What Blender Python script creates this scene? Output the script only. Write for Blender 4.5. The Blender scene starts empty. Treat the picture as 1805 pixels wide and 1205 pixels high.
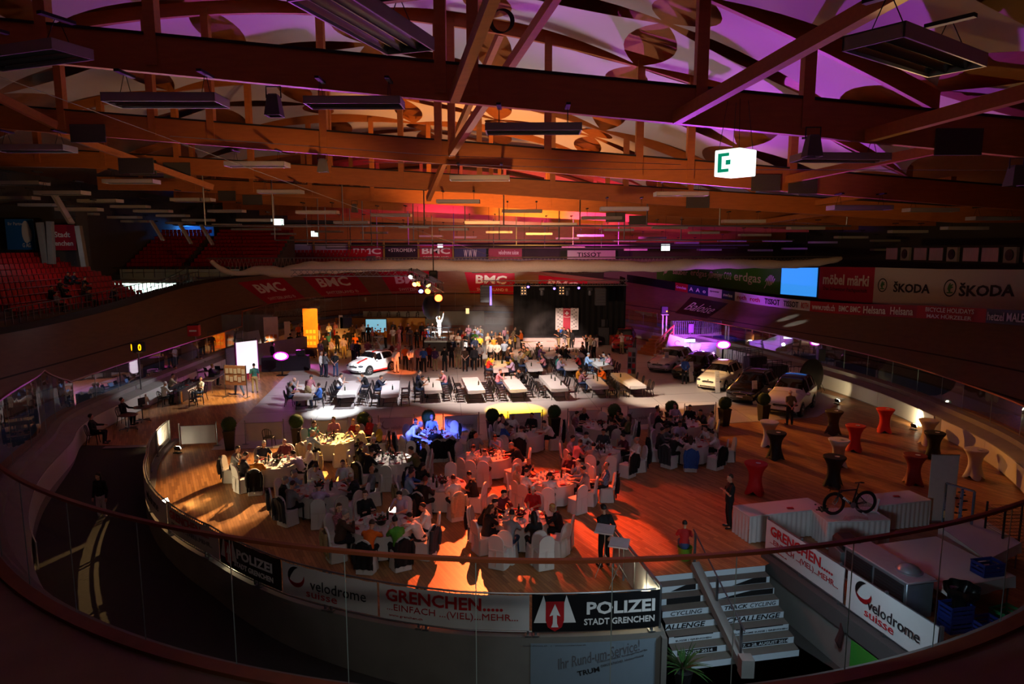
import bpy, math, random
import numpy as np
from mathutils import Vector, Matrix, Euler
PI=math.pi
random.seed(7)
SC=bpy.context.scene
COL=SC.collection
# ---------------------------------------------------------------- camera
CAMH=8.7; PITCH=math.radians(8.0); FPX=1203.3
cd=bpy.data.cameras.new('camera'); cam=bpy.data.objects.new('camera',cd); COL.objects.link(cam)
cd.sensor_width=36.0; cd.lens=24.0; cd.clip_end=400; cd.clip_start=.05
cam.location=(0,0,CAMH); cam.rotation_euler=(PI/2-PITCH,0,0)
SC.camera=cam
SC.view_settings.view_transform='Standard'; SC.view_settings.look='None'
SC.view_settings.exposure=0.0; SC.view_settings.gamma=1.0
try: SC.view_settings.use_curve_mapping=False
except Exception: pass
SC.cycles.use_denoising=True
SC.cycles.max_bounces=5; SC.cycles.diffuse_bounces=2; SC.cycles.glossy_bounces=2
SC.cycles.transmission_bounces=3; SC.cycles.transparent_max_bounces=24; SC.cycles.volume_bounces=0
SC.cycles.sample_clamp_indirect=4.0; SC.cycles.caustics_reflective=False; SC.cycles.caustics_refractive=False
def ray(px,py):
    a=(px-902.5)/FPX; b=-(py-602.5)/FPX; s,c=math.sin(PITCH),math.cos(PITCH)
    return (a, c+b*s, -s+b*c)
def F(px,py,z=0.0):                    # point of the plane at height z seen at a photograph pixel
    r=ray(px,py); t=(z-CAMH)/r[2]
    return Vector((r[0]*t, r[1]*t, z))
def D(px,py,y):                        # point at distance y into the hall
    r=ray(px,py); t=y/r[1]
    return Vector((r[0]*t, y, CAMH+r[2]*t))
# ---------------------------------------------------------------- world and lights
w=bpy.data.worlds.new('world'); SC.world=w; w.use_nodes=True
w.node_tree.nodes['Background'].inputs[0].default_value=(0.55,0.42,0.40,1)
w.node_tree.nodes['Background'].inputs[1].default_value=0.012
LIGHTS=[]
def spot(name,loc,to,col,watt,ang,blend=.25,r=.12):
    l=bpy.data.lights.new(name,'SPOT'); l.energy=watt; l.color=col; l.spot_size=math.radians(ang); l.spot_blend=blend; l.shadow_soft_size=r
    o=bpy.data.objects.new(name,l); COL.objects.link(o); o.location=loc
    d=Vector(to)-Vector(loc); o.rotation_euler=d.to_track_quat('-Z','Y').to_euler(); LIGHTS.append(o); return o
def point(name,loc,col,watt,r=.15):
    l=bpy.data.lights.new(name,'POINT'); l.energy=watt; l.color=col; l.shadow_soft_size=r
    o=bpy.data.objects.new(name,l); COL.objects.link(o); o.location=loc; return o
def area(name,loc,to,col,watt,sx,sy):
    l=bpy.data.lights.new(name,'AREA'); l.energy=watt; l.color=col; l.shape='RECTANGLE'; l.size=sx; l.size_y=sy
    o=bpy.data.objects.new(name,l); COL.objects.link(o); o.location=loc
    d=Vector(to)-Vector(loc); o.rotation_euler=d.to_track_quat('-Z','Y').to_euler(); return o
def pol0(a,r):
    a=math.radians(a); return Vector((r*math.cos(a),31+r*math.sin(a),.7))
# banquet spots on the truss; high red ones and blue are added off it
def bs(n,x,y,to,col,w_,an,bl=.35,z=5.5): spot(n,(x,y,z),to,col,w_,an,bl,.06)
bs('spot_golden',-6.2,36,F(600,843),(1,.55,.15),52000,11.5,.4,7.2)
bs('spot_golden_table',-6.3,38.5,F(589,772,.8),(1,.50,.08),24000,9,.4,6.6)
bs('spot_warm_white',-6.6,36.5,F(484,816,.8),(1,.64,.32),28000,9.5,.4,7.4)
bs('spot_warm_floor',-6.4,38,F(440,842),(1,.56,.22),30000,24,.7,6.8)
bs('spot_white_table',-5.8,38,F(690,806,.8),(1,.86,.70),11000,7)
bs('spot_red',-.6,30.5,F(940,880),(1,.075,.018),11500,34,.5,8.0)
bs('spot_red_core',-1.0,30.5,F(810,985),(1,.14,.035),26000,14,.3,8.0)
bs('spot_red_core2',-.4,30.5,F(1090,940),(1,.10,.025),12000,11,.3,8.0)
bs('spot_red_right',-.2,31,F(1220,930),(1,.09,.025),2600,30,.5,8.0)
bs('spot_red_band',-2.4,42,F(755,752),(1,.10,.03),26000,17,.6)
bs('spot_red_barrier_left',-1.5,42,F(925,742,.5),(1,.13,.04),9000,7,.5)
bs('spot_red_barrier',-1,44,F(1030,732,.5),(1,.12,.05),9000,9,.4)
bs('spot_blue',-7,17,F(757,757,.9),(.08,.13,1),52000,9,.6,10)
bs('spot_white_pool',-8.0,39.5,F(590,725),(.92,.97,1),15000,21,.9,7.4)
bs('spot_yellow_pool',-.8,39.5,F(908,722),(1,.58,.01),34000,24,.8,7.4)
spot('spot_car',(-7.5,35,6.0),F(650,642,.7),(.95,.97,1),15000,12,.3)
bs('spot_orange_car',-2.6,41,F(703,654),(1,.17,.04),9000,13)
spot('spot_red_tables',(-2.0,30,7),F(865,680),(1,.14,.04),5200,20,.5)
spot('spot_yellow_table',(-3,36,6.6),F(878,642,.7),(1,.58,.05),9000,9,.4)
spot('spot_cool_tables',(4,38,7),F(1050,640,.7),(.85,.93,1),6500,12,.4)
spot('spot_amber_tables',(3,32,7.5),F(1090,668,.7),(1,.46,.10),3800,17,.5)
spot('spot_plaza_right',(2,34,8),F(1190,700),(1,.74,.56),9000,30,.6)
spot('spot_plaza_mid',(-2,36,8.5),F(880,690),(.95,.76,.70),6800,75,.7)
spot('spot_plaza_left',(-4,34,8.5),F(600,690),(.80,.78,.90),9000,50,.7)
spot('spot_cream_car',(4,33,7.5),F(1258,668,.6),(1,.58,.22),7000,11,.5)
spot('spot_acrobat',(-3,40,8),F(773,612,.35)+Vector((0,1.2,1.7)),(.9,.96,1),60000,6,.3)
spot('spot_crowd',(-2,38,8.5),F(846,604,1.2),(1,.90,.84),22000,10,.4)
spot('spot_crowd_left',(-9,38,8),F(590,600,1),(1,.42,.08),16000,15,.5)
spot('spot_exhibition',(-16,52,7),F(558,589,1.2),(1,.5,.12),9000,30,.5)
spot('spot_rollup',(-14,48,6),D(480,597,53.5),(1,.82,.66),9000,8,.5)
point('corridor_fill',D(490,569,68.5),(.8,1,.88),260,.2)  # added point light that brightens the pale green corridor wall
point('stand_fill',(-34,51.5,8.6),(.8,.85,1),45,.3)  # added fill for the dim banners by the left stand
spot('spot_stage',(3,40,8),F(980,604,.5),(1,.66,.56),26000,18,.5)
spot('spot_smoke',(1,47,7.5),D(862,566,58),(1,.9,.85),14000,18,.6)
spot('spot_stage_orange',(8,48,7),F(905,606,1),(1,.4,.1),4000,16,.5)
spot('spot_left_corner',(-14,38,6),F(395,700),(1,.70,.32),3600,38,.6)
spot('spot_left_judges',(-13,42,6),F(320,685,.8),(.85,.9,1),1800,30,.5)
spot('spot_floor_amber',(2,46,7),F(1500,790),(1,.34,.05),9000,34,.6)
spot('spot_floor_stripes',(12,52,5),F(1480,770),(1,.42,.08),7000,18,.3)
spot('spot_right_track',(10.8,57.5,5.6),(23.6,56.6,2.6),(.65,.85,1),6500,4.5,.15)
spot('spot_right_track',(10.8,57.5,5.6),(23.6,54.6,2.3),(.65,.85,1),6500,4.5,.15)
# magenta washes toward the roof
for (lx,ly,tx,ty,tz,wt,an) in [(-16.5,51,-10,25,17,9000,50),(12,48,6,25,16,13000,52),(12,48,13,20,13,6500,40),(-16.5,51,-17,17,14,4500,36),(8,61,9,76,14,12000,75),(-6,61.5,-8,76,14,4500,75)]: spot('wash_magenta',(lx,ly,1.5 if ly<60 else 8.4),(tx,ty,tz),(.70,.10,1) if ly<60 else (1,.06,.6),wt,an,.6,.25)
spot('wash_pink_track',(12,48.5,2.3),(17,60,2.4),(.50,.05,1),11000,55,.8,.25)
spot('wash_pink_floor',(-16.2,50.6,1.5),(-15,44,.2),(1,.1,.9),500,130,.8,.25)
# added unseen uplights for the roof timber and sails
spot('roof_warm',(-3,46,4),(-2,49,12),(1,.36,.08),11000,95,.7,.3)
spot('roof_warm_far',(2,61.5,8.6),(2,74,13.5),(1,.40,.09),9000,100,.6,.3)
spot('roof_warm_near',(-2,34,2.5),(0,34,14),(.9,.82,.86),2400,90,.7,.3)
for ax in(-20,-1,18): spot('roof_bounce',(-1,21.8,6.0),(ax,46,14),(1,.50,.17),5200,48,1,.5)
spot('banner_front_fill',(0,2.5,9.6),(0,14.5,.3),(1,.93,.9),800,60,1,.3)  # added soft front light for the fence banners
spot('roof_left',(-15,29,1.5),(-11,24,15),(1,.84,.74),2600,60,.7,.4)
spot('roof_warm_strut',(1,24,1.2),(-1,15,15),(1,.55,.25),900,40,.7,.3)
spot('roof_amber_right',(15,28,1),(12,18,13),(1,.55,.12),700,50,.7,.3)
spot('gallery_fill',(0,80,11),(-4,96,7.4),(1,.92,.88),2600,110,.6,.3)  # added spot that brightens the far gallery banners
spot('net_lamp',(0,46,3),(0,58,7.3),(1,.62,.42),2400,120,.6,.3)
# small floor floodlights
for p,t,wt in [(F(1475,712),(20.3,42,.7),110),(F(1610,757),(20.6,33.5,.6),90),(F(1784,835),(20.6,26,.5),120),(F(313,798),pol0(190.5,15),130),(F(290,893),pol0(222,12),60),(F(1130,1060),pol0(279,17.2),40),(F(412,985),pol0(243,16.1),22)]:
    l=Vector(p)+Vector((0,0,.35)); t=Vector(t); l=l+(t-l).normalized()*.25; spot('floodlight_beam',l,t,(1,.78,.44),wt*2,50 if 100<wt<120 else 115,.6,.06)
spot('poster_lamp',(3.0,11.2,2.9),(2.2,14.2,-.6),(.7,.85,1),90,70,.6,.1)
spot('spill_red',(-1,30,7.8),(-2.4,11.5,13.9),(1,.16,.06),5200,9,.5)  # added spots, this and the next, tinting the big lamps' reflectors
spot('spill_gold',(14,26,3),(6.7,11,13.3),(1,.62,.22),5200,11,.5)
point('rail_lamp',(3.1,15.2,.6),(1,.85,.6),12,.05)
point('recess_lamp',F(1243,640)+Vector((0,.6,1.1)),(.8,1,.92),30,.1)
point('stair_lamp',F(1185,622)+Vector((0,-.6,.8)),(1,.85,.6),60,.1)
area('catering_cool',(11.5,13.6,.9),(9.6,15.4,.5),(.3,.6,1),10,.3,.3)
area('stair_area_light',(6.0,12.4,2.6),(5.4,16,-.8),(.6,.8,1),90,1.0,.6)  # bluish area light over the stairs and lower level
area('gallery_glow',(0,-1.5,10.5),(0,14,1),(.9,.8,.78),14,3,1)

# ---------------------------------------------------------------- materials
def lin(c):
    if isinstance(c,str):
        c=c.lstrip('#'); c=[int(c[i:i+2],16)/255 for i in (0,2,4)]
    return tuple(((x/12.92) if x<=.04045 else ((x+.055)/1.055)**2.4) for x in c[:3])
MATS={}
def M(name,col='#808080',rough=.6,metal=0,emit=None,es=0,var=.12,scale=6,bump=0,stretch=None,spec=None,coat=0):
    if name in MATS: return MATS[name]
    m=bpy.data.materials.new(name); m.use_nodes=True; nt=m.node_tree; b=nt.nodes['Principled BSDF']
    c=lin(col)
    tc=nt.nodes.new('ShaderNodeTexCoord'); nz=nt.nodes.new('ShaderNodeTexNoise'); nz.inputs['Scale'].default_value=scale; nz.inputs['Detail'].default_value=3
    vec=tc.outputs['Object']
    if stretch:
        mp=nt.nodes.new('ShaderNodeMapping'); mp.inputs['Scale'].default_value=stretch; nt.links.new(vec,mp.inputs[0]); vec=mp.outputs[0]
    nt.links.new(vec,nz.inputs['Vector'])
    mx=nt.nodes.new('ShaderNodeMix'); mx.data_type='RGBA'
    mx.inputs[6].default_value=(*[x*(1-var) for x in c],1); mx.inputs[7].default_value=(*[min(1,x*(1+var)) for x in c],1)
    nt.links.new(nz.outputs['Fac'],mx.inputs[0]); nt.links.new(mx.outputs[2],b.inputs['Base Color'])
    b.inputs['Roughness'].default_value=rough; b.inputs['Metallic'].default_value=metal
    if spec is not None: b.inputs['Specular IOR Level'].default_value=spec
    if coat: b.inputs['Coat Weight'].default_value=coat; b.inputs['Coat Roughness'].default_value=.05
    if emit: b.inputs['Emission Color'].default_value=(*lin(emit),1); b.inputs['Emission Strength'].default_value=es
    if bump:
        bp=nt.nodes.new('ShaderNodeBump'); bp.inputs['Strength'].default_value=bump; bp.inputs['Distance'].default_value=.02
        nt.links.new(nz.outputs['Fac'],bp.inputs['Height']); nt.links.new(bp.outputs[0],b.inputs['Normal'])
    MATS[name]=m; return m
def MO(name,rough=.8,scale=30,var=.15,pattern=None):          # colour comes from the object
    if name in MATS: return MATS[name]
    m=bpy.data.materials.new(name); m.use_nodes=True; nt=m.node_tree; b=nt.nodes['Principled BSDF']
    oi=nt.nodes.new('ShaderNodeObjectInfo'); tc=nt.nodes.new('ShaderNodeTexCoord')
    if pattern=='check':
        mp=nt.nodes.new('ShaderNodeTexBrick'); mp.inputs['Scale'].default_value=14; mp.offset=0
        mp.inputs['Color1'].default_value=(1,1,1,1); mp.inputs['Color2'].default_value=(.45,.45,.45,1); mp.inputs['Mortar'].default_value=(.08,.07,.09,1); mp.inputs['Mortar Size'].default_value=.035
        src=mp.outputs['Color']
        sx=nt.nodes.new('ShaderNodeSeparateXYZ'); cx=nt.nodes.new('ShaderNodeCombineXYZ'); nt.links.new(tc.outputs['Object'],sx.inputs[0])
        ad=nt.nodes.new('ShaderNodeMath'); nt.links.new(sx.outputs[0],ad.inputs[0]); nt.links.new(sx.outputs[1],ad.inputs[1])
        nt.links.new(ad.outputs[0],cx.inputs[0]); nt.links.new(sx.outputs[2],cx.inputs[1]); nt.links.new(cx.outputs[0],mp.inputs['Vector'])
    elif pattern=='stripe':
        mp=nt.nodes.new('ShaderNodeTexWave'); mp.bands_direction='Z'; mp.inputs['Scale'].default_value=5; nt.links.new(tc.outputs['Object'],mp.inputs['Vector']); src=mp.outputs['Color']
    else:
        nz=nt.nodes.new('ShaderNodeTexNoise'); nz.inputs['Scale'].default_value=scale; nt.links.new(tc.outputs['Object'],nz.inputs['Vector'])
        rm=nt.nodes.new('ShaderNodeMapRange'); rm.inputs[3].default_value=1-var; rm.inputs[4].default_value=1+var; nt.links.new(nz.outputs['Fac'],rm.inputs[0]); src=rm.outputs[0]
    mx=nt.nodes.new('ShaderNodeMix'); mx.data_type='RGBA'; mx.blend_type='MULTIPLY'; mx.inputs[0].default_value=1
    nt.links.new(oi.outputs['Color'],mx.inputs[6]); nt.links.new(src,mx.inputs[7]); nt.links.new(mx.outputs[2],b.inputs['Base Color'])
    b.inputs['Roughness'].default_value=rough
    MATS[name]=m; return m
def glass_mat(name,tint=(.9,.95,.93),refl=1.0):
    if name in MATS: return MATS[name]
    m=bpy.data.materials.new(name); m.use_nodes=True; nt=m.node_tree; nt.nodes.remove(nt.nodes['Principled BSDF'])
    t=nt.nodes.new('ShaderNodeBsdfTransparent'); t.inputs[0].default_value=(*tint,1)
    g=nt.nodes.new('ShaderNodeBsdfGlossy'); g.inputs['Roughness'].default_value=.03
    fr=nt.nodes.new('ShaderNodeFresnel'); fr.inputs[0].default_value=1.35
    ml=nt.nodes.new('ShaderNodeMath'); ml.operation='MULTIPLY'; ml.inputs[1].default_value=refl*.55; nt.links.new(fr.outputs[0],ml.inputs[0])
    mx=nt.nodes.new('ShaderNodeMixShader'); nt.links.new(ml.outputs[0],mx.inputs[0]); nt.links.new(t.outputs[0],mx.inputs[1]); nt.links.new(g.outputs[0],mx.inputs[2])
    nt.links.new(mx.outputs[0],nt.nodes['Material Output'].inputs[0]); MATS[name]=m; return m
# ---------------------------------------------------------------- mesh builder
class MB:
    def __init__(s): s.v=[]; s.f=[]; s.mi=[]; s.m=0
    def add(s,vs,fs):
        o=len(s.v); s.v.extend([tuple(p) for p in vs]); s.f.extend([tuple(i+o for i in f) for f in fs]); s.mi.extend([s.m]*len(fs)); return s
    def box(s,c,d,rz=0,ch=0,R=None):
        hx,hy,hz=d[0]/2,d[1]/2,d[2]/2; ctr=Vector(c)
        if ch<=0:
            vs=[(x*hx,y*hy,z*hz) for z in(-1,1) for y in(-1,1) for x in(-1,1)]
            fs=[(0,2,3,1),(4,5,7,6),(0,1,5,4),(2,6,7,3),(0,4,6,2),(1,3,7,5)]
        else:
            ch=min(ch,hx*.9,hy*.9,hz*.9); vs=[];ix={}
            for X in(-1,1):
                for Y in(-1,1):
                    for Z in(-1,1):
                        for a in range(3):
                            p=[X*hx,Y*hy,Z*hz]
                            for k in range(3):
                                if k!=a: p[k]-=[X,Y,Z][k]*ch
                            ix[(X,Y,Z,a)]=len(vs); vs.append(tuple(p))
            fs=[]
            def q(l,n):
                a,b,c=[Vector(vs[i]) for i in l[:3]]
                if (b-a).cross(c-a).dot(Vector(n))<0: l=l[::-1]
                fs.append(tuple(l))
            for a in range(3):
                b,c=(a+1)%3,(a+2)%3
                for S in(-1,1):
                    l=[]
                    for (u,v) in((-1,-1),(1,-1),(1,1),(-1,1)):
                        k=[0,0,0]; k[a]=S;k[b]=u;k[c]=v; l.append(ix[(*k,a)])
                    n=[0,0,0]; n[a]=S; q(l,n)
                for u in(-1,1):
                    for v in(-1,1):
                        k=[0,0,0]; k[b]=u;k[c]=v; k1=k[:];k1[a]=-1;k2=k[:];k2[a]=1
                        q([ix[(*k1,b)],ix[(*k2,b)],ix[(*k2,c)],ix[(*k1,c)]],k)
            for X in(-1,1):
                for Y in(-1,1):
                    for Z in(-1,1): q([ix[(X,Y,Z,0)],ix[(X,Y,Z,1)],ix[(X,Y,Z,2)]],(X,Y,Z))
        if R is None: R=Matrix.Rotation(rz,3,'Z')
        return s.add([R@Vector(p)+ctr for p in vs],fs)
    def bar(s,p,q,w,h,ch=0,up=(0,0,1)):
        p,q=Vector(p),Vector(q); d=q-p; L=d.length
        if L<1e-6: return s
        y=d/L; x=y.cross(Vector(up))
        if x.length<1e-4: x=Vector((1,0,0))
        x.normalize(); z=x.cross(y); R=Matrix((x,y,z)).transposed()
        return s.box((p+q)/2,(w,L,h),ch=ch,R=R)
    def tube(s,pts,r,n=8,closed=False):
        pts=[Vector(p) for p in pts]; k=len(pts); rr=r if isinstance(r,(list,tuple)) else [r]*k
        vs=[];fs=[]; pn=None
        for i,p in enumerate(pts):
            if closed: t=(pts[(i+1)%k]-pts[i-1])
            else: t=pts[min(i+1,k-1)]-pts[max(i-1,0)]
            t.normalize()
            if pn is None:
                a=Vector((0,0,1)) if abs(t.z)<.9 else Vector((1,0,0)); nx=t.cross(a).normalized()
            else:
                nx=(pn-t*pn.dot(t)); nx=nx.normalized() if nx.length>1e-5 else t.orthogonal().normalized()
            pn=nx; ny=t.cross(nx)
            for j in range(n):
                a=2*PI*j/n; vs.append(p+(nx*math.cos(a)+ny*math.sin(a))*rr[i])
        m=k if closed else k-1
        for i in range(m):
            i2=(i+1)%k
            for j in range(n):
                j2=(j+1)%n; fs.append((i*n+j,i*n+j2,i2*n+j2,i2*n+j))
        if not closed: fs.append(tuple(range(n))[::-1]); fs.append(tuple((k-1)*n+j for j in range(n)))
        return s.add(vs,fs)
    def cyl(s,p,q,r,n=12): return s.tube([p,q],r,n)
    def lathe(s,prof,n=24,c=(0,0,0),sx=1,sy=1,a0=0):
        c=Vector(c); vs=[];fs=[];k=len(prof)
        for (r,z) in prof:
            for j in range(n):
                a=a0+2*PI*j/n; vs.append((c.x+r*math.cos(a)*sx,c.y+r*math.sin(a)*sy,c.z+z))
        for i in range(k-1):
            for j in range(n):
                j2=(j+1)%n; fs.append((i*n+j,i*n+j2,(i+1)*n+j2,(i+1)*n+j))
        if prof[0][0]>1e-5: fs.append(tuple(range(n))[::-1])
        if prof[-1][0]>1e-5: fs.append(tuple((k-1)*n+j for j in range(n)))
        return s.add(vs,fs)
    def ell(s,c,r,n=12,m=8,R=None):
        vs=[];fs=[];c=Vector(c)
        for i in range(m+1):
            th=PI*i/m
            for j in range(n):
                a=2*PI*j/n; p=Vector((r[0]*math.sin(th)*math.cos(a),r[1]*math.sin(th)*math.sin(a),-r[2]*math.cos(th)))
                vs.append((R@p if R else p)+c)
        for i in range(m):
            for j in range(n):
                j2=(j+1)%n; fs.append((i*n+j,i*n+j2,(i+1)*n+j2,(i+1)*n+j))
        return s.add(vs,fs)
    def grid(s,fn,nu,nv,closeu=False):
        vs=[fn(i/(nu if closeu else nu-1) ,j/(nv-1)) for i in range(nu) for j in range(nv)]; fs=[]
        for i in range(nu if closeu else nu-1):
            i2=(i+1)%nu
            for j in range(nv-1): fs.append((i*nv+j,i2*nv+j,i2*nv+j+1,i*nv+j+1))
        return s.add(vs,fs)
    def prism(s,pts,z0,z1):              # counter-clockwise outline
        n=len(pts); vs=[(p[0],p[1],z0) for p in pts]+[(p[0],p[1],z1) for p in pts]
        return s.add(vs,[tuple(range(n))[::-1],tuple(range(n,2*n))]+[(i,(i+1)%n,n+(i+1)%n,n+i) for i in range(n)])
    def mesh(s,name,smooth=True,ang=40):
        me=bpy.data.meshes.new(name); me.from_pydata(s.v,[],s.f)
        if smooth and s.f:
            me.polygons.foreach_set('use_smooth',[True]*len(me.polygons))
            try: me.set_sharp_from_angle(angle=math.radians(ang))
            except Exception: pass
        return me
def thing(name,label,cat,loc=(0,0,0),rz=0,group=None):
    o=bpy.data.objects.new(name,None); COL.objects.link(o); o.location=loc; o.rotation_euler=(0,0,rz); o.empty_display_size=.2
    return tag(o,label,cat,group)
ALL=[]
def tag(o,label,cat,group=None,kind=None):
    o['label']=label; o['category']=cat
    if group: o['group']=group
    if kind: o['kind']=kind
    ALL.append(o); return o
def mk(name,mb,mat,parent=None,world=False,smooth=True,ang=40,label=None,loc=None,rz=0):
    mats=mat if isinstance(mat,(list,tuple)) else [mat]
    me=mb.mesh(name,smooth,ang) if isinstance(mb,MB) else mb
    if isinstance(mb,MB):
        for m in mats: me.materials.append(m)
        if len(mats)>1: me.polygons.foreach_set('material_index',mb.mi)
    o=bpy.data.objects.new(name,me); COL.objects.link(o)
    if parent:
        o.parent=parent
        if world: o.location=-parent.location
    if loc is not None: o.location=loc
    if rz: o.rotation_euler=(0,0,rz)
    if label: o['label']=label
    return o
def struct(name,mb,mat,smooth=True,ang=40):
    o=mk(name,mb,mat,None,smooth=smooth,ang=ang); o['kind']='structure'; return o
def centre(o,p):                        # move a world-built mesh's origin to its base
    p=Vector(p); o.data.transform(Matrix.Translation(-p)); o.location=p; return o
def dup(root,loc,rz=None,label=None,scale=None):
    r=root.copy(); COL.objects.link(r); r.location=loc; ALL.append(r)
    if rz is not None: r.rotation_euler=(0,0,rz)
    if label: r['label']=label
    if scale: r.scale=scale
    for ch in root.children:
        c=ch.copy(); COL.objects.link(c); c.parent=r
        for g in ch.children:
            d=g.copy(); COL.objects.link(d); d.parent=c
    return r
FONT_CACHE={}
def text_mb(s,fit,mapf,off=0.0,extr=.006,shear=0,sub=0,keep=False):
    # fit=(width,height) in metres, mapf(u,v,w) places it; u,v run from the middle of the text
    c=bpy.data.curves.new('t','FONT'); c.body=s; c.size=1; c.align_x='CENTER'; c.extrude=.5; c.offset=off; c.resolution_u=2; c.shear=shear
    o=bpy.data.objects.new('t',c); COL.objects.link(o); dg=bpy.context.evaluated_depsgraph_get(); me=o.evaluated_get(dg).to_mesh()
    n=len(me.vertices); co=np.empty(n*3); me.vertices.foreach_get('co',co); co=co.reshape(-1,3)
    fs=[tuple(p.vertices) for p in me.polygons]
    o.evaluated_get(dg).to_mesh_clear(); bpy.data.objects.remove(o); bpy.data.curves.remove(c)
    lo,hi=co.min(0),co.max(0); sz=np.maximum(hi-lo,1e-4)
    k=(co-(lo+hi)/2)/sz
    W,Hh=fit
    if keep:
        sc=min(W/sz[0],Hh/sz[1]); W,Hh=sz[0]*sc,sz[1]*sc
    mb=MB(); mb.add([mapf(p[0]*W,p[1]*Hh,p[2]*extr*2) for p in k],fs); return mb
def planar(c,ux,uz,nrm,lift=.012):      # map a text onto a flat board; ux along, uz up, nrm towards the reader
    c,ux,uz,nrm=Vector(c),Vector(ux).normalized(),Vector(uz).normalized(),Vector(nrm).normalized()
    return lambda u,v,w_: c+ux*u+uz*v+nrm*(w_+lift)
def catmull(pts,n,closed=False):
    P=[Vector(p) for p in pts]; k=len(P); out=[]
    for i in range(k if closed else k-1):
        g=lambda j:(P[j%k] if closed else P[min(max(j,0),k-1)])
        a,b,c,d=g(i-1),g(i),g(i+1),g(i+2)
        for q in range(n):
            t=q/n; out.append(.5*((2*b)+(c-a)*t+(2*a-5*b+4*c-d)*t*t+(3*b-a-3*c+d)*t**3))
    if not closed: out.append(P[-1])
    return out
BLACK=M('black_paint','#0a0a0b',.5); STEEL=M('steel','#8a8d90',.35,.9); DGREY=M('dark_grey','#26272a',.6); WHITE=M('white_paint','#d8d6d2',.6)
# ================================================================ THE HALL
WOODT=M('track_timber','#7d6854',.55,var=.25,scale=1.2,stretch=(1,1,6))
BLUET=M('blue_track_band','#3f78b0',.6,var=.08); LINEM=M('track_line','#181410',.6)
CONC=M('concrete','#8b8780',.85,var=.18,scale=2,bump=.15); CONCD=M('dark_concrete','#4a4846',.9,var=.2,scale=1)
def wood_floor():
    m=bpy.data.materials.new('parquet_floor'); m.use_nodes=True; nt=m.node_tree; b=nt.nodes['Principled BSDF']
    tc=nt.nodes.new('ShaderNodeTexCoord'); mp=nt.nodes.new('ShaderNodeMapping'); mp.inputs['Rotation'].default_value=(0,0,math.radians(62))
    br=nt.nodes.new('ShaderNodeTexBrick'); br.inputs['Scale'].default_value=1.0; br.inputs['Brick Width'].default_value=.9; br.inputs['Row Height'].default_value=.09
    br.inputs['Mortar Size'].default_value=.003; br.inputs['Color1'].default_value=(*lin('#c08a55'),1); br.inputs['Color2'].default_value=(*lin('#96653a'),1); br.inputs['Mortar'].default_value=(*lin('#5a3a20'),1)
    nt.links.new(tc.outputs['Object'],mp.inputs[0]); nt.links.new(mp.outputs[0],br.inputs['Vector']); nt.links.new(br.outputs['Color'],b.inputs['Base Color'])
    b.inputs['Roughness'].default_value=.38; b.inputs['Specular IOR Level'].default_value=.4; return m
FLOORM=wood_floor()
GREYM=M('grey_floor_covering','#b2ada7',.5,var=.06,scale=.6)
# inner outline of the track: (x, y, height of the track's upper edge)
ctl=[(20.6,31,4.9),(20.7,37,4.3),(19.6,44,3.9),(17.6,52,3.4),(14.8,60,3.4),(11.5,67,3.9),(6,73,4.9),(-2,76.5,5.9),(-9,76.5,6.1),(-15,74.5,6.0),(-19.5,69,5.6),(-21.2,62,5.1),(-21.0,52,4.3),(-20.9,42,3.8)]
near=[]
for k in range(0,13):
    a=PI+PI*k/12; r_n=float(np.interp(180+15*k,[180,188,210,235,250,270,290,360],[20.3,19.1,19.15,19.75,20.1,20.5,20.65,20.6])); near.append((r_n*math.cos(a),31+r_n*math.sin(a),3.9+2.2*math.sin(PI*k/12)+.1*k))
ctl=ctl+near[:-1]
OUT=catmull(ctl,9,True); NO=len(OUT)
TAN=[(OUT[(i+1)%NO]-OUT[i-1]) for i in range(NO)]
NRM=[]
for t in TAN:
    t=Vector((t.x,t.y)).normalized(); NRM.append(Vector((t.y,-t.x)))   # outward for a counter-clockwise outline
def op(i,o,z=0.0):
    i%=NO; return Vector((OUT[i].x+NRM[i].x*o, OUT[i].y+NRM[i].y*o, z))
def track_z(i,o):
    s=max(0,min(1,(o-2.0)/6.0)); zt=OUT[i%NO].z
    return 1.25+(zt-1.25)*s**1.2
mb=MB(); cols=[.35,2.0,2.12,2.5,2.85,2.97,3.8,4.6,4.72,5.6,6.6,8.0]; mm=[0,2,1,1,2,1,1,2,1,1,1]
vs=[op(i,o,1.22 if o<=2.0 else track_z(i,o)) for i in range(NO) for o in cols]; K=len(cols)
for j in range(K-1):
    fs=[(i*K+j,i*K+j+1,((i+1)%NO)*K+j+1,((i+1)%NO)*K+j) for i in range(NO)]
    if j==0:
        mb.m=0; mb.add(vs,[tuple(reversed(f)) for f in fs])
        for i in range(NO):
            if OUT[i].y<22: mb.mi[i]=1
    else: mb.m=mm[j]; mb.f.extend([tuple(reversed(f)) for f in fs]); mb.mi.extend([mm[j]]*NO)
struct('floor_track',mb,[BLUET,WOODT,LINEM])
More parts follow.
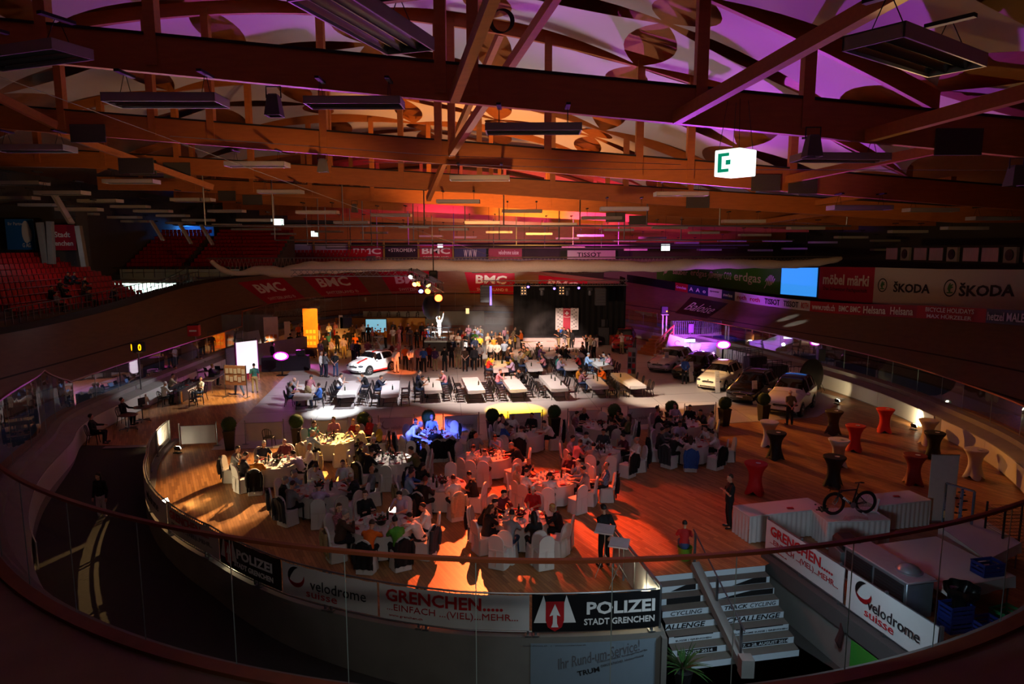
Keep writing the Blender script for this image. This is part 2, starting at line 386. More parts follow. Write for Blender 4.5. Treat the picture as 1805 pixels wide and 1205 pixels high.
# inner wall: base, sloping coping, concrete kerb that carries the glass
mb=MB(); prof=[(-.86,-1.5),(-.86,.86),(-.34,1.0),(-.3,1.0),(-.3,1.22),(.36,1.22)]; K=len(prof)
def wk(i):                               # the wall is thin under the curved near railing
    p=OUT[i%NO]
    if p.y>=26: return 1.0
    a=math.degrees(math.atan2(p.y-31,p.x))%360
    return float(np.interp(a,[195,225,240,300,318,335],[1,1,.15,.15,.5,1]))
vs=[op(i,o*wk(i) if o<0 else o,z) for i in range(NO) for o,z in prof]
mb.add(vs,[(i*K+j,((i+1)%NO)*K+j,((i+1)%NO)*K+j+1,i*K+j+1) for i in range(NO) for j in range(K-1)])
struct('wall_inner',mb,CONC)
mb=MB(); mb2=MB(); WP=M('white_wall_panel','#cfccc4',.45,var=.04)
i=0
while i<NO-2:
    j=i
    L=0
    while j<NO-1 and L<5.0: L+=(OUT[j+1]-OUT[j]).to_2d().length; j+=1
    idx=list(range(i,j+1))
    for a,b in zip(idx,idx[1:]):
        if wk(a)<.99: continue
        f=.04 if a==idx[0] else 0; p0=op(a,-.9).lerp(op(b,-.9),f) ; p1=op(b,-.9)
        n0=NRM[a]; q0=p0+Vector((n0.x*.03,n0.y*.03,0)); q1=p1+Vector((NRM[b].x*.03,NRM[b].y*.03,0))
        vs=[(p0.x,p0.y,.06),(p1.x,p1.y,.06),(p1.x,p1.y,.84),(p0.x,p0.y,.84),(q0.x,q0.y,.06),(q1.x,q1.y,.06),(q1.x,q1.y,.84),(q0.x,q0.y,.84)]
        mb.add(vs,[(0,1,2,3),(7,6,5,4),(3,2,6,7),(0,4,5,1),(0,3,7,4),(1,5,6,2)])
    i=j
struct('trim_1',mb,WP)
# ---- platform, ramp, stairs, lower level
PR=[(183,15.35),(187,15.28),(206,15.05),(218,15.28),(238,15.6),(250,16.25),(259,16.6),(266,16.85),(281.6,17.0)]
def pr(a): return float(np.interp(a,[p[0] for p in PR],[p[1] for p in PR]))
def pol(a,r,z=0): a=math.radians(a); return Vector((r*math.cos(a),31+r*math.sin(a),z))
def wall_idx(a): return min(range(NO),key=lambda i:abs(((math.degrees(math.atan2(OUT[i].y-31,OUT[i].x))-a+180)%360)-180)+(50 if OUT[i].y>32 and 180<a<360 else 0))
ST_L=F(1152,1015); ST_R=F(1349,996); SLOPE=Vector((.02,-.296,0))
poly=[]
i0=wall_idx(297.5)
rot=[OUT[k] for k in range(NO)]
startR=[k for k in range(NO) if OUT[k].y<=31.2 and OUT[k].x>0 and math.degrees(math.atan2(OUT[k].y-31,OUT[k].x))%360>297]
# outline walk: from the right of the fence wall round the far end to the head of the ramp
idx=startR+[k for k in range(NO) if OUT[k].y>28.6 and k not in startR and not(OUT[k].x>0 and OUT[k].y<31.2)]
startR.sort(key=lambda k:math.degrees(math.atan2(OUT[k].y-31,OUT[k].x))%360)
rest=[k for k in range(NO) if k not in startR and (OUT[k].y>=31 or (OUT[k].x<0 and OUT[k].y>28.6))]
rest.sort()
walk=startR+rest
poly=[op(k,-.84*wk(k)) for k in walk]
poly=[p for k,p in enumerate(poly)]
poly+= [pol(187,15.3)]+[pol(a,pr(a)) for a in range(190,281,3)]+[pol(281.6,17.0)]
poly+= [Vector((3.36,17.1,0)),ST_L,ST_R,Vector((7.17,17.9,0)),F(1598,1156)]
mb=MB(); mb.add([(p.x,p.y,0) for p in poly],[tuple(range(len(poly)))])
me=mb.mesh('floor',False)
import bmesh
bmx=bmesh.new(); bmx.from_mesh(me); bmesh.ops.triangulate(bmx,faces=bmx.faces[:]); bmx.to_mesh(me); bmx.free(); me.materials.append(FLOORM)
o=bpy.data.objects.new('floor',me); COL.objects.link(o); o['kind']='structure'
# grey covering over the middle of the infield
g=[F(415,781),F(480,788),F(900,772),F(1270,747),F(1420,735),F(1490,703),Vector((17.2,44,0)),Vector((15.0,54,0)),Vector((11.5,60,0)),Vector((-17,60,0)),F(515,651),F(415,750)]
g=[F(372,793),F(640,784),F(900,774),F(1270,747),F(1440,735)]+g[5:10]+[F(515,651)]
mb=MB(); mb.prism([(p.x,p.y) for p in g],.0,.012); struct('floor_covering',mb,GREYM,smooth=False)
mb=MB()
for k in range(1,9):
    t=k/9; a=F(372,793).lerp(F(515,651),t); b=F(1440,735).lerp(Vector((15,54,0)),t); mb.bar((a.x,a.y,.0125),(b.x,b.y,.0125),.03,.002)
for k in range(1,8):
    t=k/8; a=F(372,793).lerp(F(1440,735),t); b=F(515,651).lerp(Vector((15,54,0)),t); mb.bar((a.x,a.y,.0125),(b.x,b.y,.0125),.02,.002)
struct('trim_2',mb,M('joint_grey','#6d6966',.7))
CARPET=M('dark_carpet','#3a3733',.95,var=.15,scale=8)
LOW=-1.36
def rz_(a): return 0 if a<=187 else max(LOW,LOW*(a-187)/76)
angs=[183,187]+list(range(191,298,3))
mb=MB(); vs=[]
for a in angs:
    ri=pr(a) if a<281.6 else 8.0
    if a<=187: ri=15.3
    vs+= [pol(a,ri-.02,rz_(a)-.012 if a<=187 else rz_(a)),pol(a,20.2,rz_(a)-.012 if a<=187 else rz_(a))]
mb.add(vs,[(2*k,2*k+2,2*k+3,2*k+1)[::-1] for k in range(len(angs)-1)])
mb.box((6.3,15.0,LOW-.05),(7,8,.1)); struct('floor_ramp',mb,CARPET)
mb=MB()                                                       # platform edge with its kerb
vs=[]; A=[184]+list(range(187,281,2))+[281.6]
prof=[(.0,-1.6),(.0,.0),(-.0,.1),(-.3,.1),(-.3,0)]
for a in A:
    for dr,z in [(0,-1.6),(0,.1),(-.28,.1),(-.28,-.02)]: vs.append(pol(a,pr(a)+dr,z))
mb.add(vs,[(4*k+j,4*k+4+j,4*k+5+j,4*k+1+j) for k in range(len(A)-1) for j in range(3)])
mb.bar((3.42,14.2,-.7),(3.42,17.2,-.7),.12,1.42)
# concrete wall right of the stairs, with its sloping dark cap
mb.bar((7.25,18.4,-.67),(8.55,13.0,-.67),.22,1.5)
struct('wall_platform',mb,M('raw_concrete','#77736c',.9,var=.22,scale=1.5,bump=.2))
struct('trim_3',MB().bar((7.2,18.3,-.12),(8.5,13.1,-.12),.34,.42),CONCD)
# stairs
TREAD=M('stair_tread','#6a6258',.8,var=.1); RISER=M('white_riser','#c9d3da',.6,var=.03)
def stair_pt(u,k,dz=0): # u across 0..1, k-th nosing
    p=ST_L.lerp(ST_R,u)+SLOPE*k; return Vector((p.x,p.y,-.17*k+dz))
tr=MB(); rs=MB()
for k in range(8):
    a,b=stair_pt(0,k),stair_pt(1,k); a2,b2=stair_pt(0,k+1,.17),stair_pt(1,k+1,.17)
    a3=a2.copy(); a3.z=a.z-.17; b3=b2.copy(); b3.z=b.z-.17
    rs.add([a+Vector((0,0,-.005)),b+Vector((0,0,-.005)),Vector((b.x,b.y,b.z-.17)),Vector((a.x,a.y,a.z-.17))],[(0,3,2,1)])
    if k<7: tr.add([Vector((a.x,a.y,a.z-.17)),Vector((b.x,b.y,b.z-.17)),Vector((b2.x,b2.y,b.z-.17)),Vector((a2.x,a2.y,a.z-.17))],[(0,3,2,1)])
st=struct('floor_stairs',tr,TREAD); o=mk('riser',rs,RISER,st)
tx=MB(); rn=Vector((ST_R-ST_L)).normalized(); nn=Vector((rn.y,-rn.x,0))
def riser_text(k,u,wd,h,s,extr=.004,shear=0,off=0,dz=0):
    global tx
    c=stair_pt(u,k)+Vector((0,0,-.085+dz)); f=planar(c,rn,(0,0,1),nn,.006); t=text_mb(s,(wd,h),f,extr=extr,shear=shear,off=off); tx.add(t.v,t.f)
def riser_blob(k,u0,u1,z0,z1,slant=0):
    p=[stair_pt(u0,k),stair_pt(u1,k)]; L=(p[1]-p[0]); q=[]
    n=10
    for i in range(n+1):
        t=i/n; a=p[0]+L*t; zt=z0+(z1-z0)*min(1,t*(1.7 if slant>0 else 1)) if slant>0 else z1
        q.append((a,zt))
    vs=[]
    for a,zt in q: vs+=[a+nn*.005+Vector((0,0,-.17+z0*.17)),a+nn*.005+Vector((0,0,-.17+.17*zt))]
    tx.add(vs,[(2*i,2*i+2,2*i+3,2*i+1) for i in range(n)])
riser_blob(1,.12,.34,.1,.98,1); riser_blob(2,.06,.35,.02,.98); riser_blob(1,.66,.97,.05,.98,1); riser_blob(2,.5,.99,.05,.95,1)
riser_text(3,.625,.66,.11,'TRACK',off=.02,shear=.2); riser_text(3,.86,.74,.11,'CYCLING',shear=.2); riser_text(3,.2,.86,.11,'CYCLING',shear=.2)
riser_text(4,.74,1.5,.14,'CHALLENGE',off=.02,shear=.2); riser_text(4,.16,1.1,.14,'ALLENGE',off=.02,shear=.2)
riser_text(5,.75,1.55,.055,'VELODROME SUISSE | GRENCHEN',off=.01,dz=-.04); riser_text(5,.2,.95,.055,'SUISSE | GRENCHEN',dz=-.04)
riser_blob(5,.55,.95,.86,1.0); riser_blob(5,.04,.36,.86,1.0)
riser_blob(6,.55,.95,.15,.9); riser_blob(6,.04,.36,.15,.9)
mk('lettering',tx,M('stair_print','#0d0d10',.6),st,smooth=False)
wt=MB(); c=stair_pt(.75,6)+Vector((0,0,-.085)); t=text_mb('27. + 28. AUGUST 2014',(1.3,.075),planar(c,rn,(0,0,1),nn,.009),off=.01); wt.add(t.v,t.f)
c=stair_pt(.2,6)+Vector((0,0,-.085)); t=text_mb('UGUST 2014',(.8,.075),planar(c,rn,(0,0,1),nn,.009),off=.01); wt.add(t.v,t.f)
mk('date_lettering',wt,RISER,st,smooth=False)
mb=MB(); a,b=stair_pt(.37,-.4,.1),stair_pt(.5,8.3,.16); mb.bar(a,b,.22,.2); mb.box((b.x,b.y-.05,LOW+.2),(.3,.3,.5))
struct('trim_4',mb,CONC)
# stairs hand rail
t=thing('stair_handrail','slim steel handrail on posts along the middle of the stairs','handrail',stair_pt(.4,-.2))
W=lambda p:p
mb=MB(); a=stair_pt(.39,-1.6); a.z=1.0; b=stair_pt(.5,7.9); b.z=LOW+1.0; mb.tube([a,b],.022,8); mk('rail',mb,STEEL,t,world=True)
for k in(-1.2,3.2,7.4):
    p=stair_pt(.39+.11*(k+1.6)/9.5,k); mb=MB(); zt=a.lerp(b,(k+1.6)/9.5).z; mb.box((p.x,p.y,zt-.55),(.06,.05,1.1)); mk('post',mb,STEEL,t,world=True)
# ---- outer shell
SH=M('hall_wall','#57534f',.9,var=.15,scale=.4)
struct('wall_left',MB().box((-43,50,8),(.4,130,24)),SH); struct('wall_far',MB().box((-2,108,8),(86,.4,24)),SH)
struct('wall_right',MB().box((41,50,8),(.4,130,24)),SH)
mb=MB(); vs=[]
# terraces behind the upper edge of the track
for i in range(NO):
    for o,z in[(8.0,track_z(i,8)-.02),(8.0,track_z(i,8)),(8.12,track_z(i,8)),(9.6,track_z(i,8)+.1),(9.6,-1.5)]: vs.append(op(i,o,z))
keep=[i for i in range(NO) if OUT[i].y>30]
mb.add(vs,[(5*i+j,5*i+5+j,5*i+6+j,5*i+1+j)[::-1] for i in keep if i+1 in keep for j in range(4)])
struct('floor_terrace',mb,CONCD)
# ---- glass railing round the inner edge
GL=glass_mat('balustrade_glass',(.86,.90,.88)); RAILW=M('handrail_timber','#8a4a2c',.4,var=.15,scale=4); EDGE=M('glass_edge','#8fa8a4',.2,0)
def zone(p):
    a=math.degrees(math.atan2(p.y-31,p.x))%360
    if p.y<31.2:
        if 190<=a<=302: return 3.65
        if 302<a<311: return 3.65-1.15*(a-302)/9
        if 180<=a<190: return 2.5+1.15*(a-180)/10 if a>181 else 2.5
        return 2.5
    if p.x<0 and p.y>53: return 3.65
    if p.y>70 and p.x<4: return 3.65
    return 2.5
def railing(label,i0,i1,matr,zf,step=2.1):
    idx=[k%NO for k in range(i0,i1+1)]
    base=op(idx[len(idx)//2],0,1.22)
    t=thing('glass_railing',label,'glass railing',base,group=None)
    pts=[]; 
    for k in idx:
        p=op(k,.03,0); pts.append((p,zf(p)))
    dens=[]
    for (p,z),(q,y) in zip(pts,pts[1:]):
        for s in range(4): dens.append((p.lerp(q,s/4),z+(y-z)*s/4))
    dens.append(pts[-1]); dens=[(p,zf(p)) for p,_ in dens]
    hb=MB(); vs=[];n=len(dens)
    for m,(p,z) in enumerate(dens):
        a=dens[max(0,m-1)][0]; b=dens[min(n-1,m+1)][0]; d=(b-a).normalized(); nn=Vector((d.y,-d.x,0))
        for (u,v) in((-.045,-.03),(.045,-.03),(.045,.03),(-.045,.03)): vs.append(p+nn*u+Vector((0,0,z+v)))
    hb.add(vs,[(4*m+j,4*m+(j+1)%4,4*m+4+(j+1)%4,4*m+4+j) for m in range(n-1) for j in range(4)]+[(0,3,2,1),(4*n-4,4*n-3,4*n-2,4*n-1)])
    mk('handrail',hb,matr,t,world=True)
    cur=[dens[0]]; L=0
    for m in range(1,n):
        L+=(dens[m][0]-dens[m-1][0]).length; cur.append(dens[m])
        if L>=step or m==n-1:
            pb=MB(); vs=[]
            for p,z in cur: vs+=[Vector((p.x,p.y,1.2)),Vector((p.x,p.y,z-.03))]
            kk=len(cur); pb.m=0; pb.add(vs,[(2*q,2*q+2,2*q+3,2*q+1) for q in range(kk-1)])
            pb.m=1; p,z=cur[0]; pb.box((p.x,p.y,(1.2+z)/2),(.014,.014,z-1.24))
            mk('pane',pb,[GL,EDGE],t,world=True); L=0; cur=[dens[m]]
    return t
iL=min(range(NO),key=lambda k:(OUT[k]-Vector((-20.6,31,OUT[k].z))).length); 
cut1=min(range(NO),key=lambda k:(OUT[k].to_2d()-Vector((-21.0,53))).length); cut2=min(range(NO),key=lambda k:(OUT[k].to_2d()-Vector((4,74))).length)
E_=lambda x,y:min(range(NO),key=lambda k:(OUT[k].to_2d()-Vector((x,y))).length)
railing('tall curved glass railing with brown handrail nearest the camera, above the ramp',iL,NO+2,RAILW,zone)
railing('long low glass railing with pale handrail along the right wall',2,E_(15.5,58.5),RAILW,zone)
railing('glass railing at the far right behind the red car',E_(13.6,63),E_(6,73),RAILW,zone)
railing('low glass railing along the left wall above the judges tables',cut1,iL,RAILW,zone)
railing('tall glass railing round the far curve behind the crowd',cut2,cut1,RAILW,zone)
# wooden kerb edge at the foot of the near glass, seen from above
mb=MB(); vs=[]; idx=list(range(iL,NO))+[0]
for k in idx:
    for (u,z) in((.1,1.2),(.38,1.2),(.38,1.30),(.1,1.30)): vs.append(op(k,u,z))
mb.add(vs,[(4*m+j,4*m+(j+1)%4,4*m+4+(j+1)%4,4*m+4+j) for m in range(len(idx)-1) for j in range(4)])
struct('baseboard_near',mb,M('kerb_timber','#7a4526',.5,var=.2,scale=3))
# ================================================================ THE ROOF
GLUE=M('glulam_timber','#b0682e',.55,var=.22,scale=1.6,stretch=(1,6,6)); CEILM=M('ceiling_panel','#9c5c28',.6,var=.25,scale=1.5,stretch=(3,1,1))
SAILM=M('white_sail','#cfc8cc',.7,var=.04,scale=.5); DARKB=M('cable_tray','#19181a',.7); ACOU=M('acoustic_panel','#4b4742',.95,var=.2,scale=20)
TY=[8.7,20.0,31.5,43.0,54.0,66.0,77.0,88.0,99.0]
def par(y):
    return (float(np.interp(y,[8,20,31.5,43,54,66,99],[12.9,12.55,12.1,11.8,11.6,11.5,11.3])),float(np.interp(y,[8,20,31.5,43,54,99],[-.1,-.093,-.078,-.062,-.05,-.04])),
            float(np.interp(y,[8,20,31.5,43,99],[-13,-12,-6,-9,-7])))
def chord(y,x):
    a,b,c=par(y); x=max(-28,min(27,x)); return a+b*x             # underside of the lower chord
def arch(y,x):
    a,b,c=par(y); h=5.0*max(0,1-((x-c)/24)**2); return chord(y,x)+1.0+h
XL,XR=-32,33
def beam(y,fn,h,wd,x0,x1,n):
    mb=MB(); vs=[]
    for i in range(n+1):
        x=x0+(x1-x0)*i/n; z=fn(y,x)
        for (dy,dz) in((-wd/2,0),(wd/2,0),(wd/2,h),(-wd/2,h)): vs.append((x,y+dy,z+dz))
    mb.add(vs,[(4*i+j,4*i+(j+1)%4,4*i+4+(j+1)%4,4*i+4+j) for i in range(n) for j in range(4)]+[(0,3,2,1)[::-1],(4*n,4*n+1,4*n+2,4*n+3)[::-1]]); return mb
ordn=['nearest','second','third','fourth','fifth','sixth','seventh','eighth','ninth']
for k,y in enumerate(TY):
    if k==0: pass
    lab={0:'roof truss over the camera, its struts reaching down to the first big beam'}.get(k,'brown timber roof truss with deep lower beam, %s from the camera'%ordn[k-1])
    t=thing('roof_truss',lab,'roof truss',(0,y,chord(y,0)),group='timber roof trusses')
    mk('lower_chord',beam(y,chord,1.0,.24,XL,XR,12),GLUE,t,world=True)
    c=par(y)[2]
    mk('upper_chord',beam(y,arch,.55,.2,max(XL,c-24),c+24,28),GLUE,t,world=True)
    xs=[c+d for d in(-20,-16,-11.5,-7,-2.2,2.2,7,11.5,16,20)]
    if k==1: xs=[-16.5,-13,-10,-2.0,-1.1,5.3,8.3]
    if k==2: xs=[-20,-16,-13.4,-8.4,-3.3,-2.7,1.6,5.7,8.0,12.6]
    for x in xs:
        z0,z1=chord(y,x)+.2,arch(y,x)+.3
        if z1-z0<1.3: continue
        mk('post',MB().box((x,y,(z0+z1)/2),(.32,.34,z1-z0)),GLUE,t,world=True)
    if k<6:
        mb=MB(); 
        for xx in np.arange(XL,XR-.5,5.9): mb.bar((xx,y-.1,chord(y,xx)+1.03),(xx+5.9,y-.1,chord(y,xx+5.9)+1.03),.12,.07)
        mk('cable_tray',mb,DARKB,t,world=True)
def strut(k,px,py,px2,py2,lab):
    y=TY[k]; p=D(px,py,y-.12)
    dx,dy=px2-px,py2-py; yn=TY[k-1]; best=None
    for s in np.linspace(.2,12,400):
        q=D(px+dx*s,py+dy*s,yn+.2)
        if q.z>=arch(yn,q.x)+.1: best=q; break
    if best is None: return
    mb=MB().bar(p+Vector((0,0,.16)),best,.26,.34)
    o=mk('roof_strut',mb,GLUE); centre(o,p); tag(o,lab,'roof strut',group='diagonal struts between the trusses')
for a in [(1,290,142,133,18,'brown diagonal timber strut meeting the first big beam at upper left'),(1,800,183,868,5,'thick pale lit timber strut in the top centre beside a cable coil'),(1,1192,218,1490,47,'long timber strut crossing the upper right towards the big lamp'),
          (1,1530,250,1805,172,'yellowish timber strut at the far upper right'),(2,100,228,0,178,'timber strut meeting the second beam at the left edge'),(2,795,277,850,193,'pinkish lit timber strut under the top centre one'),
          (2,1388,323,1640,268,'thin timber strut below the hanging exit cube at right'),(3,755,355,770,320,'short timber strut in the middle, third from the camera'),(3,1440,362,1640,325,'short timber strut near the right row of lamps'),
          (3,375,335,320,315,'magenta lit short strut at the left'),(4,1340,395,1500,370,'small strut far right under the fourth beam')]: strut(*a)
# ceiling: timber deck in bays, white fabric sails under it
mb=MB(); ys=[-6]+TY+[106]; xs=np.linspace(-44,42,60)
def deck(y,x):
    yy=max(8.7,min(99,y)); return arch(yy,x)+1.15
mb.grid(lambda u,v:(-44+86*u,float(np.interp(v,np.linspace(0,1,len(ys)),ys)),deck(float(np.interp(v,np.linspace(0,1,len(ys)),ys)),-44+86*u)),60,len(ys))
o=struct('ceiling',mb,CEILM); o.data.flip_normals()
def sail(y0,y1,x0,x1,lab,seed,first=[None]):
    rnd=random.Random(seed); n=9
    def surf(u,v):
        # concave edges: pull the middle of each side inwards
        cu=.5+(u-.5)*(1-.26*(1-(2*v-1)**2)*1.0); cv=.5+(v-.5)*(1-.22*(1-(2*u-1)**2))
        x=x0+(x1-x0)*cu; y=y0+(y1-y0)*cv
        zz=(deck(y0,x)*(1-cv)+deck(y1,x)*cv)
        ff=(min(TY,key=lambda q:abs(q-y0)),min(TY,key=lambda q:abs(q-y1)))
        sag=.35*math.sin(PI*u)*math.sin(PI*v)
        tw=.55*(u-.5)*(v-.5)*4*(1 if seed%2 else -1)
        return (x,y,zz-.75+sag*.6+tw*.45-.1)
    mb=MB().grid(surf,n,n)
    o=mk('ceiling_sail',mb,SAILM,ang=80); centre(o,surf(.5,.5)); tag(o,lab,'fabric sail',group='white ceiling sails')
sx=[-27,-20.5,-14,-7.5,-1,5.5,12,17.8]
side=['farthest left','second from the left','third from the left','left of centre','right of centre','third from the right','second from the right','farthest right']
n=0
ysail=[8.7,14.3,20.0,25.8,31.5,37.2,43,48.5,54,60,66]
rowname=['right over the camera','just behind the overhead row','in the row before the first big beam','in the row behind the first big beam','in the row before the second beam','in the row behind the second beam','in the row before the third beam','in the row behind the third beam','in the row before the fourth beam','in the row behind the fourth beam']
for r,(a,b) in enumerate(zip(ysail,ysail[1:])):
    for s,(x0,x1) in enumerate(zip(sx,sx[1:])):
        n+=1
        sail(a+.25,b-.25,x0+.2,x1-.2,'white concave fabric sail %s, %s'%(rowname[r],side[s]),n)
# acoustic panels on the beams
for (k,px,py,w_,h_,lab) in [(2,155,235,60,30,'grey panel on the second beam at far left'),(2,240,292,60,26,'grey panel left of the post on the third beam row'),(3,312,300,46,26,'grey panel on the third beam right of the post'),(3,252,296,46,26,'grey panel on the third beam left of the post'),(1,1690,250,80,45,'dark panel on the first beam at the right edge'),
                        (2,1350,322,50,28,'grey panel under the exit cube, left of the post'),(2,1415,328,50,26,'grey panel right of the post beside the exit cube'),(3,1230,355,40,22,'small grey panel on the third beam, right half'),(4,1085,383,34,16,'small grey panel on the fourth beam, right'),(4,1125,388,32,16,'small grey panel beside it, fourth beam right'),(4,445,352,34,17,'small grey panel on the fourth beam, left of centre'),(4,400,345,30,17,'small grey panel on the fourth beam, farther left')]:
    y=TY[k]-.17; p=D(px,py,y); s=(y)/FPX
    o=mk('acoustic_panel',MB().box((0,0,0),(w_*s,.08,h_*s),ch=.01),ACOU,loc=p); tag(o,lab,'acoustic panel',group='grey panels on the roof beams')
# ---- luminaires
LUMB=M('luminaire_body','#a8a6a4',.5,var=.05); LUMI=M('luminaire_reflector','#9fa3a6',.18,.95,var=.05); TUBE=M('dead_lamp_tube','#c9c8c4',.3)
def lum(L=2.6,Wd=.85,H=.2):
    t=thing('ceiling_lamp','x','ceiling lamp',(0,0,0),group='unlit tube lamps hanging from the roof')
    b=MB(); 
    for sx_ in(-1,1): b.box((sx_*(L/2-.015),0,0),(.03,Wd,H)); b.box((0,sx_*(Wd/2-.015),0),(L,.03,H))
    b.box((0,0,H/2-.01),(L,Wd,.02)); mk('housing',b,LUMB,t,smooth=False)
    r=MB()
    for k in range(3):
        c=-Wd/2+Wd/3*(k+.5); q=Wd/6*.93
        r.grid(lambda u,v:(-L/2+.03+(L-.06)*u,c+q*(2*v-1),-H/2+.015+.13*(1-(2*v-1)**2)),2,7)
    mk('reflector',r,LUMI,t)
    for k in range(3):
        c=-Wd/2+Wd/3*(k+.5); mk('tube',MB().cyl((-L/2+.1,c,-.0),(L/2-.1,c,-.0),.016,8),TUBE,t)
    for s in(-1,1):
        h=MB()
        for s2 in(-1,1): h.cyl((s*L*.36,s2*Wd*.3,H/2),(s*L*.36,s2*.05,H/2+.45),.008,5)
        h.box((s*L*.36,0,H/2+.5),(.12,.7,.06)); mk('hanger',h,DARKB,t)
    return t
LUM=lum()
used=[False]
ys_lab={}
def put_lum(px,py,y,rz,lab,sc=1,tilt=0):
    p=D(px,py,y)
    if not used[0]: o=LUM; used[0]=True; o.location=p; o['label']=lab
    else: o=dup(LUM,p,None,lab)
    o.rotation_euler=(tilt,0,rz); o.scale=(sc,sc,sc); return o
put_lum(650,38,11.5,1.25,'big lamp with red lit reflectors at the top, left of centre',1.12)
put_lum(1618,92,11.0,.62,'big lamp with bright golden reflectors at the upper right',1.05)
put_lum(294,177,19.2,.0,'long grey lamp hanging under the first beam at left',1.16)
put_lum(45,98,14,-.35,'dark lamp cut by the left edge under the top beam')
put_lum(940,227,19.3,-.02,'grey lamp hanging under the first beam, right of centre')
put_lum(1480,278,20.5,.03,'lamp with green tinted end just right of the exit cube')
for px,py,y,lab in [(454,290,30.5,'lamp under the second beam, left of the middle'),(846,314,30.5,'lamp under the second beam near the middle strut'),(1515,366,31,'lamp under the second beam at right'),(626,181,19.4,'slim lamp seen edge-on below the first beam, centre left'),(232,320,36,'lamp left of the magenta strut'),(1200,342,35,'lamp below the beams right of centre'),(60,262,25,'lamp near the left edge below the second beam'),(495,338,42,'lamp left of centre over the net'),(808,355,42,'lamp in the middle below the third beam')]:
    put_lum(px,py,y,0,lab)
rnd=random.Random(3)
rows=[(38,[(38,323),(110,340),(1100,368),(1640,370),(1750,385)]),(45,[(177,354),(28,349),(140,369),(340,352),(560,374),(690,379),(920,372),(1060,384),(1310,390),(1700,402)]),(52,[(230,364),(68,361),(400,372),(270,372),(450,388),(620,392),(850,392),(985,395),(1180,401),(1420,402),(1600,408)]),
      (60,[(305,380),(145,377),(220,383),(350,388),(520,398),(730,400),(800,404),(1090,405),(1240,410),(1330,414),(1500,418)]),(68,[(400,396),(318,393),(240,390),(470,404),(580,408),(660,410),(880,409),(950,412),(1040,415),(1150,419),(1290,424),(1370,424),(1450,427),(1560,424),(1690,422),(1560,440)]),
      (78,[(430,404),(500,412),(760,416),(820,418),(1000,420),(1100,424),(1210,428),(1250,440),(1340,441),(1400,438),(1660,436),(1120,440),(1010,436)])]
rn_=['in the sixth row','in the seventh row','in the eighth row','in the ninth row','in the tenth row','in the farthest row']
for r,(y,l) in enumerate(rows):
    l.sort()
    for j,(px,py) in enumerate(l):
        put_lum(px,py,y+rnd.uniform(-1,1),rnd.choice([0,0,0,.05,-.05]),'small unlit lamp %s of roof lamps, number %d from the left'%(rn_[r],j+1))
for px,py,y,lab in [(110,367,40,'tilted lamp hanging askew above the left banners'),(277,406,60,'tilted lamp in front of the blue lounge, left one'),(327,412,60,'tilted lamp in front of the blue lounge, right one'),(365,414,60,'steeply tilted lamp by the left end of the net')]:
    o=put_lum(px,py,y,0,lab); o.rotation_euler=(0,math.radians(62),0); o.scale=(.75,.6,.6)
# ---- hanging exit cubes
EXW=M('lit_sign_white','#f2fff8',.4,emit='#f2fff8',es=1.6,var=0); EXG=M('lit_sign_green','#0aa67a',.4,emit='#0fae84',es=.55,var=0)
def cube(px,py,y,s,lab,first=[None]):
    p=D(px,py,y)
    if first[0] is None:
        t=thing('exit_sign',lab,'exit sign',p,rz=.66,group='hanging exit cubes'); first[0]=t
        mk('light_box',MB().box((0,0,0),(.62,.62,.55),ch=.015),EXW,t,smooth=False)
        g=MB()
        for rz in range(4):
            R=Matrix.Rotation(rz*PI/2,3,'Z'); fl=lambda u,v:R@Vector((u,-.316,v))
            def rect(u0,u1,v0,v1): g.add([fl(u0,v0),fl(u1,v0),fl(u1,v1),fl(u0,v1)],[(0,1,2,3)])
            if rz in(0,2):
                continue
            rect(-.22,-.12,-.2,.2); rect(-.12,.06,.13,.2); rect(-.12,.06,-.2,-.13); rect(-.02,.1,-.05,.05)
        mk('pictogram',g,EXG,t,smooth=False)
        h=MB()
        for a in(-.25,.25):
            for b in(-.25,.25): h.cyl((a,b,.27),(a*.6,b*.6,1.3),.006,5)
        mk('cable',h,DARKB,t); 
    else: t=dup(first[0],p,.66 if px>1200 else 0,lab)
    t.scale=(s,s,s); return t
cube(1296,288,13,.86,'large glowing exit cube with green pictogram hanging at the upper right')
cube(491,392,52,.95,'small glowing exit cube at left, above the net')
cube(555,412,68,.95,'small glowing exit cube second from the left')
cube(776,434,80,.9,'small glowing exit cube in the middle, before the red banner')
cube(1173,436,68,1.15,'small glowing exit cube at right, above the net')
for px,py,y,lab in [(483,186,19.5,'grey horn loudspeaker under the first beam, upper left'),(569,292,30.8,'grey horn loudspeaker under the second beam, left of centre'),(1432,258,19.0,'grey loudspeaker beside the right hanging lamp'),(1790,310,20,'grey loudspeaker at the right edge under the beam'),(625,367,48,'small grey horn loudspeaker in the middle distance')]:
    p=D(px,py,y); t=thing('loudspeaker',lab,'loudspeaker',p,group='horn loudspeakers under the roof')
    mk('horn',MB().lathe([(.15,.3),(.2,.25),(.3,-.25),(.31,-.28),(.27,-.28),(.12,.05)],4,a0=PI/4),M('speaker_grey','#5c5a5a',.7),t,smooth=False)
    mk('bracket',MB().tube([(-.2,0,.2),(-.2,0,.5),(.2,0,.5),(.2,0,.2)],.02,6),DARKB,t)
p=D(884,38,17); mb=MB()
for k in range(5): mb.tube([p+Vector((.26*math.cos(a)+.02*k-.04,.03*k,.26*math.sin(a)+.015*k)) for a in np.linspace(0,2*PI,25)[:-1]],.012,5,closed=True)
o=mk('cable_coil',mb,DARKB); centre(o,p); tag(o,'coil of dark cable hung on the pale strut at the top','cable coil')
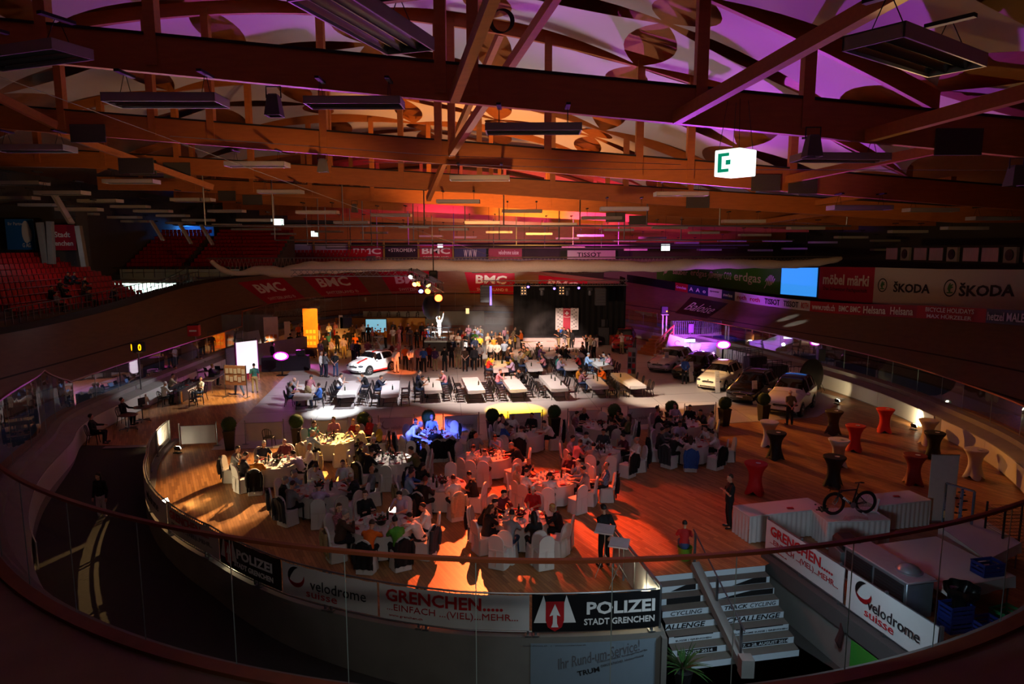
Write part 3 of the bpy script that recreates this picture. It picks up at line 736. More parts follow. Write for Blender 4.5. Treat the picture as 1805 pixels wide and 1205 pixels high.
# sway wires across the roof
for a,b,lab in [((0,135,21),(980,490,70),'long pale wire running from the left edge down to the net'),((640,285,31),(1805,300,20),'thin wire crossing behind the exit cube'),((300,240,24),(1200,290,26),'thin wire crossing under the second beam')]:
    p,q=D(*a),D(*b); o=mk('wire',MB().tube([p,p.lerp(q,.5)-Vector((0,0,.15)),q],.012,5),STEEL); centre(o,p); tag(o,lab,'wire')
# ================================================================ BANNERS, BOARDS, STANDS, NET, STAGE
BMCR=M('banner_red','#a81434',.6,var=.05); BWHITE=M('banner_white','#c9c6c3',.7,var=.04); BBLACK=M('banner_black','#101114',.45,var=.2); PRW=M('print_white','#e6e4e0',.6,var=.02); PRK=M('print_black','#141416',.6); PRR=M('print_red','#b5121b',.6); PRG=M('print_green','#2f7a3a',.6); PRGREY=M('print_grey','#5b5b60',.6)
GREENB=M('banner_green','#3d8f2e',.6,var=.05); BLUEB=M('banner_blue','#2070b8',.6,var=.05); REDB2=M('banner_dark_red','#a5141c',.6,var=.05); TITAN=M('zinc_rail','#8f9496',.4,.8)
def addtext(root,s,fit,f,mat,name='lettering',off=0,shear=0,extr=.004,keep=False,world=True):
    return mk(name,text_mb(s,fit,f,off,extr,shear,keep=keep),mat,root,world=world,smooth=False)
# ---- curved fence round the platform, with its banners
fence_lab=[]
def arcmap(a_mid,r,zc,lift=.03):
    def f(u,v,w_):
        a=a_mid+math.degrees(u/r); p=pol(a,pr(a)+lift+w_,zc+v); return p
    return f
GALV=M('galvanised_steel','#83878a',.4,.85)
def fence_section(a0,a1,lab):
    t=thing('platform_fence',lab,'fence',pol((a0+a1)/2,pr((a0+a1)/2),.1),group='steel fence sections round the banquet platform')
    r=MB(); A=np.linspace(a0,a1,10)
    for z in(.2,1.1): r.tube([pol(a,pr(a)-.06,z) for a in A],.022,6)
    mk('rail',r,GALV,t,world=True)
    L=math.radians(a1-a0)*16; nb=int(L/.12); b=MB()
    for k in range(1,nb):
        a=a0+(a1-a0)*k/nb; p=pol(a,pr(a)-.06); b.box((p.x,p.y,.65),(.012,.012,.9))
    mk('bars',b,GALV,t,world=True)
    for a in(a0+.3,a1-.3):
        p=pol(a,pr(a)-.06); q=MB(); q.box((p.x,p.y,.6),(.07,.05,1.0),rz=math.radians(a)); q.box((p.x,p.y,.12),(.16,.14,.03),rz=math.radians(a)); mk('post',q,GALV,t,world=True)
FS=[186,194,202,210,219,228,237,246,254.5,263,271.5,281]
wh=['far left end','left side beside the floodlight','left side at the ramp','left bend','lower left bend','under the dark banner','under the left police banner','behind the grey swoosh banner','left part of the red lettered banner','right part of the red lettered banner','under the right police banner']
for a,b,l in zip(FS,FS[1:],wh): fence_section(a,b,'steel platform fence section, '+l)
def hoarding(a0,a1,z0,z1,mat,lab,lift=.025,wave=.02):
    t0=pol((a0+a1)/2,pr((a0+a1)/2),z0)
    mb=MB(); n=24; nz=6
    def fn(u,v,d=0):
        a=a0+(a1-a0)*u; ww=wave*math.sin(u*17)*math.sin(v*PI)+wave*.4*math.sin(u*41+v*3); z=z0+(z1-z0)*v-(.02*abs(math.sin(u*PI*5)) if v>.9 else 0)
        return pol(a,pr(a)+lift-.012+ww*.35+d,z)
    mb.grid(fn,n,nz); mb.grid(lambda u,v:fn(1-u,v,-.006),n,nz)
    o=mk('banner',mb,mat); centre(o,t0); o.name='banner'; return tag(o,lab,'banner',group='banners round the platform')
def onban(root,a_mid,s,fit,zc,mat,**k): return addtext(root,s,fit,arcmap(a_mid,16.4,zc,.028),mat,**k)
def swoosh(fn,R,mat_up,mat_dn,root):
    # two crescents of the ring emblem
    for (a0,a1,m,nm) in((75,215,mat_up,'emblem_upper_arc'),(190,375,mat_dn,'emblem_lower_arc')):
        mb=MB(); vs=[];n=20
        for i in range(n+1):
            t=i/n; a=math.radians(a0+(a1-a0)*t); th=R*.42*math.sin(PI*t)**.8+.004
            vs+=[fn(R*math.cos(a),R*math.sin(a),.004),fn((R-th)*math.cos(a)+th*.1,(R-th)*math.sin(a),.004)]
        mb.add(vs,[(2*i,2*i+2,2*i+3,2*i+1) for i in range(n)]+[(2*i,2*i+1,2*i+3,2*i+2) for i in range(n)]); mk(nm,mb,m,root,world=True,smooth=False)
def shield(fn,w_,h_,root):
    mb=MB(); 
    for i in range(2):
        s=-1 if i else 1
        mb.add([fn(s*w_*.2,-h_*.28,.003),fn(s*w_*1.15,-h_*.28,.003),fn(s*w_*.62,h_*.62,.003)],[(0,1,2) if s>0 else (0,2,1)])
    mk('emblem_wings',mb,PRW,root,world=True,smooth=False)
    o=[(-.5,.42),(-.5,-.2),(-.38,-.42),(0,-.56),(.38,-.42),(.5,-.2),(.5,.42)]
    mk('emblem_shield',MB().add([fn(x*w_,y*h_,.006) for x,y in o],[tuple(range(7))]),PRR,root,world=True,smooth=False)
    o=[(0,.34),(.3,-.06),(.1,-.02),(.12,-.3),(.2,-.42),(-.2,-.42),(-.12,-.3),(-.1,-.02),(-.3,-.06)]
    mk('emblem_plough',MB().add([fn(x*w_,y*h_,.01) for x,y in o],[tuple(range(9))]),PRW,root,world=True,smooth=False)
hb=hoarding(186.3,196,.3,1.1,BWHITE,'white fence banner lit by a floodlight at the far left end')
hb=hoarding(196.2,214,.3,1.1,BWHITE,'white fence banner with red flecks on the left bend'); onban(hb,206,'velodrome',(1.8,.26),.72,PRR)
hb=hoarding(215,228,.3,1.1,BWHITE,'white fence banner in the dark lower left bend before the lettering'); onban(hb,222,'velodrome',(1.8,.3),.75,PRK)
hb=hoarding(228.3,239.9,.32,1.1,BWHITE,'shadowed white fence banner with red lettering left of the police banner')
onban(hb,233.5,'GRENCHEN.....',(2.5,.26),.88,PRR,off=.02); onban(hb,233.8,'...EINFACH ...(VIEL)...MEHR...',(2.7,.16),.58,PRGREY)
hb=hoarding(240.1,249.6,.3,1.12,BBLACK,'left black police banner with half lit lettering')
onban(hb,245.9,'POLIZEI',(1.5,.26),.80,PRW,off=.03); onban(hb,245.7,'STADT GRENCHEN',(1.65,.14),.5,PRW,off=.02); shield(arcmap(241.9,16.0,.72,.032),.36,.66,hb)
hb=hoarding(249.8,259.3,.28,1.1,BWHITE,'grey-white fence banner with ring emblem between police and red lettering')
swoosh(arcmap(251.4,16.3,.8,.03),.26,PRK,PRR,hb); onban(hb,255.6,'velodrome',(1.55,.26),.7,PRK); onban(hb,254.0,'suisse',(.9,.18),.46,PRR)
hb=hoarding(259.5,271.3,.26,1.1,BWHITE,'wide white fence banner with large red town lettering, bottom centre')
onban(hb,264.7,'GRENCHEN.....',(2.65,.3),.86,PRR,off=.025); onban(hb,265.3,'...EINFACH ...(VIEL)...MEHR...',(2.95,.2),.55,REDB2); onban(hb,261.7,'www.grenchen.ch',(.8,.07),.37,REDB2)
hb=hoarding(271.5,281.2,.24,1.12,BBLACK,'right black police banner with bright lettering beside the stairs')
onban(hb,278.2,'POLIZEI',(1.5,.3),.78,PRW,off=.03); onban(hb,278.1,'STADT GRENCHEN',(1.55,.15),.46,PRW,off=.02); shield(arcmap(273.2,16.7,.66,.032),.40,.72,hb)
# poster on the concrete wall
mb=MB(); A=np.linspace(271.4,281,14)
vs=[]; 
for a in A: vs+=[pol(a,pr(a)+.012,-1.3),pol(a,pr(a)+.012,-.04)]
mb.add(vs,[(2*i,2*i+2,2*i+3,2*i+1) for i in range(13)]+[(2*i,2*i+1,2*i+3,2*i+2) for i in range(13)])
po=mk('wall_poster',mb,M('poster_pale_blue','#a9bccb',.5,var=.05)); centre(po,pol(276,pr(276),-1.3)); tag(po,'large pale poster with handwritten slogan on the concrete wall by the palm','poster')
def tilt(f,ang): 
    c,s=math.cos(ang),math.sin(ang); return lambda u,v,w_:f(u*c-v*s,u*s+v*c,w_)
addtext(po,'Ihr Rund-um-Service!',(1.9,.26),tilt(arcmap(276.6,16.85,-.36,.016),.2),PRGREY,shear=.3)
addtext(po,'CHIRICO IMMOBILIEN  Verwaltungen+Handel+Bau',(1.15,.055),tilt(arcmap(278.4,16.85,-.42,.016),.2),PRGREY)
addtext(po,'CHIRICO & PARTNER  Advokatur+Notariat',(1.0,.055),tilt(arcmap(278.4,16.85,-.53,.016),.2),PRGREY)
addtext(po,'TRUM',(.5,.12),tilt(arcmap(275.8,16.85,-.74,.016),.2),PRK,off=.02)
addtext(po,'www.chirico.ch   |   www.rumservice.ch',(1.4,.035),arcmap(273.2,16.85,-.1,.016),PRGREY)
# right fence with banners
FA,FB=Vector((7.22,18.35,0)),Vector((8.62,12.75,0)); fd=(FB-FA).normalized(); fn_=Vector((fd.y,-fd.x,0)); fn_=fn_ if fn_.x<0 else -fn_
t=thing('stair_fence','steel fence with vertical bars beside the right of the stairs','fence',FA)
mb=MB(); 
for z in(.16,1.1): mb.tube([FA+Vector((0,0,z)),FB+Vector((0,0,z))],.022,6)
mk('rail',mb,GALV,t,world=True); mb=MB(); L=(FB-FA).length
for k in range(int(L/.12)): p=FA+fd*(.06+.12*k); mb.box((p.x,p.y,.63),(.012,.012,.94))
mk('bars',mb,GALV,t,world=True)
for k in range(5): p=FA+fd*(L*k/4); mk('post',MB().box((p.x,p.y,.58),(.06,.06,1.16)),GALV,t,world=True)
def flatban(s0,s1,z0,z1,mat,lab):
    mb=MB(); o0=fn_*.05
    f=lambda u,v:FA+fd*(s0+(s1-s0)*u)+o0+fn_*(.02*math.sin(u*15)*math.sin(v*PI))+Vector((0,0,z0+(z1-z0)*v))
    mb.grid(f,20,5); mb.grid(lambda u,v:f(1-u,v)-fn_*.006,20,5)
    o=mk('banner',mb,mat); centre(o,FA+fd*((s0+s1)/2)+Vector((0,0,z0))); return tag(o,lab,'banner',group='banners round the platform')
fm=lambda s,z,l=.085:planar(FA+fd*s+Vector((0,0,z)),fd,(0,0,1),fn_,l)
hb=flatban(.0,3.1,.22,1.1,BWHITE,'white banner with red town lettering on the fence right of the stairs')
addtext(hb,'GRENCHEN.....',(2.5,.28),fm(1.5,.88),PRR,off=.025); addtext(hb,'...EINFACH ...(VIEL)...MEHR...',(2.7,.19),fm(1.6,.56),REDB2); addtext(hb,'www.grenchen.ch',(.7,.06),fm(.65,.36),REDB2)
hb=flatban(3.2,5.75,.2,1.12,BWHITE,'white banner with ring emblem on the fence above the green poster')
swoosh(fm(3.75,.84),.25,PRK,PRR,hb); addtext(hb,'velodrome',(1.45,.26),fm(4.62,.66),PRK); addtext(hb,'suisse',(.85,.18),fm(4.25,.42),PRR)
o=mk('wall_poster',MB().bar(FA+fd*3.6+fn_*.17+Vector((0,0,-.85)),FA+fd*5.2+fn_*.17+Vector((0,0,-.85)),.02,.9),GREENB); centre(o,FA+fd*4.4); tag(o,'green poster on the concrete wall below the right banner','poster')
mk('emblem',MB().ell(FA+fd*4.0+fn_*.185+Vector((0,0,-1.15)),(.02,.12,.16)),PRW,o,world=True)
# side railing of the platform with white panels (next to stairs)
t=thing('platform_railing','white panelled railing with reddish top between platform and stairs','railing',(3.2,15.5,0))
a,b=Vector((2.78,17.7,0)),Vector((3.36,14.5,0)); d_=(b-a); mb=MB(); mb.bar(a+Vector((0,0,1.1)),b+Vector((0,0,1.1)),.06,.04); mk('top_rail',mb,GALV,t,world=True)
for k in range(4):
    p,q=a+d_*(k/4+.01),a+d_*((k+1)/4-.01); mk('panel',MB().bar(p+Vector((0,0,.58)),q+Vector((0,0,.58)),.02,.86),WP,t,world=True)
for k in range(5): p=a+d_*(k/4); mk('post',MB().box((p.x,p.y,.55),(.05,.05,1.1)),GALV,t,world=True)
# ---- logos on the track surface of the far curve
def on_track(i_mid,o_lo,o_hi,half,lab,mat,txt,sh0=0.0):
    # i runs along the outline; reading direction from the infield is clockwise
    import bisect
    S=[0]
    for k in range(1,60): S.append(S[-1]+(OUT[(i_mid-30+k)%NO]-OUT[(i_mid-30+k-1)%NO]).to_2d().length)
    mid=S[30]; km=1.0/(op(i_mid,6.).to_2d()-op(i_mid+1,6.).to_2d()).length*(op(i_mid,0).to_2d()-op(i_mid+1,0).to_2d()).length; mid+=sh0
    def f(u,v,w_):                                           # u metres to the reader's right, v metres up the slope
        s=mid-u*km; j=max(0,min(57,bisect.bisect(S,s)-1)); t_=(s-S[j])/(S[j+1]-S[j]); i=i_mid-30+j
        o=(o_lo+o_hi)/2+v; a=op(i,o,track_z(i,o)); b=op(i+1,o,track_z(i+1,o)); p=a.lerp(b,t_)
        return p+Vector((0,0,.02+w_))
    ho=(o_hi-o_lo)/2; mb=MB(); sh=.9
    mb.grid(lambda u,v:f((2*u-1)*half-(v-.5)*sh,(2*v-1)*ho,0),20,6)
    c=f(0,0,0); o=mk('track_logo',mb,mat); centre(o,c); tag(o,lab,'track advertisement',group='advertisements painted on the track')
    for (s,fit,v,kw) in txt:
        mk('lettering',text_mb(s,fit,lambda u,vv,w_:f(u-(v+vv)*sh*.5/ho,v+vv,.02+w_*.3),kw.get('off',0),.004,kw.get('shear',0)),PRW,o,world=True,smooth=False)
    return o
def near_i(x,y): return min(range(NO),key=lambda k:(OUT[k].to_2d()-Vector((x,y))).length)
BT=[('BMC',(3.9,1.1),.42,{'off':.03,'shear':.2}),('SWITZERLAND ®',(3.9,.36),-.85,{})]
for (px,lab) in [(483,'leftmost red track logo on the far bend'),(592,'second red track logo from the left on the far bend'),(728,'third red track logo, behind the light truss'),(866,'fourth red track logo, above the haze'),(990,'fifth red track logo, partly behind the stage truss')]:
    xp=lambda k:902.5+FPX*op(k,6).x/(op(k,6).y*.99+ .6)
    best=min((k for k in range(NO) if OUT[k].y>60),key=lambda k:abs(xp(k)-px)); e=(xp(best)-px)/max(1e-3,abs(xp(best+1)-xp(best))); L0=(OUT[(best+1)%NO]-OUT[best]).to_2d().length
    on_track(best,4.7,7.5,2.95,lab,BMCR,BT,e*L0)
best=near_i(13.2,64); on_track(best,4.4,7.4,2.6,'black track logo beside the right end of the stage curtain',BBLACK,[('Baloise',(4.0,1.4),0,{'shear':.3})])
# ---- advertising boards on the upper edge of the track
def edgeboard(i0,i1,h,mat,lab,txt=None,o=8.06):
    mb=MB(); vs=[]; idx=list(range(i0,i1+1))
    for i in idx:
        z=track_z(i,8); a=op(i,o,z); vs+=[a,a+Vector((0,0,h)),op(i,o+.05,z),op(i,o+.05,z+h)]
    mb.add(vs,[(4*k,4*k+4,4*k+5,4*k+1)[::-1] for k in range(len(idx)-1)]+[(4*k+2,4*k+3,4*k+7,4*k+6)[::-1] for k in range(len(idx)-1)]+[(4*k+1,4*k+5,4*k+7,4*k+3)[::-1] for k in range(len(idx)-1)])
    m=(i0+i1)//2; c=op(m,o,track_z(m,8)); o_=mk('advertising_board',mb,mat); centre(o_,c); tag(o_,lab,'advertising board',group='boards along the upper edge of the track'); return o_
def board_map(s_px0,s_px1,h): pass
def strip(segs,o=8.06,h=.85):
    # segs: (x pixel start, x pixel end, material, text, text material, label); placed on the right-hand upper edge
    cand=[k for k in range(NO) if OUT[k].x>3 and OUT[k].y>30.5 and OUT[k].y<74]
    def px_of(p):
        s,c=math.sin(PITCH),math.cos(PITCH); z=p.z-CAMH; d=p.y*c-z*s; return 902.5+FPX*p.x/d
    P=[]; 
    for k in cand:
        for t_ in np.linspace(0,1,9)[:-1]:
            a,b=op(k,o,track_z(k,8)),op(k+1,o,track_z(k+1,8)); p=a.lerp(b,t_); P.append((px_of(p),p))
    P.sort(key=lambda q:q[0])
    xs=[q[0] for q in P]
    def at(px):
        return Vector([float(np.interp(px,xs,[q[1][k] for q in P])) for k in range(3)])
    for (x0,x1,mat,s,tm,lab) in segs:
        mb=MB(); n=6; vs=[]
        pts=[at(x0+(x1-x0)*i/n) for i in range(n+1)]
        out=(pts[-1]-pts[0]); out=Vector((-out.y,out.x,0)).normalized()
        if out.x<0: out=-out
        for p in pts: vs+=[p,p+Vector((0,0,h)),p+out*.05,p+out*.05+Vector((0,0,h))]
        mb.add(vs,[(4*k,4*k+1,4*k+5,4*k+4) for k in range(n)]+[(4*k+2,4*k+6,4*k+7,4*k+3) for k in range(n)]+[(4*k+1,4*k+3,4*k+7,4*k+5) for k in range(n)])
        ob=mk('advertising_board',mb,mat); centre(ob,pts[n//2]); tag(ob,lab,'advertising board',group='boards along the upper edge of the track')
        if s:
            L=(pts[-1]-pts[0]).length
            # text runs left to right in the photograph
            f=planar((pts[0]+pts[-1])/2+Vector((0,0,h/2)),pts[-1]-pts[0],(0,0,1),-out,.06)
            for q,(ss,fx,v,hh) in enumerate(s): mk('lettering',text_mb(ss,(L*fx,hh),lambda u,vv,w_:f(u,vv+v,w_),.015,.004),tm,ob,world=True,smooth=False)
DBLUE=M('banner_dark_blue','#1c2350',.6); MAROON=M('banner_maroon','#8c1530',.6)
strip([(1105,1190,BBLACK,None,PRW,'dark edge board at the start of the right bend'),(1190,1212,REDB2,[('Grenchen',.8,0,.3)],PRW,'small red edge board with town name on the right bend'),(1212,1248,DBLUE,[('A  A  o',.8,0,.4)],PRW,'dark blue edge board with pale triangles'),(1248,1272,BWHITE,[('sponser',.7,.1,.2)],PRK,'pale edge board right of the dark blue one'),(1272,1295,DBLUE,[('swiss',.7,0,.3)],PRW,'small dark blue edge board in the middle of the right side'),
       (1295,1345,BWHITE,[('roth  roth',.8,0,.4)],PRR,'white edge board with two small red emblems'),(1345,1378,BWHITE,[('TISSOT',.8,0,.5)],PRK,'white edge board with black lettering, left one lit by blue light'),(1378,1411,BWHITE,[('TISSOT',.8,0,.5)],PRK,'white edge board with black lettering, under the blue screen'),
       (1411,1427,BWHITE,[('ROTH',.8,0,.5)],PRR,'small white edge board with red lettering'),(1427,1477,REDB2,[('www.roth.ch',.8,0,.5)],PRW,'red edge board with white web address'),(1477,1519,BMCR,[('BMC BMC',.9,0,.45)],PRW,'red edge board with twice the same white letters'),
       (1519,1565,MAROON,[('Helsana',.85,0,.55)],PRW,'dark red edge board with white lettering, left of the pair'),(1565,1615,MAROON,[('Helsana',.8,0,.55)],PRW,'dark red edge board with white lettering, right of the pair'),(1615,1737,REDB2,[('BICYCLE HOLIDAYS',.7,.2,.3),('MAX HÜRZELER',.65,-.2,.3)],PRW,'wide red edge board with two lines of white lettering'),
       (1737,1820,BBLACK,[('hetzel MALER',.9,0,.5)],PRW,'black edge board at the right picture edge')])
# white line on top edge, left and far boards
for (a,b,l) in [((-19.5,69),(-15,74.5),'dark edge board at the far left bend'),((-9,76.5),(-15,74.5),'dark edge board behind the left logos'),((-9,76.5),(-2,76.5),'dark edge board behind the middle logo'),((-2,76.5),(6,73),'dark edge board behind the stage truss')]:
    i,j=sorted((near_i(*a),near_i(*b))); edgeboard(i,j,.8,BBLACK,l)
# ---- large banners on the right wall
W_=[(1805+70,32.0,39.5,4.95,7.35),(1805,31.5,41.7,4.88,7.27),(1650,31.0,49.5,4.24,7.04),(1535,30.0,56.7,3.98,6.95),(1440,28.5,63.5,3.87,6.8),(1372,27.0,68.8,3.8,6.6),(1155,19.0,90.0,4.4,6.3)]
def wallban(a,b,mat,lab,name='wall_banner'):
    A=Vector((a[1],a[2],a[3]));B=Vector((b[1],b[2],b[3]));out=Vector((B.y-A.y,-(B.x-A.x),0)).normalized(); out=out if out.x>0 else -out
    mb=MB(); C=Vector((a[1],a[2],a[4]));Dd=Vector((b[1],b[2],b[4])); q=out*.06
    mb.add([A,B,Dd,C,A+q,B+q,Dd+q,C+q],[(0,1,2,3),(7,6,5,4),(3,2,6,7),(0,4,5,1),(0,3,7,4),(1,5,6,2)])
    o=mk(name,mb,mat,smooth=False); centre(o,(A+B)/2); tag(o,lab,'wall banner' if name=='wall_banner' else 'screen')
    # basis: left end of the reader is b, right end a
    f=lambda u,v,l=.03:planar(B.lerp(A,u)+Vector((0,0,(b[4]-b[3])*(1-u)*v+(a[4]-a[3])*u*v)),A-B,(0,0,1),-out,l)
    return o,f,(A-B).length
def skoda(o,f,L,u0,sc=1.0,du=.45):
    g=f(u0+.13,.52); R=.62*sc
    mb=MB(); vs=[];n=32
    for i in range(n):
        a=2*PI*i/n; vs+=[g(R*math.cos(a),R*math.sin(a),0),g(R*.84*math.cos(a),R*.84*math.sin(a),0)]
    mb.add(vs,[(2*i,2*((i+1)%n),2*((i+1)%n)+1,2*i+1) for i in range(n)]); mk('emblem_ring',mb,PRK,o,world=True,smooth=False)
    w=MB(); pts=[(-.1,-.5),(.12,-.5),(.1,-.1),(.5,.05),(.45,.2),(.2,.2),(.5,.42),(.3,.5),(.05,.35),(.1,.62),(-.1,.62),(-.3,.3),(-.4,-.1)]
    w.add([g(x*R,y*R*.9,.004) for x,y in pts],[tuple(range(len(pts)))]); w.add([g(x*R,y*R,.004) for x,y in[(-.5,-.45),(.5,-.45),(.45,-.6),(-.45,-.6)]],[(0,3,2,1)]); mk('emblem_wing',w,PRG,o,world=True,smooth=False)
    mk('lettering',text_mb('ŠKODA',(L*.6*sc,.95*sc),f(u0+.13+du,.5),.03,.004),PRK,o,world=True,smooth=False)
o,f,L=wallban(W_[0],W_[2],BWHITE,'wide white wall banner with black car maker name at the right edge'); skoda(o,f,L*.78,-.03,1.0,.32)
o,f,L=wallban(W_[2],W_[3],BWHITE,'white wall banner with black car maker name beside the red one'); skoda(o,f,L,.02,.9)
o,f,L=wallban(W_[3],W_[4],BMCR,'red wall banner with white furniture shop lettering beside the screen')
addtext(o,'möbel märki',(L*.84,.95),f(.5,.62),PRW,off=.03); addtext(o,'Das Schweizer Fachgeschäft',(L*.8,.42),f(.5,.32),PRK)
SCRF=M('screen_frame','#08080a',.4); SCRE=M('screen_blue_light','#3aa0ff',.4,emit='#3a9cff',es=.85,var=0)
o,f,L=wallban(W_[4],W_[5],SCRF,'large glowing blue projection screen on the right wall','video_screen')
mk('display',MB().add([f(0.02,.04)(0,0,0),f(.96,.04)(0,0,0),f(.96,.97)(0,0,0),f(.02,.97)(0,0,0)],[(0,1,2,3)]),SCRE,o,world=True,smooth=False)
o,f,L=wallban(W_[5],W_[6],GREENB,'long green wall banner with white gas lettering left of the screen')
for s,u,v,fit in [('erdgas',.78,.5,(L*.19,1.25)),('weniger CO2',.585,.52,(L*.16,1.05)),('erdgas',.40,.55,(L*.14,.95)),('sauber',.235,.6,(L*.14,.7))]: addtext(o,s,fit,f(u,v),PRW,off=.01)
def leaf(o,g,R):
    mb=MB(); n=10
    for k in range(6):
        x=-.6+.24*k; hgt=.6*math.sin(PI*(k+.7)/6.6)
        mb.add([g((x-.1)*R,(-hgt)*R,0),g((x+.03)*R,(-hgt)*R,0),g((x+.3)*R,hgt*R,0),g((x+.14)*R,hgt*R,0)],[(0,1,2,3)])
    mb.add([g(-.8*R,-.9*R,0),g(-.7*R,-.95*R,0),g(-.3*R,-.4*R,0),g(-.4*R,-.35*R,0)],[(0,1,2,3)])
    mk('leaf_emblem',mb,PRW,o,world=True,smooth=False)
leaf(o,f(.93,.5),.95); leaf(o,f(.50,.55),.7); leaf(o,f(.09,.6),.6)
# gallery windows above the right banners
t=thing('window_strip','strip of curtained windows with round fans above the white banners','windows',(31.5,48,7.4))
A=Vector((34.0,36,7.6)); B=Vector((32.0,59,7.5)); WALLD=M('gallery_wall','#2a2827',.8)
mk('frame',MB().bar(A+Vector((.3,0,.55)),B+Vector((.3,0,.55)),.3,1.3),WALLD,t,world=True)
CURT=M('metal_curtain','#8f9396',.35,.7,var=.3,scale=5,stretch=(8,8,.3)); FAN=M('fan_grey','#9a9896',.6)
nn=(B-A); 
for k in range(13):
    p=A+nn*(k/13+.005); q=A+nn*((k+.9)/13); 
    if k%3==2:
        m=(p+q)/2; b=MB(); b.box((m.x-.0,m.y,m.z+.55),(.2,1.2,1.05)); mk('vent_box',b,FAN,t,world=True); mk('fan',MB().lathe([(.42,0),(.45,.05),(.3,.08),(.12,.02),(0,.02)],16).mesh('x') if 0 else MB().tube([(m.x-.1,m.y,m.z+.55),(m.x-.16,m.y,m.z+.55)],.38,16).tube([(m.x-.15,m.y,m.z+.55),(m.x-.18,m.y,m.z+.55)],.15,12),BLACK,t,world=True)
    else: mk('pane',MB().bar(p+Vector((0,0,.55)),q+Vector((0,0,.55)),.1,.95),CURT,t,world=True)
# ---- far gallery with banners
struct('wall_gable',MB().box((-2,101,10.5),(84,.3,2.6)),GLUE)
struct('wall_gallery',MB().box((4,97,4.4),(64,3,5.0)),M('gallery_concrete','#6a6662',.85))
def fban(x0,x1,y0px,y1px,mat,lab,txt,Y=95.4):
    a=D(x0,y1px,Y); b=D(x1,y0px,Y); c=(a+b)/2; o=mk('gallery_banner',MB().box((0,0,0),(b.x-a.x,.06,b.z-a.z)),mat,smooth=False,loc=c); tag(o,lab,'gallery banner',group='banners on the far gallery')
    for (s,fx,fz,u,v,m,off) in txt: mk('lettering',text_mb(s,((b.x-a.x)*fx,(b.z-a.z)*fz),planar((u*(b.x-a.x),0,v*(b.z-a.z)),(1,0,0),(0,0,1),(0,-1,0),.035),off,.004),m,o,smooth=False)
    return o
fban(490,553,430,458,BWHITE,'blank pale panel at the left of the far gallery',[])
o=fban(556,614,430,456,BWHITE,'white gallery banner with car maker name, far left',[('ŠKODA',.62,.34,.16,-.12,PRK,.03)])
mk('emblem',MB().tube([(-1.55,-.05,-.25),(-1.55,-.035,-.25)],.32,14),PRG,o)
fban(619,675,434,456,BMCR,'red gallery banner, left one with white letters',[('BMC',.86,.5,0,.12,PRW,.03),('SWITZERLAND',.8,.13,0,-.36,PRW,0)])
fban(680,737,433,456,BBLACK,'black gallery banner between the two red ones',[('+STROMER+',.84,.26,0,.16,PRW,0)])
fban(740,797,433,456,BMCR,'red gallery banner, right one under the exit cube',[('BMC',.86,.5,0,.12,PRW,.03),('SWITZERLAND',.8,.13,0,-.36,PRW,0)])
fban(801,857,437,456,DBLUE,'dark blue gallery banner with pale cyclists',[('W W W',.4,.7,0,0,PRW,0)])
fban(861,920,437,456,MAROON,'purple lit gallery banner with ring emblem',[('velodrome suisse',.6,.4,.1,.1,PRW,0)])
fban(1000,1085,441,456,BWHITE,'pale gallery banner with black watch maker name at right',[('TISSOT',.5,.5,-.05,0,PRK,.02)])
YEL=M('yellow_post','#9a7a30',.6)
for px,l in [(554,'first'),(616,'second'),(677,'third'),(738,'fourth'),(799,'fifth')]:
    a=D(px,456,95.2); o=mk('gallery_post',MB().box((0,0,1.2),(.22,.2,2.4)),YEL,loc=a); tag(o,'ochre post between the gallery banners, %s from the left'%l,'post',group='ochre gallery posts')
# ---- upper left stand and lounge
SEATM=M('seat_red','#b01018',.45,var=.05); STEP=M('stand_concrete','#5f5b57',.9,var=.15)
seat=MB(); seat.box((0,0,.40),(.42,.38,.05),ch=.02); 
seat.grid(lambda u,v:(-.21+.42*u,.17+.06*v,.42+.36*v),2,4); seat.grid(lambda u,v:(.21-.42*u,.19+.06*v,.42+.36*v),2,4); seat.box((0,.05,.19),(.06,.06,.38))
mb=MB(); rows=9
for r in range(rows): mb.box((-31.4-.85*r,50,(4.3+.4*r)/2-.1),(.87,18,4.3+.4*r))
struct('floor_stand',mb,STEP)
seat_me=seat.mesh('folding_chair'); seat_me.materials.append(SEATM); prev=None; cnt=0
rowl=['front row','second row','third row','fourth row','fifth row','sixth row','seventh row','eighth row','back row']
for r in range(rows):
    for k in range(30):
        y=43.2+.52*k
        if 16<=k<=17 and r<7 and False: continue
        o=bpy.data.objects.new('folding_chair',seat_me); COL.objects.link(o); o.location=(-31.45-.85*r,y,4.2+.4*r); o.rotation_euler=(0,0,PI/2)
        o['label']='red plastic seat in the %s of the left stand'%rowl[r]; o['category']='chair'; o['group']='red seats in the %s of the left stand'%rowl[r]
mb=MB()
for r in range(10): mb.box((-34.5,75.5+.9*r,(6.1+.42*r)/2),(16,.9,6.1+.42*r))
struct('floor_upper_stand',mb,STEP)
mb=MB(); 
for r in range(10):
    for k in range(34):
        if k in(13,14): continue
        c=Vector((-42.2+.47*k,75.4+.9*r,6.1+.42*r)); mb.add([Vector(v)+c for v in seat.v],seat.f)
o=mk('stand_seats',mb,SEATM,smooth=False); centre(o,(-35,79,6)); o['label']='mass of dark red seats on the upper stand at far left'; o['category']='seats'; o['kind']='stuff'
mb=MB()
for r in range(8):
    for k in range(22):
        c=Vector((-29.5+.5*k,84+.9*r,4.6+.4*r)); mb.add([Vector(v)+c for v in seat.v],seat.f)
o=mk('stand_seats',mb,SEATM,smooth=False); centre(o,(-25,86,5)); o['label']='mass of dark red seats behind the left end of the net'; o['category']='seats'; o['kind']='stuff'
mb=MB()
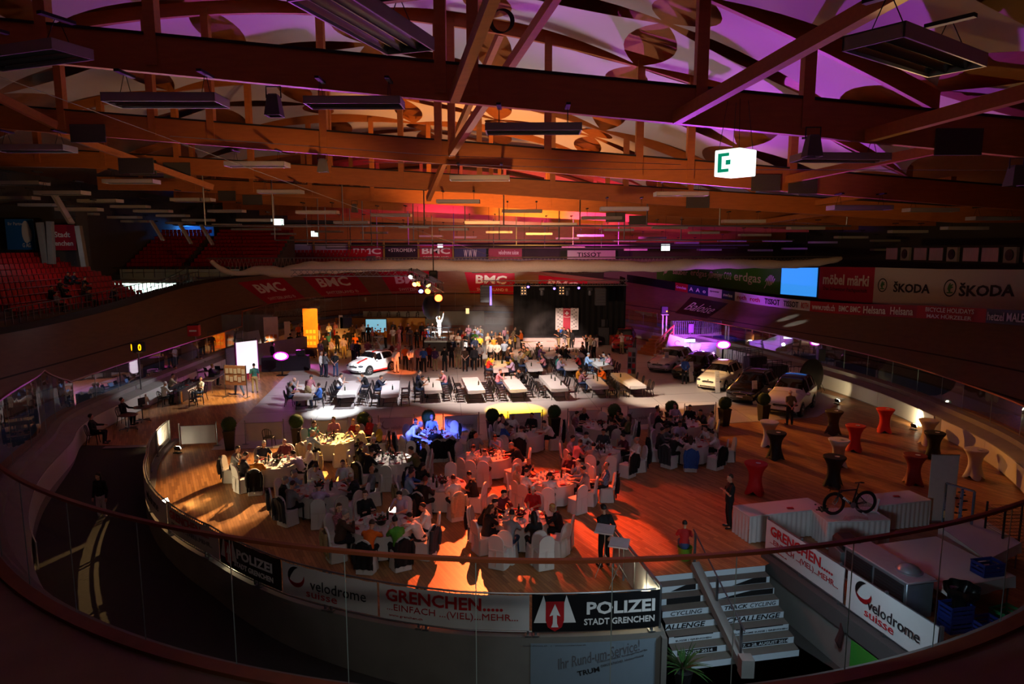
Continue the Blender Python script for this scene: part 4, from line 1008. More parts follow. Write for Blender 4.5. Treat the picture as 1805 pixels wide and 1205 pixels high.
for r in range(8): mb.box((-24,84+.9*r,(4.6+.4*r)/2),(12,.9,4.6+.4*r))
struct('floor_back_stand',mb,STEP)
# lounge windows with coloured light
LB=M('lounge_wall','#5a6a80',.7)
a=D(236,425,88); b=D(362,398,88)
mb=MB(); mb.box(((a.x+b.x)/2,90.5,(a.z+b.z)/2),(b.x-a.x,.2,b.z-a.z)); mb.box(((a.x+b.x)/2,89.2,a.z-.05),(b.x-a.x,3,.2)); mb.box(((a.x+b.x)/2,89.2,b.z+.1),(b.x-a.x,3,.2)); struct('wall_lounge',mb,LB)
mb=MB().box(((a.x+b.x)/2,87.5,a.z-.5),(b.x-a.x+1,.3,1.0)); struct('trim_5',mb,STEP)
t=thing('lounge_furniture','dark slanted screen hanging inside the blue lit lounge','screen',D(285,408,89)); mk('panel',MB().box((0,0,0),(2.2,.1,1.2)),BLACK,t); mk('bracket',MB().box((0,.1,.8),(.1,.1,.6)),BLACK,t)
point('lounge_lamp_blue',D(330,402,88.8),(.05,.3,1),260,.2); point('lounge_lamp_green',D(300,419,88.6),(.05,1,.35),60,.1); point('lounge_lamp_violet',D(252,403,88.8),(.25,.3,1),120,.2)
o=mk('wall_panel',MB().box((0,0,0),(3.0,.2,3.0)),LB,loc=D(212,415,86)); o['kind']='structure'; o.name='wall_lounge_side'
# concourse, brightly lit, below the upper stand
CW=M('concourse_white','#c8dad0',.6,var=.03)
A=D(215,497,72); B=D(395,497,72)
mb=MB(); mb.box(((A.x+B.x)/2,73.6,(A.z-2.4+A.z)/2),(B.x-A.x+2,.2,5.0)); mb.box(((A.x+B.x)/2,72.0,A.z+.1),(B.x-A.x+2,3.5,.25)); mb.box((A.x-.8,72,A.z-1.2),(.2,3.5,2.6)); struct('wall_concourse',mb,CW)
for k in range(4): area('concourse_lamp',A.lerp(B,.12+.25*k)+Vector((0,-.6,-.1)),A.lerp(B,.12+.25*k)+Vector((0,.9,-2)),(.8,1,.92),420,1.6,.3)
t=thing('concourse_stair','concrete stair with white railing climbing in front of the lit concourse','stairs',D(300,515,70))
mb=MB(); p,q=D(262,528,69.5),D(338,488,69.5)
for k in range(14): s=p.lerp(q,k/13); mb.box((s.x,s.y,s.z-.15),((q.x-p.x)/13+.02,1.4,.35))
mk('steps',mb,CONC,t,world=True)
def rail_run(pts,hh,t,step=1.0,mat=GALV):
    mb=MB(); mb.tube([p+Vector((0,0,hh)) for p in pts],.035,6); mb.tube([p+Vector((0,0,hh*.5)) for p in pts],.02,5); mk('handrail',mb,mat,t,world=True)
    for p,q in zip(pts,pts[1:]):
        n=max(1,int((q-p).length/step))
        for k in range(n+1): s=p.lerp(q,k/n); mk('baluster',MB().box((s.x,s.y,s.z+hh/2),(.05,.05,hh)),mat,t,world=True)
rail_run([p+Vector((0,-.7,0)),q+Vector((0,-.7,0)),q+Vector((4.2,-.7,0))],1.0,t)
t=thing('stand_railing','grey steel railing in front of the upper stand above the lit concourse','railing',D(300,490,74)); rail_run([D(163,490,74),D(216,489,73.5),D(330,488,73.5)],1.05,t,1.1)
mb=MB().bar(D(163,492,74.2),D(330,490,74.2),.2,.9); struct('trim_6',mb,STEP)
t=thing('stand_railing','steel railing along the foot of the left stand','railing',(-30.4,52,4.1)); rail_run([Vector((-30.6,41,3.95)),Vector((-30.4,50,4.35)),Vector((-30.2,66,5.3))],.95,t,.6)
# left wall banners and columns
for x0,x1,y0,y1,mat,lab,txt in [(14,58,386,440,BLUEB,'blue wall banner with white emblem at the left edge',[('Ihr Partner',.6,.1,-.1,.35,PRW,0),('G AG',.3,.14,.2,-.35,PRW,.02)]),(90,131,396,441,BMCR,'red wall banner with white town lettering behind the columns',[('Stadt',.62,.22,0,.12,PRW,.02),('Grenchen',1.0,.2,-.1,-.22,PRW,.02)])]:
    a=D(x0,y1,56); b=D(x1,y0,56); o=mk('wall_banner',MB().box((0,0,0),(b.x-a.x,.06,b.z-a.z)),mat,smooth=False,loc=(a+b)/2); tag(o,lab,'wall banner')
    for (s,fx,fz,u,v,m,off) in txt: mk('lettering',text_mb(s,((b.x-a.x)*fx,(b.z-a.z)*fz),planar((u*(b.x-a.x),0,v*(b.z-a.z)),(1,0,0),(0,0,1),(0,-1,0),.035),off,.004),m,o,smooth=False)
    if 'blue' in lab: mk('emblem',MB().ell((.5,-.04,.2),(.35,.02,.9)).ell((.75,-.04,.0),(.2,.02,.6)),PRW,o)
struct('wall_stand_left',MB().box((-40,58,7.8),(8,1.6,8.5)),CONCD)
for (x0,y0,x1,y1,l) in [(70,392,82,465,'grey slanted column left of the red banner'),(88,390,92,465,'dark steel column before the red banner'),(138,398,150,470,'slanted concrete column at the end of the left stand')]:
    o=mk('column',MB().bar(D(x0,y0,54.5),D(x1,y1,54.5),.4,.4),CONC); centre(o,D(x1,y1,54.5)); tag(o,l,'column')
# ---- net hung across the hall
NETM=M('bundled_net','#cfc0b4',.85,var=.15,scale=12,bump=.4); 
nl=[(372,462,3.2),(392,477,5),(420,484,4),(460,478,9),(500,482,10),(540,474,11),(590,473,11),(640,471,10),(700,470,10),(760,469,10),(820,471,10),(900,472,11),(960,470,10),(1030,471,11),(1090,470,10),(1150,472,9),(1210,468,10),(1270,467,9),(1330,467,8),(1390,468,7),(1440,464,7),(1475,459,5),(1484,456,2)]
Y=58; cp=[D(a,b-2,Y) for a,b,c in nl]; cr=[c*Y/FPX for a,b,c in nl]
cc=catmull(cp,4); rr=list(np.interp(np.linspace(0,len(cr)-1,len(cc)),range(len(cr)),cr)); rr=[r*(1+.1*math.sin(i*1.9)) for i,r in enumerate(rr)]
t=thing('safety_net','pale net bundled in a long sagging roll right across the hall','net',D(900,470,Y))
mk('net_roll',MB().tube(cc,rr,10),NETM,t,world=True)
bar=MB(); bar.tube([D(364,455,Y),D(1484,452,Y)],.05,6); mk('boom',bar,GALV,t,world=True)
mesh=MB(); N=170
for k in range(N):
    p=D(366+1116*k/(N-1),455,Y); q=cc[min(len(cc)-1,int(k/(N-1)*(len(cc)-1)))]
    mesh.cyl(p,Vector((p.x+.22,q.y,q.z+.02)),.008,3); mesh.cyl(p,Vector((p.x-.22,q.y,q.z+.02)),.008,3)
mk('meshwork',mesh,NETM,t,world=True,smooth=False)
cab=MB()
for px in range(366,1484,62): cab.cyl(D(px,453,Y),D(px,453,Y)+Vector((0,0,4.2)),.012,4)
mk('suspension_cable',cab,DARKB,t,world=True)
# suspended steel grid that carries screens and nets
def gridframe(y,x0,x1,ypx,posts,lab,ptop):
    t=thing('suspended_frame',lab,'suspended frame',D((x0+x1)/2,ypx,y)); mk('beam',MB().tube([D(x0,ypx,y),D(x1,ypx,y)],.06,6),GALV,t,world=True)
    for px in posts:
        p=D(px,ypx,y); mk('hanger',MB().cyl(p,Vector((p.x,y,chord(min(99,y),p.x)+.1)),.045,6),GALV,t,world=True)
gridframe(44,362,1500,398,[362,482,605,748,888,1022,1140,1268,1492],'long steel bar on hangers, the nearest and longest of the grid',320)
gridframe(56,485,1400,423,[485,562,640,729,820,880,985,1100,1200],'steel bar on hangers, second of the suspended grid',400)
gridframe(66,542,1320,432,[542,575,618,655,720,800,910,1010,1090],'thin steel bar on hangers, third of the suspended grid',410)
gridframe(76,575,1300,437,[575,665,762,870,960,1060],'thin steel bar on hangers, farthest of the grid',415)
# ---- lighting trusses
def truss(p,q,w_,lab,mat=GALV,n=None,name='lighting_truss'):
    p,q=Vector(p),Vector(q); d=(q-p); L=d.length; y=d/L; x=y.cross(Vector((0,0,1))).normalized(); z=Vector((0,0,1)); t=thing(name,lab,'truss',(p+q)/2); h=w_/2
    mb=MB(); C=[(-h,-h),(h,-h),(h,h),(-h,h)]
    for a,b in C: mb.tube([p+x*a+z*b,q+x*a+z*b],.03,6)
    mk('chords',mb,mat,t,world=True); mb=MB(); n=n or int(L/w_)
    for k in range(n):
        s0,s1=p+d*(k/n),p+d*((k+1)/n)
        for (a,b),(c,e) in zip(C,C[1:]+C[:1]): mb.tube([s0+x*a+z*b,s1+x*c+z*e],.015,4)
    mk('lattice',mb,mat,t,world=True); return t
RA,RB=D(728,480,46.5),D(774,507,36.5)
truss(RA,RB,.5,'truss running toward the camera carrying the coloured spotlights')
truss(D(514,481,46.5),D(724,481,46.5),.42,'left crosswise truss meeting the spotlight truss')
truss(D(850,499,57),D(1106,498,57),.42,'front stage truss above the black curtain'); truss(D(998,479,62),D(1102,473,58),.4,'rear truss end lit violet at right'); truss(D(832,477,60),D(905,477,60),.35,'short truss piece behind the fourth track logo')
HX=M('lamp_housing','#0c0c0d',.5)
def spotlamp(px,py,y,aim,col,es,lab,s=.3):
    p=D(px,py,y); d=(Vector(aim)-p).normalized(); t=thing('stage_spotlight',lab,'spotlight',p,group='spotlights on the truss')
    mk('housing',MB().tube([p-d*s*1.4,p-d*s*1.1,p-d*s*.1,p],[s*.35,s*.62,s*.66,s*.72],14),HX,t,world=True)
    lens=M('lens_'+lab.split()[0],col,.3,emit=col,es=es,var=0); mk('lens',MB().tube([p+d*.004,p+d*.02],s*.62,14),lens,t,world=True)
    x=d.cross(Vector((0,0,1))).normalized(); mk('yoke',MB().tube([p-d*s*.6+x*s*.75,p-d*s*.6+x*s*.75+Vector((0,0,s*1.5)),p-d*s*.6-x*s*.75+Vector((0,0,s*1.5)),p-d*s*.6-x*s*.75],.02,5),HX,t,world=True)
    mk('clamp',MB().box(p-d*s*.6+Vector((0,0,s*1.7)),(.08,.08,.2)),HX,t,world=True)
spotlamp(773,525,37.5,F(870,960),'#ff4a20',14,'orange-red burning spotlight, the lowest and nearest',.34)
spotlamp(754,513,39.5,F(600,840),'#ff7a30',9,'amber glowing spotlight second from the front, lower row',.26); spotlamp(755,503,39.5,F(905,720),'#ffc060',8,'yellow glowing spotlight second from the front, upper row',.24)
spotlamp(738,500,42.5,F(580,790),'#ff9040',8,'peach glowing spotlight in the middle of the truss',.26); spotlamp(731,501,43,F(590,770),'#ffb060',7,'golden glowing spotlight left of the peach one',.24); spotlamp(724,488,45,F(590,725),'#fff0e0',6,'white glowing spotlight at the far end of the truss',.24); spotlamp(742,513,41,F(752,760),'#8090ff',5,'bluish spotlight below the truss, seen at a slant',.22)
o=mk('speaker_ball',MB().lathe([(0,-.8),(.2,-.75),(.42,-.5),(.5,-.15),(.48,.1),(.36,.4),(.22,.55),(0,.58)],16),HX,loc=D(760,538,38)); tag(o,'black round bulky stage unit hanging beside the red spotlight','stage unit')
o=mk('chain_hoist',MB().box((0,0,0),(.5,.4,.7),ch=.06).box((.0,0,1.2),(.06,.06,1.8)),HX,loc=D(764,487,41)); tag(o,'black chain hoist on top of the spotlight truss','hoist')
for px,py,l in [(931,503,'left'),(977,506,'middle'),(1020,505,'right')]:
    p=D(px,py,56.8); t=thing('stage_spotlight','violet glowing spot under the stage truss, %s of three'%l,'spotlight',p,group='violet spots on the stage truss'); mk('housing',MB().lathe([(.14,-.15),(.17,.1),(.1,.25)],10),HX,t); mk('lens',MB().ell((0,-.12,-.1),(.1,.04,.1)),M('lens_violet','#7a60ff',.3,emit='#7a60ff',es=6,var=0),t)
for px,py in [(923,512),(990,512)]:
    p=D(px,py,56.7); t=thing('blinder_lamp','blinder with two columns of warm bulbs, %s'%('left one' if px<950 else 'right one'),'blinder lamp',p,group='blinders on the stage truss'); mk('housing',MB().box((0,.06,0),(.5,.1,.75)),HX,t)
    b=MB()
    for a in(-.12,.12):
        for c in(-.24,0,.24): b.ell((a,-.02,c),(.05,.03,.05),8,5)
    mk('bulbs',b,M('bulb_warm','#ffb070',.3,emit='#ffb070',es=1.6 if px<950 else 2.6,var=0),t)
for px,l in [(955,'left'),(1000,'middle'),(1040,'right')]:
    p=D(px,512,57); t=thing('moving_head','grey moving head lamp under the stage truss, %s'%l,'moving head',p,group='moving heads'); mk('body',MB().lathe([(.1,-.4),(.16,-.3),(.16,0),(.1,.05)],10),M('mover_grey','#3c3c40',.5),t); mk('yoke',MB().box((0,0,.12),(.4,.1,.2)),HX,t)
# ---- stage
CURTM=M('black_molton','#020203',1.0,var=.3,scale=2,stretch=(6,6,.2)); SKIRT=M('stage_skirt','#c9b6b0',.7,var=.05)
a,b=D(905,600,60),D(1104,500,60)
t=thing('stage_curtain','huge black backdrop curtain behind the stage','curtain',((a.x+b.x)/2,60,0)); mb=MB(); mb.grid(lambda u,v:(a.x+(b.x-a.x)*u,60+.12*math.sin(u*120),.9+(b.z-.9)*v),140,3); mb.grid(lambda u,v:(b.x+(a.x-b.x)*u,60.3,.9+(b.z-.9)*v),3,3); mk('cloth',mb,CURTM,t,world=True)
mk('side_cloth',MB().bar((b.x,61,3.3),(b.x+.1,64,3.3),.1,5.2),CURTM,t,world=True)
c0,c1=F(868,612),F(1054,612)
ST=thing('stage','low stage with white skirt printed with small logos','stage',((c0.x+c1.x)/2,57,0)); x0,x1=c0.x,c1.x; yf=c0.y
mk('deck',MB().box(((x0+x1)/2,yf+2.4,.86),(x1-x0,4.8,.1)),DGREY,ST,world=True); mb=MB(); mb.box(((x0+x1)/2,yf,.42),(x1-x0,.04,.8)); mb.box((x0,yf+2.4,.42),(.04,4.8,.8)); mb.box((x1,yf+2.4,.42),(.04,4.8,.8)); mk('skirt',mb,SKIRT,ST,world=True)
tx_=MB()
for k in range(7):
    q=text_mb('velodrome',(.7,.14),planar((x0+1.0+1.35*k,yf-.03,.55),(1,0,0),(0,0,1),(0,-1,0),.0),0,.003); tx_.add(q.v,q.f)
mk('lettering',tx_,M('logo_pink_grey','#a06a68',.6),ST,world=True,smooth=False)
p0,p1=D(979,581,59.6),D(1020,543,59.6)
t=thing('sponsor_wall','white sponsor wall with red centre strip and white cross','sponsor wall',((p0.x+p1.x)/2,59.6,.9)); zc=(p0.z+p1.z)/2;hh=p1.z-p0.z;ww=p1.x-p0.x; cx=(p0.x+p1.x)/2
mk('board',MB().box((cx,59.62,zc),(ww,.05,hh)),BWHITE,t,world=True); mk('red_strip',MB().box((cx-.02,59.58,zc),(ww*.32,.04,hh)),BMCR,t,world=True)
mb=MB(); mb.box((cx-.02,59.55,zc+hh*.27),(.34,.02,.1)); mb.box((cx-.02,59.55,zc+hh*.27),(.1,.02,.34)); mb.tube([(cx-.3,59.55,zc+hh*.11),(cx,59.55,zc+hh*.08),(cx+.28,59.55,zc+hh*.11)],.02,4); mb.tube([(cx-.3,59.55,zc+hh*.45),(cx,59.55,zc+hh*.47),(cx+.28,59.55,zc+hh*.43)],.02,4); mk('cross',mb,PRW,t,world=True)
mb=MB()
for s in(-1,1):
    for k in range(9):
        for j in range(3): mb.box((cx+s*(ww*.22+.17*j),59.58,zc-hh*.44+hh*.11*k+.08*((j+k)%3)),(.11,.02,.05))
mk('logos',mb,PRGREY,t,world=True)
for px,py,pz,s,lab in [(1063,605,560,(.9,.9,1.6),'tall black loudspeaker cabinet right of the stage, lower'),]:
    p=F(px,607); t=thing('loudspeaker',lab,'loudspeaker',p); mk('cabinet',MB().box((0,0,.8),(1.0,.8,1.6),ch=.03),BLACK,t); mk('grille',MB().box((0,-.41,.8),(.9,.02,1.5)),DGREY,t)
    t=thing('loudspeaker','smaller black loudspeaker stacked on the tall stage cabinet','loudspeaker',p+Vector((.05,0,1.6))); mk('cabinet',MB().box((0,0,.35),(.6,.6,.7),ch=.03),BLACK,t); mk('grille',MB().box((0,-.31,.35),(.52,.02,.62)),DGREY,t)
for px,y0,y1,lab in [(856,505,535,'black line array loudspeaker column left of the stage'),(1058,510,540,'black line array loudspeaker column at the right of the curtain')]:
    t=thing('line_array',lab,'loudspeaker',D(px,y1,57.4))
    for k in range(6):
        a=D(px,y0+(y1-y0)*k/6,57.4); mk('module',MB().box(a,(.9,.5,.27),ch=.03),DGREY,t,world=True)
t=thing('led_strip','violet glowing vertical lamp strip beside the left loudspeaker column','lamp strip',D(865,525,57)); mk('strip',MB().box((0,0,.2),(.16,.1,1.6)),M('violet_strip','#6a50ff',.4,emit='#6a50ff',es=1.5,var=0),t); mk('bracket',MB().box((0,.1,.2),(.22,.08,1.7)),HX,t)
# ================================================================ PEOPLE
SKIN=MO('skin',.55,20,.06); CLOTH=MO('cloth',.85,25,.18); CHECK=MO('checked_cloth',.85,pattern='check'); STRIPE=MO('striped_cloth',.85,pattern='stripe'); HAIRM=MO('hair',.6,60,.3); SHOEM=M('shoe_dark','#17130f',.5); EYEM=M('eye_dark','#1a1210',.4); MOUTHM=M('lip_red','#8a4038',.6)
def remesh(mb,vox,name,smooth_it=2):
    me=bpy.data.meshes.new(name); me.from_pydata(mb.v,[],mb.f); o=bpy.data.objects.new('tmp',me); COL.objects.link(o)
    m=o.modifiers.new('r','REMESH'); m.mode='VOXEL'; m.voxel_size=vox; m.use_smooth_shade=True
    if smooth_it: s=o.modifiers.new('s','SMOOTH'); s.factor=.5; s.iterations=smooth_it
    dg=bpy.context.evaluated_depsgraph_get(); dg.update(); r=bpy.data.meshes.new_from_object(o.evaluated_get(dg)); r.name=name
    bpy.data.objects.remove(o); bpy.data.meshes.remove(me)
    r.polygons.foreach_set('use_smooth',[True]*len(r.polygons)); return r
def cap(mb,p,q,a,b,n=10):
    p,q=Vector(p),Vector(q); d=q-p; L=d.length; y=d.normalized() if L>1e-6 else Vector((0,0,1))
    pts=[];rs=[]
    for k in range(5):
        th=PI/2*k/4; pts.append(p-y*a*math.cos(th)); rs.append(max(.002,a*math.sin(th)))
    for k in range(1,4): pts.append(p+d*k/4); rs.append(a+(b-a)*k/4)
    for k in range(5):
        th=PI/2*k/4; pts.append(q+y*b*math.sin(th)); rs.append(max(.002,b*math.cos(th)))
    return mb.tube(pts,rs,n)
class Pose: pass
def make_pose(sit=True,lean=0.0,yaw=0,pit=0,side=0,L=None,R=None,eL=None,eR=None,legs=None,hz=None,curl=.5):
    P=Pose(); pz=.55 if sit else .93
    if hz: pz=hz
    P.pel=Vector((0,.03 if sit else 0,pz)); Rx=Matrix.Rotation(lean,3,'X')@Matrix.Rotation(side,3,'Y')
    up=lambda x,y,z:P.pel+Rx@Vector((x,y,z))
    P.ab=up(0,-.01,.17); P.ch=up(0,0,.36); P.nk=up(0,.0,.50); P.sh=[up(.175,.01,.46),up(-.175,.01,.46)]
    P.hd=up(0,-.03,.69)+Vector((0,-.02 if pit>0 else 0,0)); P.hR=Matrix.Rotation(yaw,3,'Z')@Matrix.Rotation(lean*.4+pit,3,'X')
    dflt=[Vector((.25,.02,pz+.18)),Vector((-.25,.02,pz+.18))]; dw=[Vector((.25,-.06,pz-.07)),Vector((-.25,-.06,pz-.07))]
    P.el=[Vector(eL) if eL else dflt[0],Vector(eR) if eR else dflt[1]]; P.wr=[Vector(L) if L else dw[0],Vector(R) if R else dw[1]]
    if legs: P.hip,P.kn,P.an,P.to=[[Vector(v) for v in l] for l in legs]
    elif sit: P.hip=[Vector((s*.09,.0,.53)) for s in(1,-1)]; P.kn=[Vector((s*.13,-.42,.52)) for s in(1,-1)]; P.an=[Vector((s*.14,-.38,.10)) for s in(1,-1)]; P.to=[Vector((s*.16,-.55,.035)) for s in(1,-1)]
    else: P.hip=[Vector((s*.09,0,.9)) for s in(1,-1)]; P.kn=[Vector((s*.11,-.02,.5)) for s in(1,-1)]; P.an=[Vector((s*.12,.03,.09)) for s in(1,-1)]; P.to=[Vector((s*.15,-.13,.03)) for s in(1,-1)]
    P.curl=curl; return P
def hand(mb_palm,mbf,P,i):
    w_,e=P.wr[i],P.el[i]; d=(w_-e).normalized(); up=Vector((0,0,1)) if abs(d.z)<.8 else Vector((0,-1,0)); x=d.cross(up).normalized(); n=x.cross(d)
    s=1 if i==0 else -1
    pc=w_+d*.055; mb_palm.ell(w_+d*.05,(.042,.052,.018),10,7,R=Matrix((x,d,n)).transposed())
    for k in range(4):
        b=pc+x*(k-1.5)*.02+d*.03; ln=[.062,.074,.07,.055][k]; c=P.curl
        p1=b+d*ln*.45-n*ln*.1*c; p2=p1+d*ln*.35*(1-c*.4)-n*ln*.35*c; p3=p2+d*ln*.2*(1-c)-n*ln*.3*c; mbf.tube([b-d*.02,b,p1,p2,p3],[.009,.0095,.009,.008,.006],6)
    t0=w_+d*.03-x*s*-.03; t0=w_+d*.025+x*(-s)*.034; mbf.tube([w_+d*.01,t0,t0+d*.035+x*(-s)*.012-n*.008,t0+d*.058+x*(-s)*.006-n*.016],[.011,.011,.0095,.007],6)
def build_person(key,P,female=False):
    b=MB(); H=P.hR; h=P.hd
    b.ell(h+H@Vector((0,.008,.03)),(.076,.096,.098),14,10,R=H); b.ell(h+H@Vector((0,-.02,-.045)),(.056,.072,.075),12,8,R=H); cap(b,h+H@Vector((0,-.062,-.098)),h+H@Vector((0,-.05,-.09)),.026,.03)
    cap(b,h+H@Vector((0,-.094,.01)),h+H@Vector((0,-.112,-.032)),.010,.016,8); b.ell(h+H@Vector((0,-.082,.032)),(.058,.018,.014),10,6,R=H)
    for s in(1,-1): b.ell(h+H@Vector((s*.078,.012,-.01)),(.012,.022,.034),8,6,R=H); b.ell(h+H@Vector((s*.042,-.066,-.03)),(.024,.02,.024),8,6,R=H)
    b.ell(h+H@Vector((0,-.086,-.062)),(.026,.016,.009),8,6,R=H)
    cap(b,P.nk-Vector((0,0,.04)),h+H@Vector((0,.02,-.07)),.056,.05)
    cap(b,P.pel,P.ch,.11,.12); cap(b,P.ch,P.nk-(P.nk-P.ch)*.35,.12,.06)
    for i in(0,1):
        cap(b,P.ch.lerp(P.sh[i],.5),P.sh[i],.07,.052); cap(b,P.sh[i],P.el[i],.05,.038); cap(b,P.el[i],P.wr[i],.038,.026); cap(b,P.hip[i],P.kn[i],.075,.052); cap(b,P.kn[i],P.an[i],.05,.035); cap(b,P.an[i],P.to[i],.035,.025)
    f=MB()
    for i in(0,1): hand(b,f,P,i)
    me=remesh(b,.013,'body_'+key)
    import bmesh as B_
    bm=B_.new(); bm.from_mesh(me); vs=[bm.verts.new(v) for v in f.v]; 
    for q in f.f:
        try: fc=bm.faces.new([vs[k] for k in q]); fc.smooth=True
        except ValueError: pass
    bm.to_mesh(me); bm.free(); me.materials.append(SKIN)
    out={'body':me}
    def torso(m,g):
        cap(m,P.pel+Vector((0,0,.02)),P.ab,.145+g,.14+g,14); cap(m,P.ab,P.ch,.14+g,.15+g,14)
        cc=P.ch; wd=(P.sh[0]-P.sh[1]).normalized(); u=(P.nk-P.ch).normalized()
        R=Matrix((wd,u.cross(wd),u)).transposed(); m.ell(P.ch+u*.02,(.185+g,.118+g,.19),14,10,R=R); m.ell(P.pel.lerp(P.ab,.5),(.165+g,.12+g,.2),14,10,R=R)
        if female: 
            for s in(1,-1): m.ell(P.ch+wd*s*.075-u.cross(wd)*.1*-1*-1+u*-.0,(.075,.075,.07),10,8,R=R)
        for i in(0,1): cap(m,P.ch.lerp(P.nk,.45).lerp(P.sh[i],.45),P.sh[i],.075+g,.068+g)
        cap(m,P.ch,P.nk-u*.05,.11,.062)
    m=MB(); torso(m,0)
    for i in(0,1): cap(m,P.sh[i],P.sh[i].lerp(P.el[i],.78),.068,.06)
    out['tee']=remesh(m,.02,'short_sleeved_shirt'); 
    m=MB(); torso(m,.008)
    for i in(0,1): cap(m,P.sh[i],P.el[i],.07,.056); cap(m,P.el[i],P.el[i].lerp(P.wr[i],.93),.055,.042)
    out['shirt']=remesh(m,.02,'long_sleeved_shirt')
    m=MB(); cap(m,P.pel+Vector((0,0,.03)),P.pel-Vector((0,0,.02)),.15,.15,14)
    for i in(0,1): cap(m,P.hip[i],P.kn[i],.098,.072,12); cap(m,P.kn[i],P.an[i]+Vector((0,0,.02)),.072,.056,12); cap(m,P.pel,P.hip[i],.13,.1)
    out['trousers']=remesh(m,.022,'trousers')
    m=MB()
    for i in(0,1):
        d=(P.to[i]-P.an[i]); d.z=0; d.normalize() if d.length>1e-4 else None; a=P.an[i]; cap(m,a+Vector((0,0,-.02)),a+Vector((0,0,-.035)),.047,.05); cap(m,a-d*.03+Vector((0,0,-.045)),P.to[i]+Vector((0,0,.012)),.042,.036)
    out['shoes']=remesh(m,.018,'shoes'); out['shoes'].materials.append(SHOEM)
    def cut(m_,fn): return m_
    hm=MB(); hc=h+H@Vector((0,.014,.038))
    def hv(u,v,sc=1.0,low=-.45):
        th=PI*u; a=2*PI*v; d=Vector((math.sin(th)*math.cos(a),math.sin(th)*math.sin(a),math.cos(th)))
        fr=max(0,-d.y); r=1.0
        lim=.50 if d.y<-.35 else (low if d.y>.2 else low+(.50-low)*min(1,(.2-d.y)/.55))
        r=.85+.15*max(0,min(1,(d.z-lim)/.16+.5))
        wob=.012*math.sin(d.x*19+d.z*11)*math.cos(d.y*17)
        return hc+H@Vector((d.x*.086*r*sc*(1+wob),d.y*.105*r*sc*(1+wob),d.z*.105*r*sc+ .004))
    hm.grid(lambda u,v:hv(u,v),17,25); out['short']=hm.mesh('hair',ang=70)
    hm=MB(); hm.grid(lambda u,v:hv(u,v,1.06,-.75),17,25)
    bk=[h+H@Vector((0,.06,.05)),h+H@Vector((0,.085,-.05)),h+H@Vector((0,.085,-.14)),h+H@Vector((0,.075,-.24)),h+H@Vector((0,.07,-.31))]
    base=len(hm.v); hm.tube(bk,[.05,.075,.075,.06,.02],12); 
    for s in(1,-1): hm.tube([h+H@Vector((s*.07,.01,.06)),h+H@Vector((s*.088,.02,-.03)),h+H@Vector((s*.08,.03,-.13)),h+H@Vector((s*.07,.045,-.2))],[.02,.032,.03,.012],8)
    out['long']=hm.mesh('hair',ang=70)
    hm=MB(); 
    def bald(u,v):
        p=hv(.35+.45*u,v,1.0,-.5); d=H.transposed()@(p-hc); 
        return p if d.y>-.02 else hc+(p-hc)*.8
    hm.grid(bald,8,25); out['bald']=hm.mesh('hair',ang=70)
    e=MB()
    for s in(1,-1): e.ell(h+H@Vector((s*.031,-.083,.012)),(.012,.008,.007),8,6,R=H); e.ell(h+H@Vector((s*.032,-.091,.034)),(.018,.006,.004),8,5,R=H)
    out['eyes']=e.mesh('eyes'); out['eyes'].materials.append(EYEM)
    e=MB().ell(h+H@Vector((0,-.098,-.060)),(.022,.008,.006),10,6,R=H); out['mouth']=e.mesh('mouth'); out['mouth'].materials.append(MOUTHM)
    for k in('short','long','bald'): out[k].materials.append(HAIRM)
    for k in('tee','shirt','trousers'): out[k].materials.append(CLOTH)
    for k in('tee','shirt'):
        for mt in(CHECK,STRIPE):
            q=out[k].copy(); q.materials.clear(); q.materials.append(mt); out[k+('_check' if mt is CHECK else '_stripe')]=q
    return out
V=Vector
st_legs=lambda a,b,c,d:None
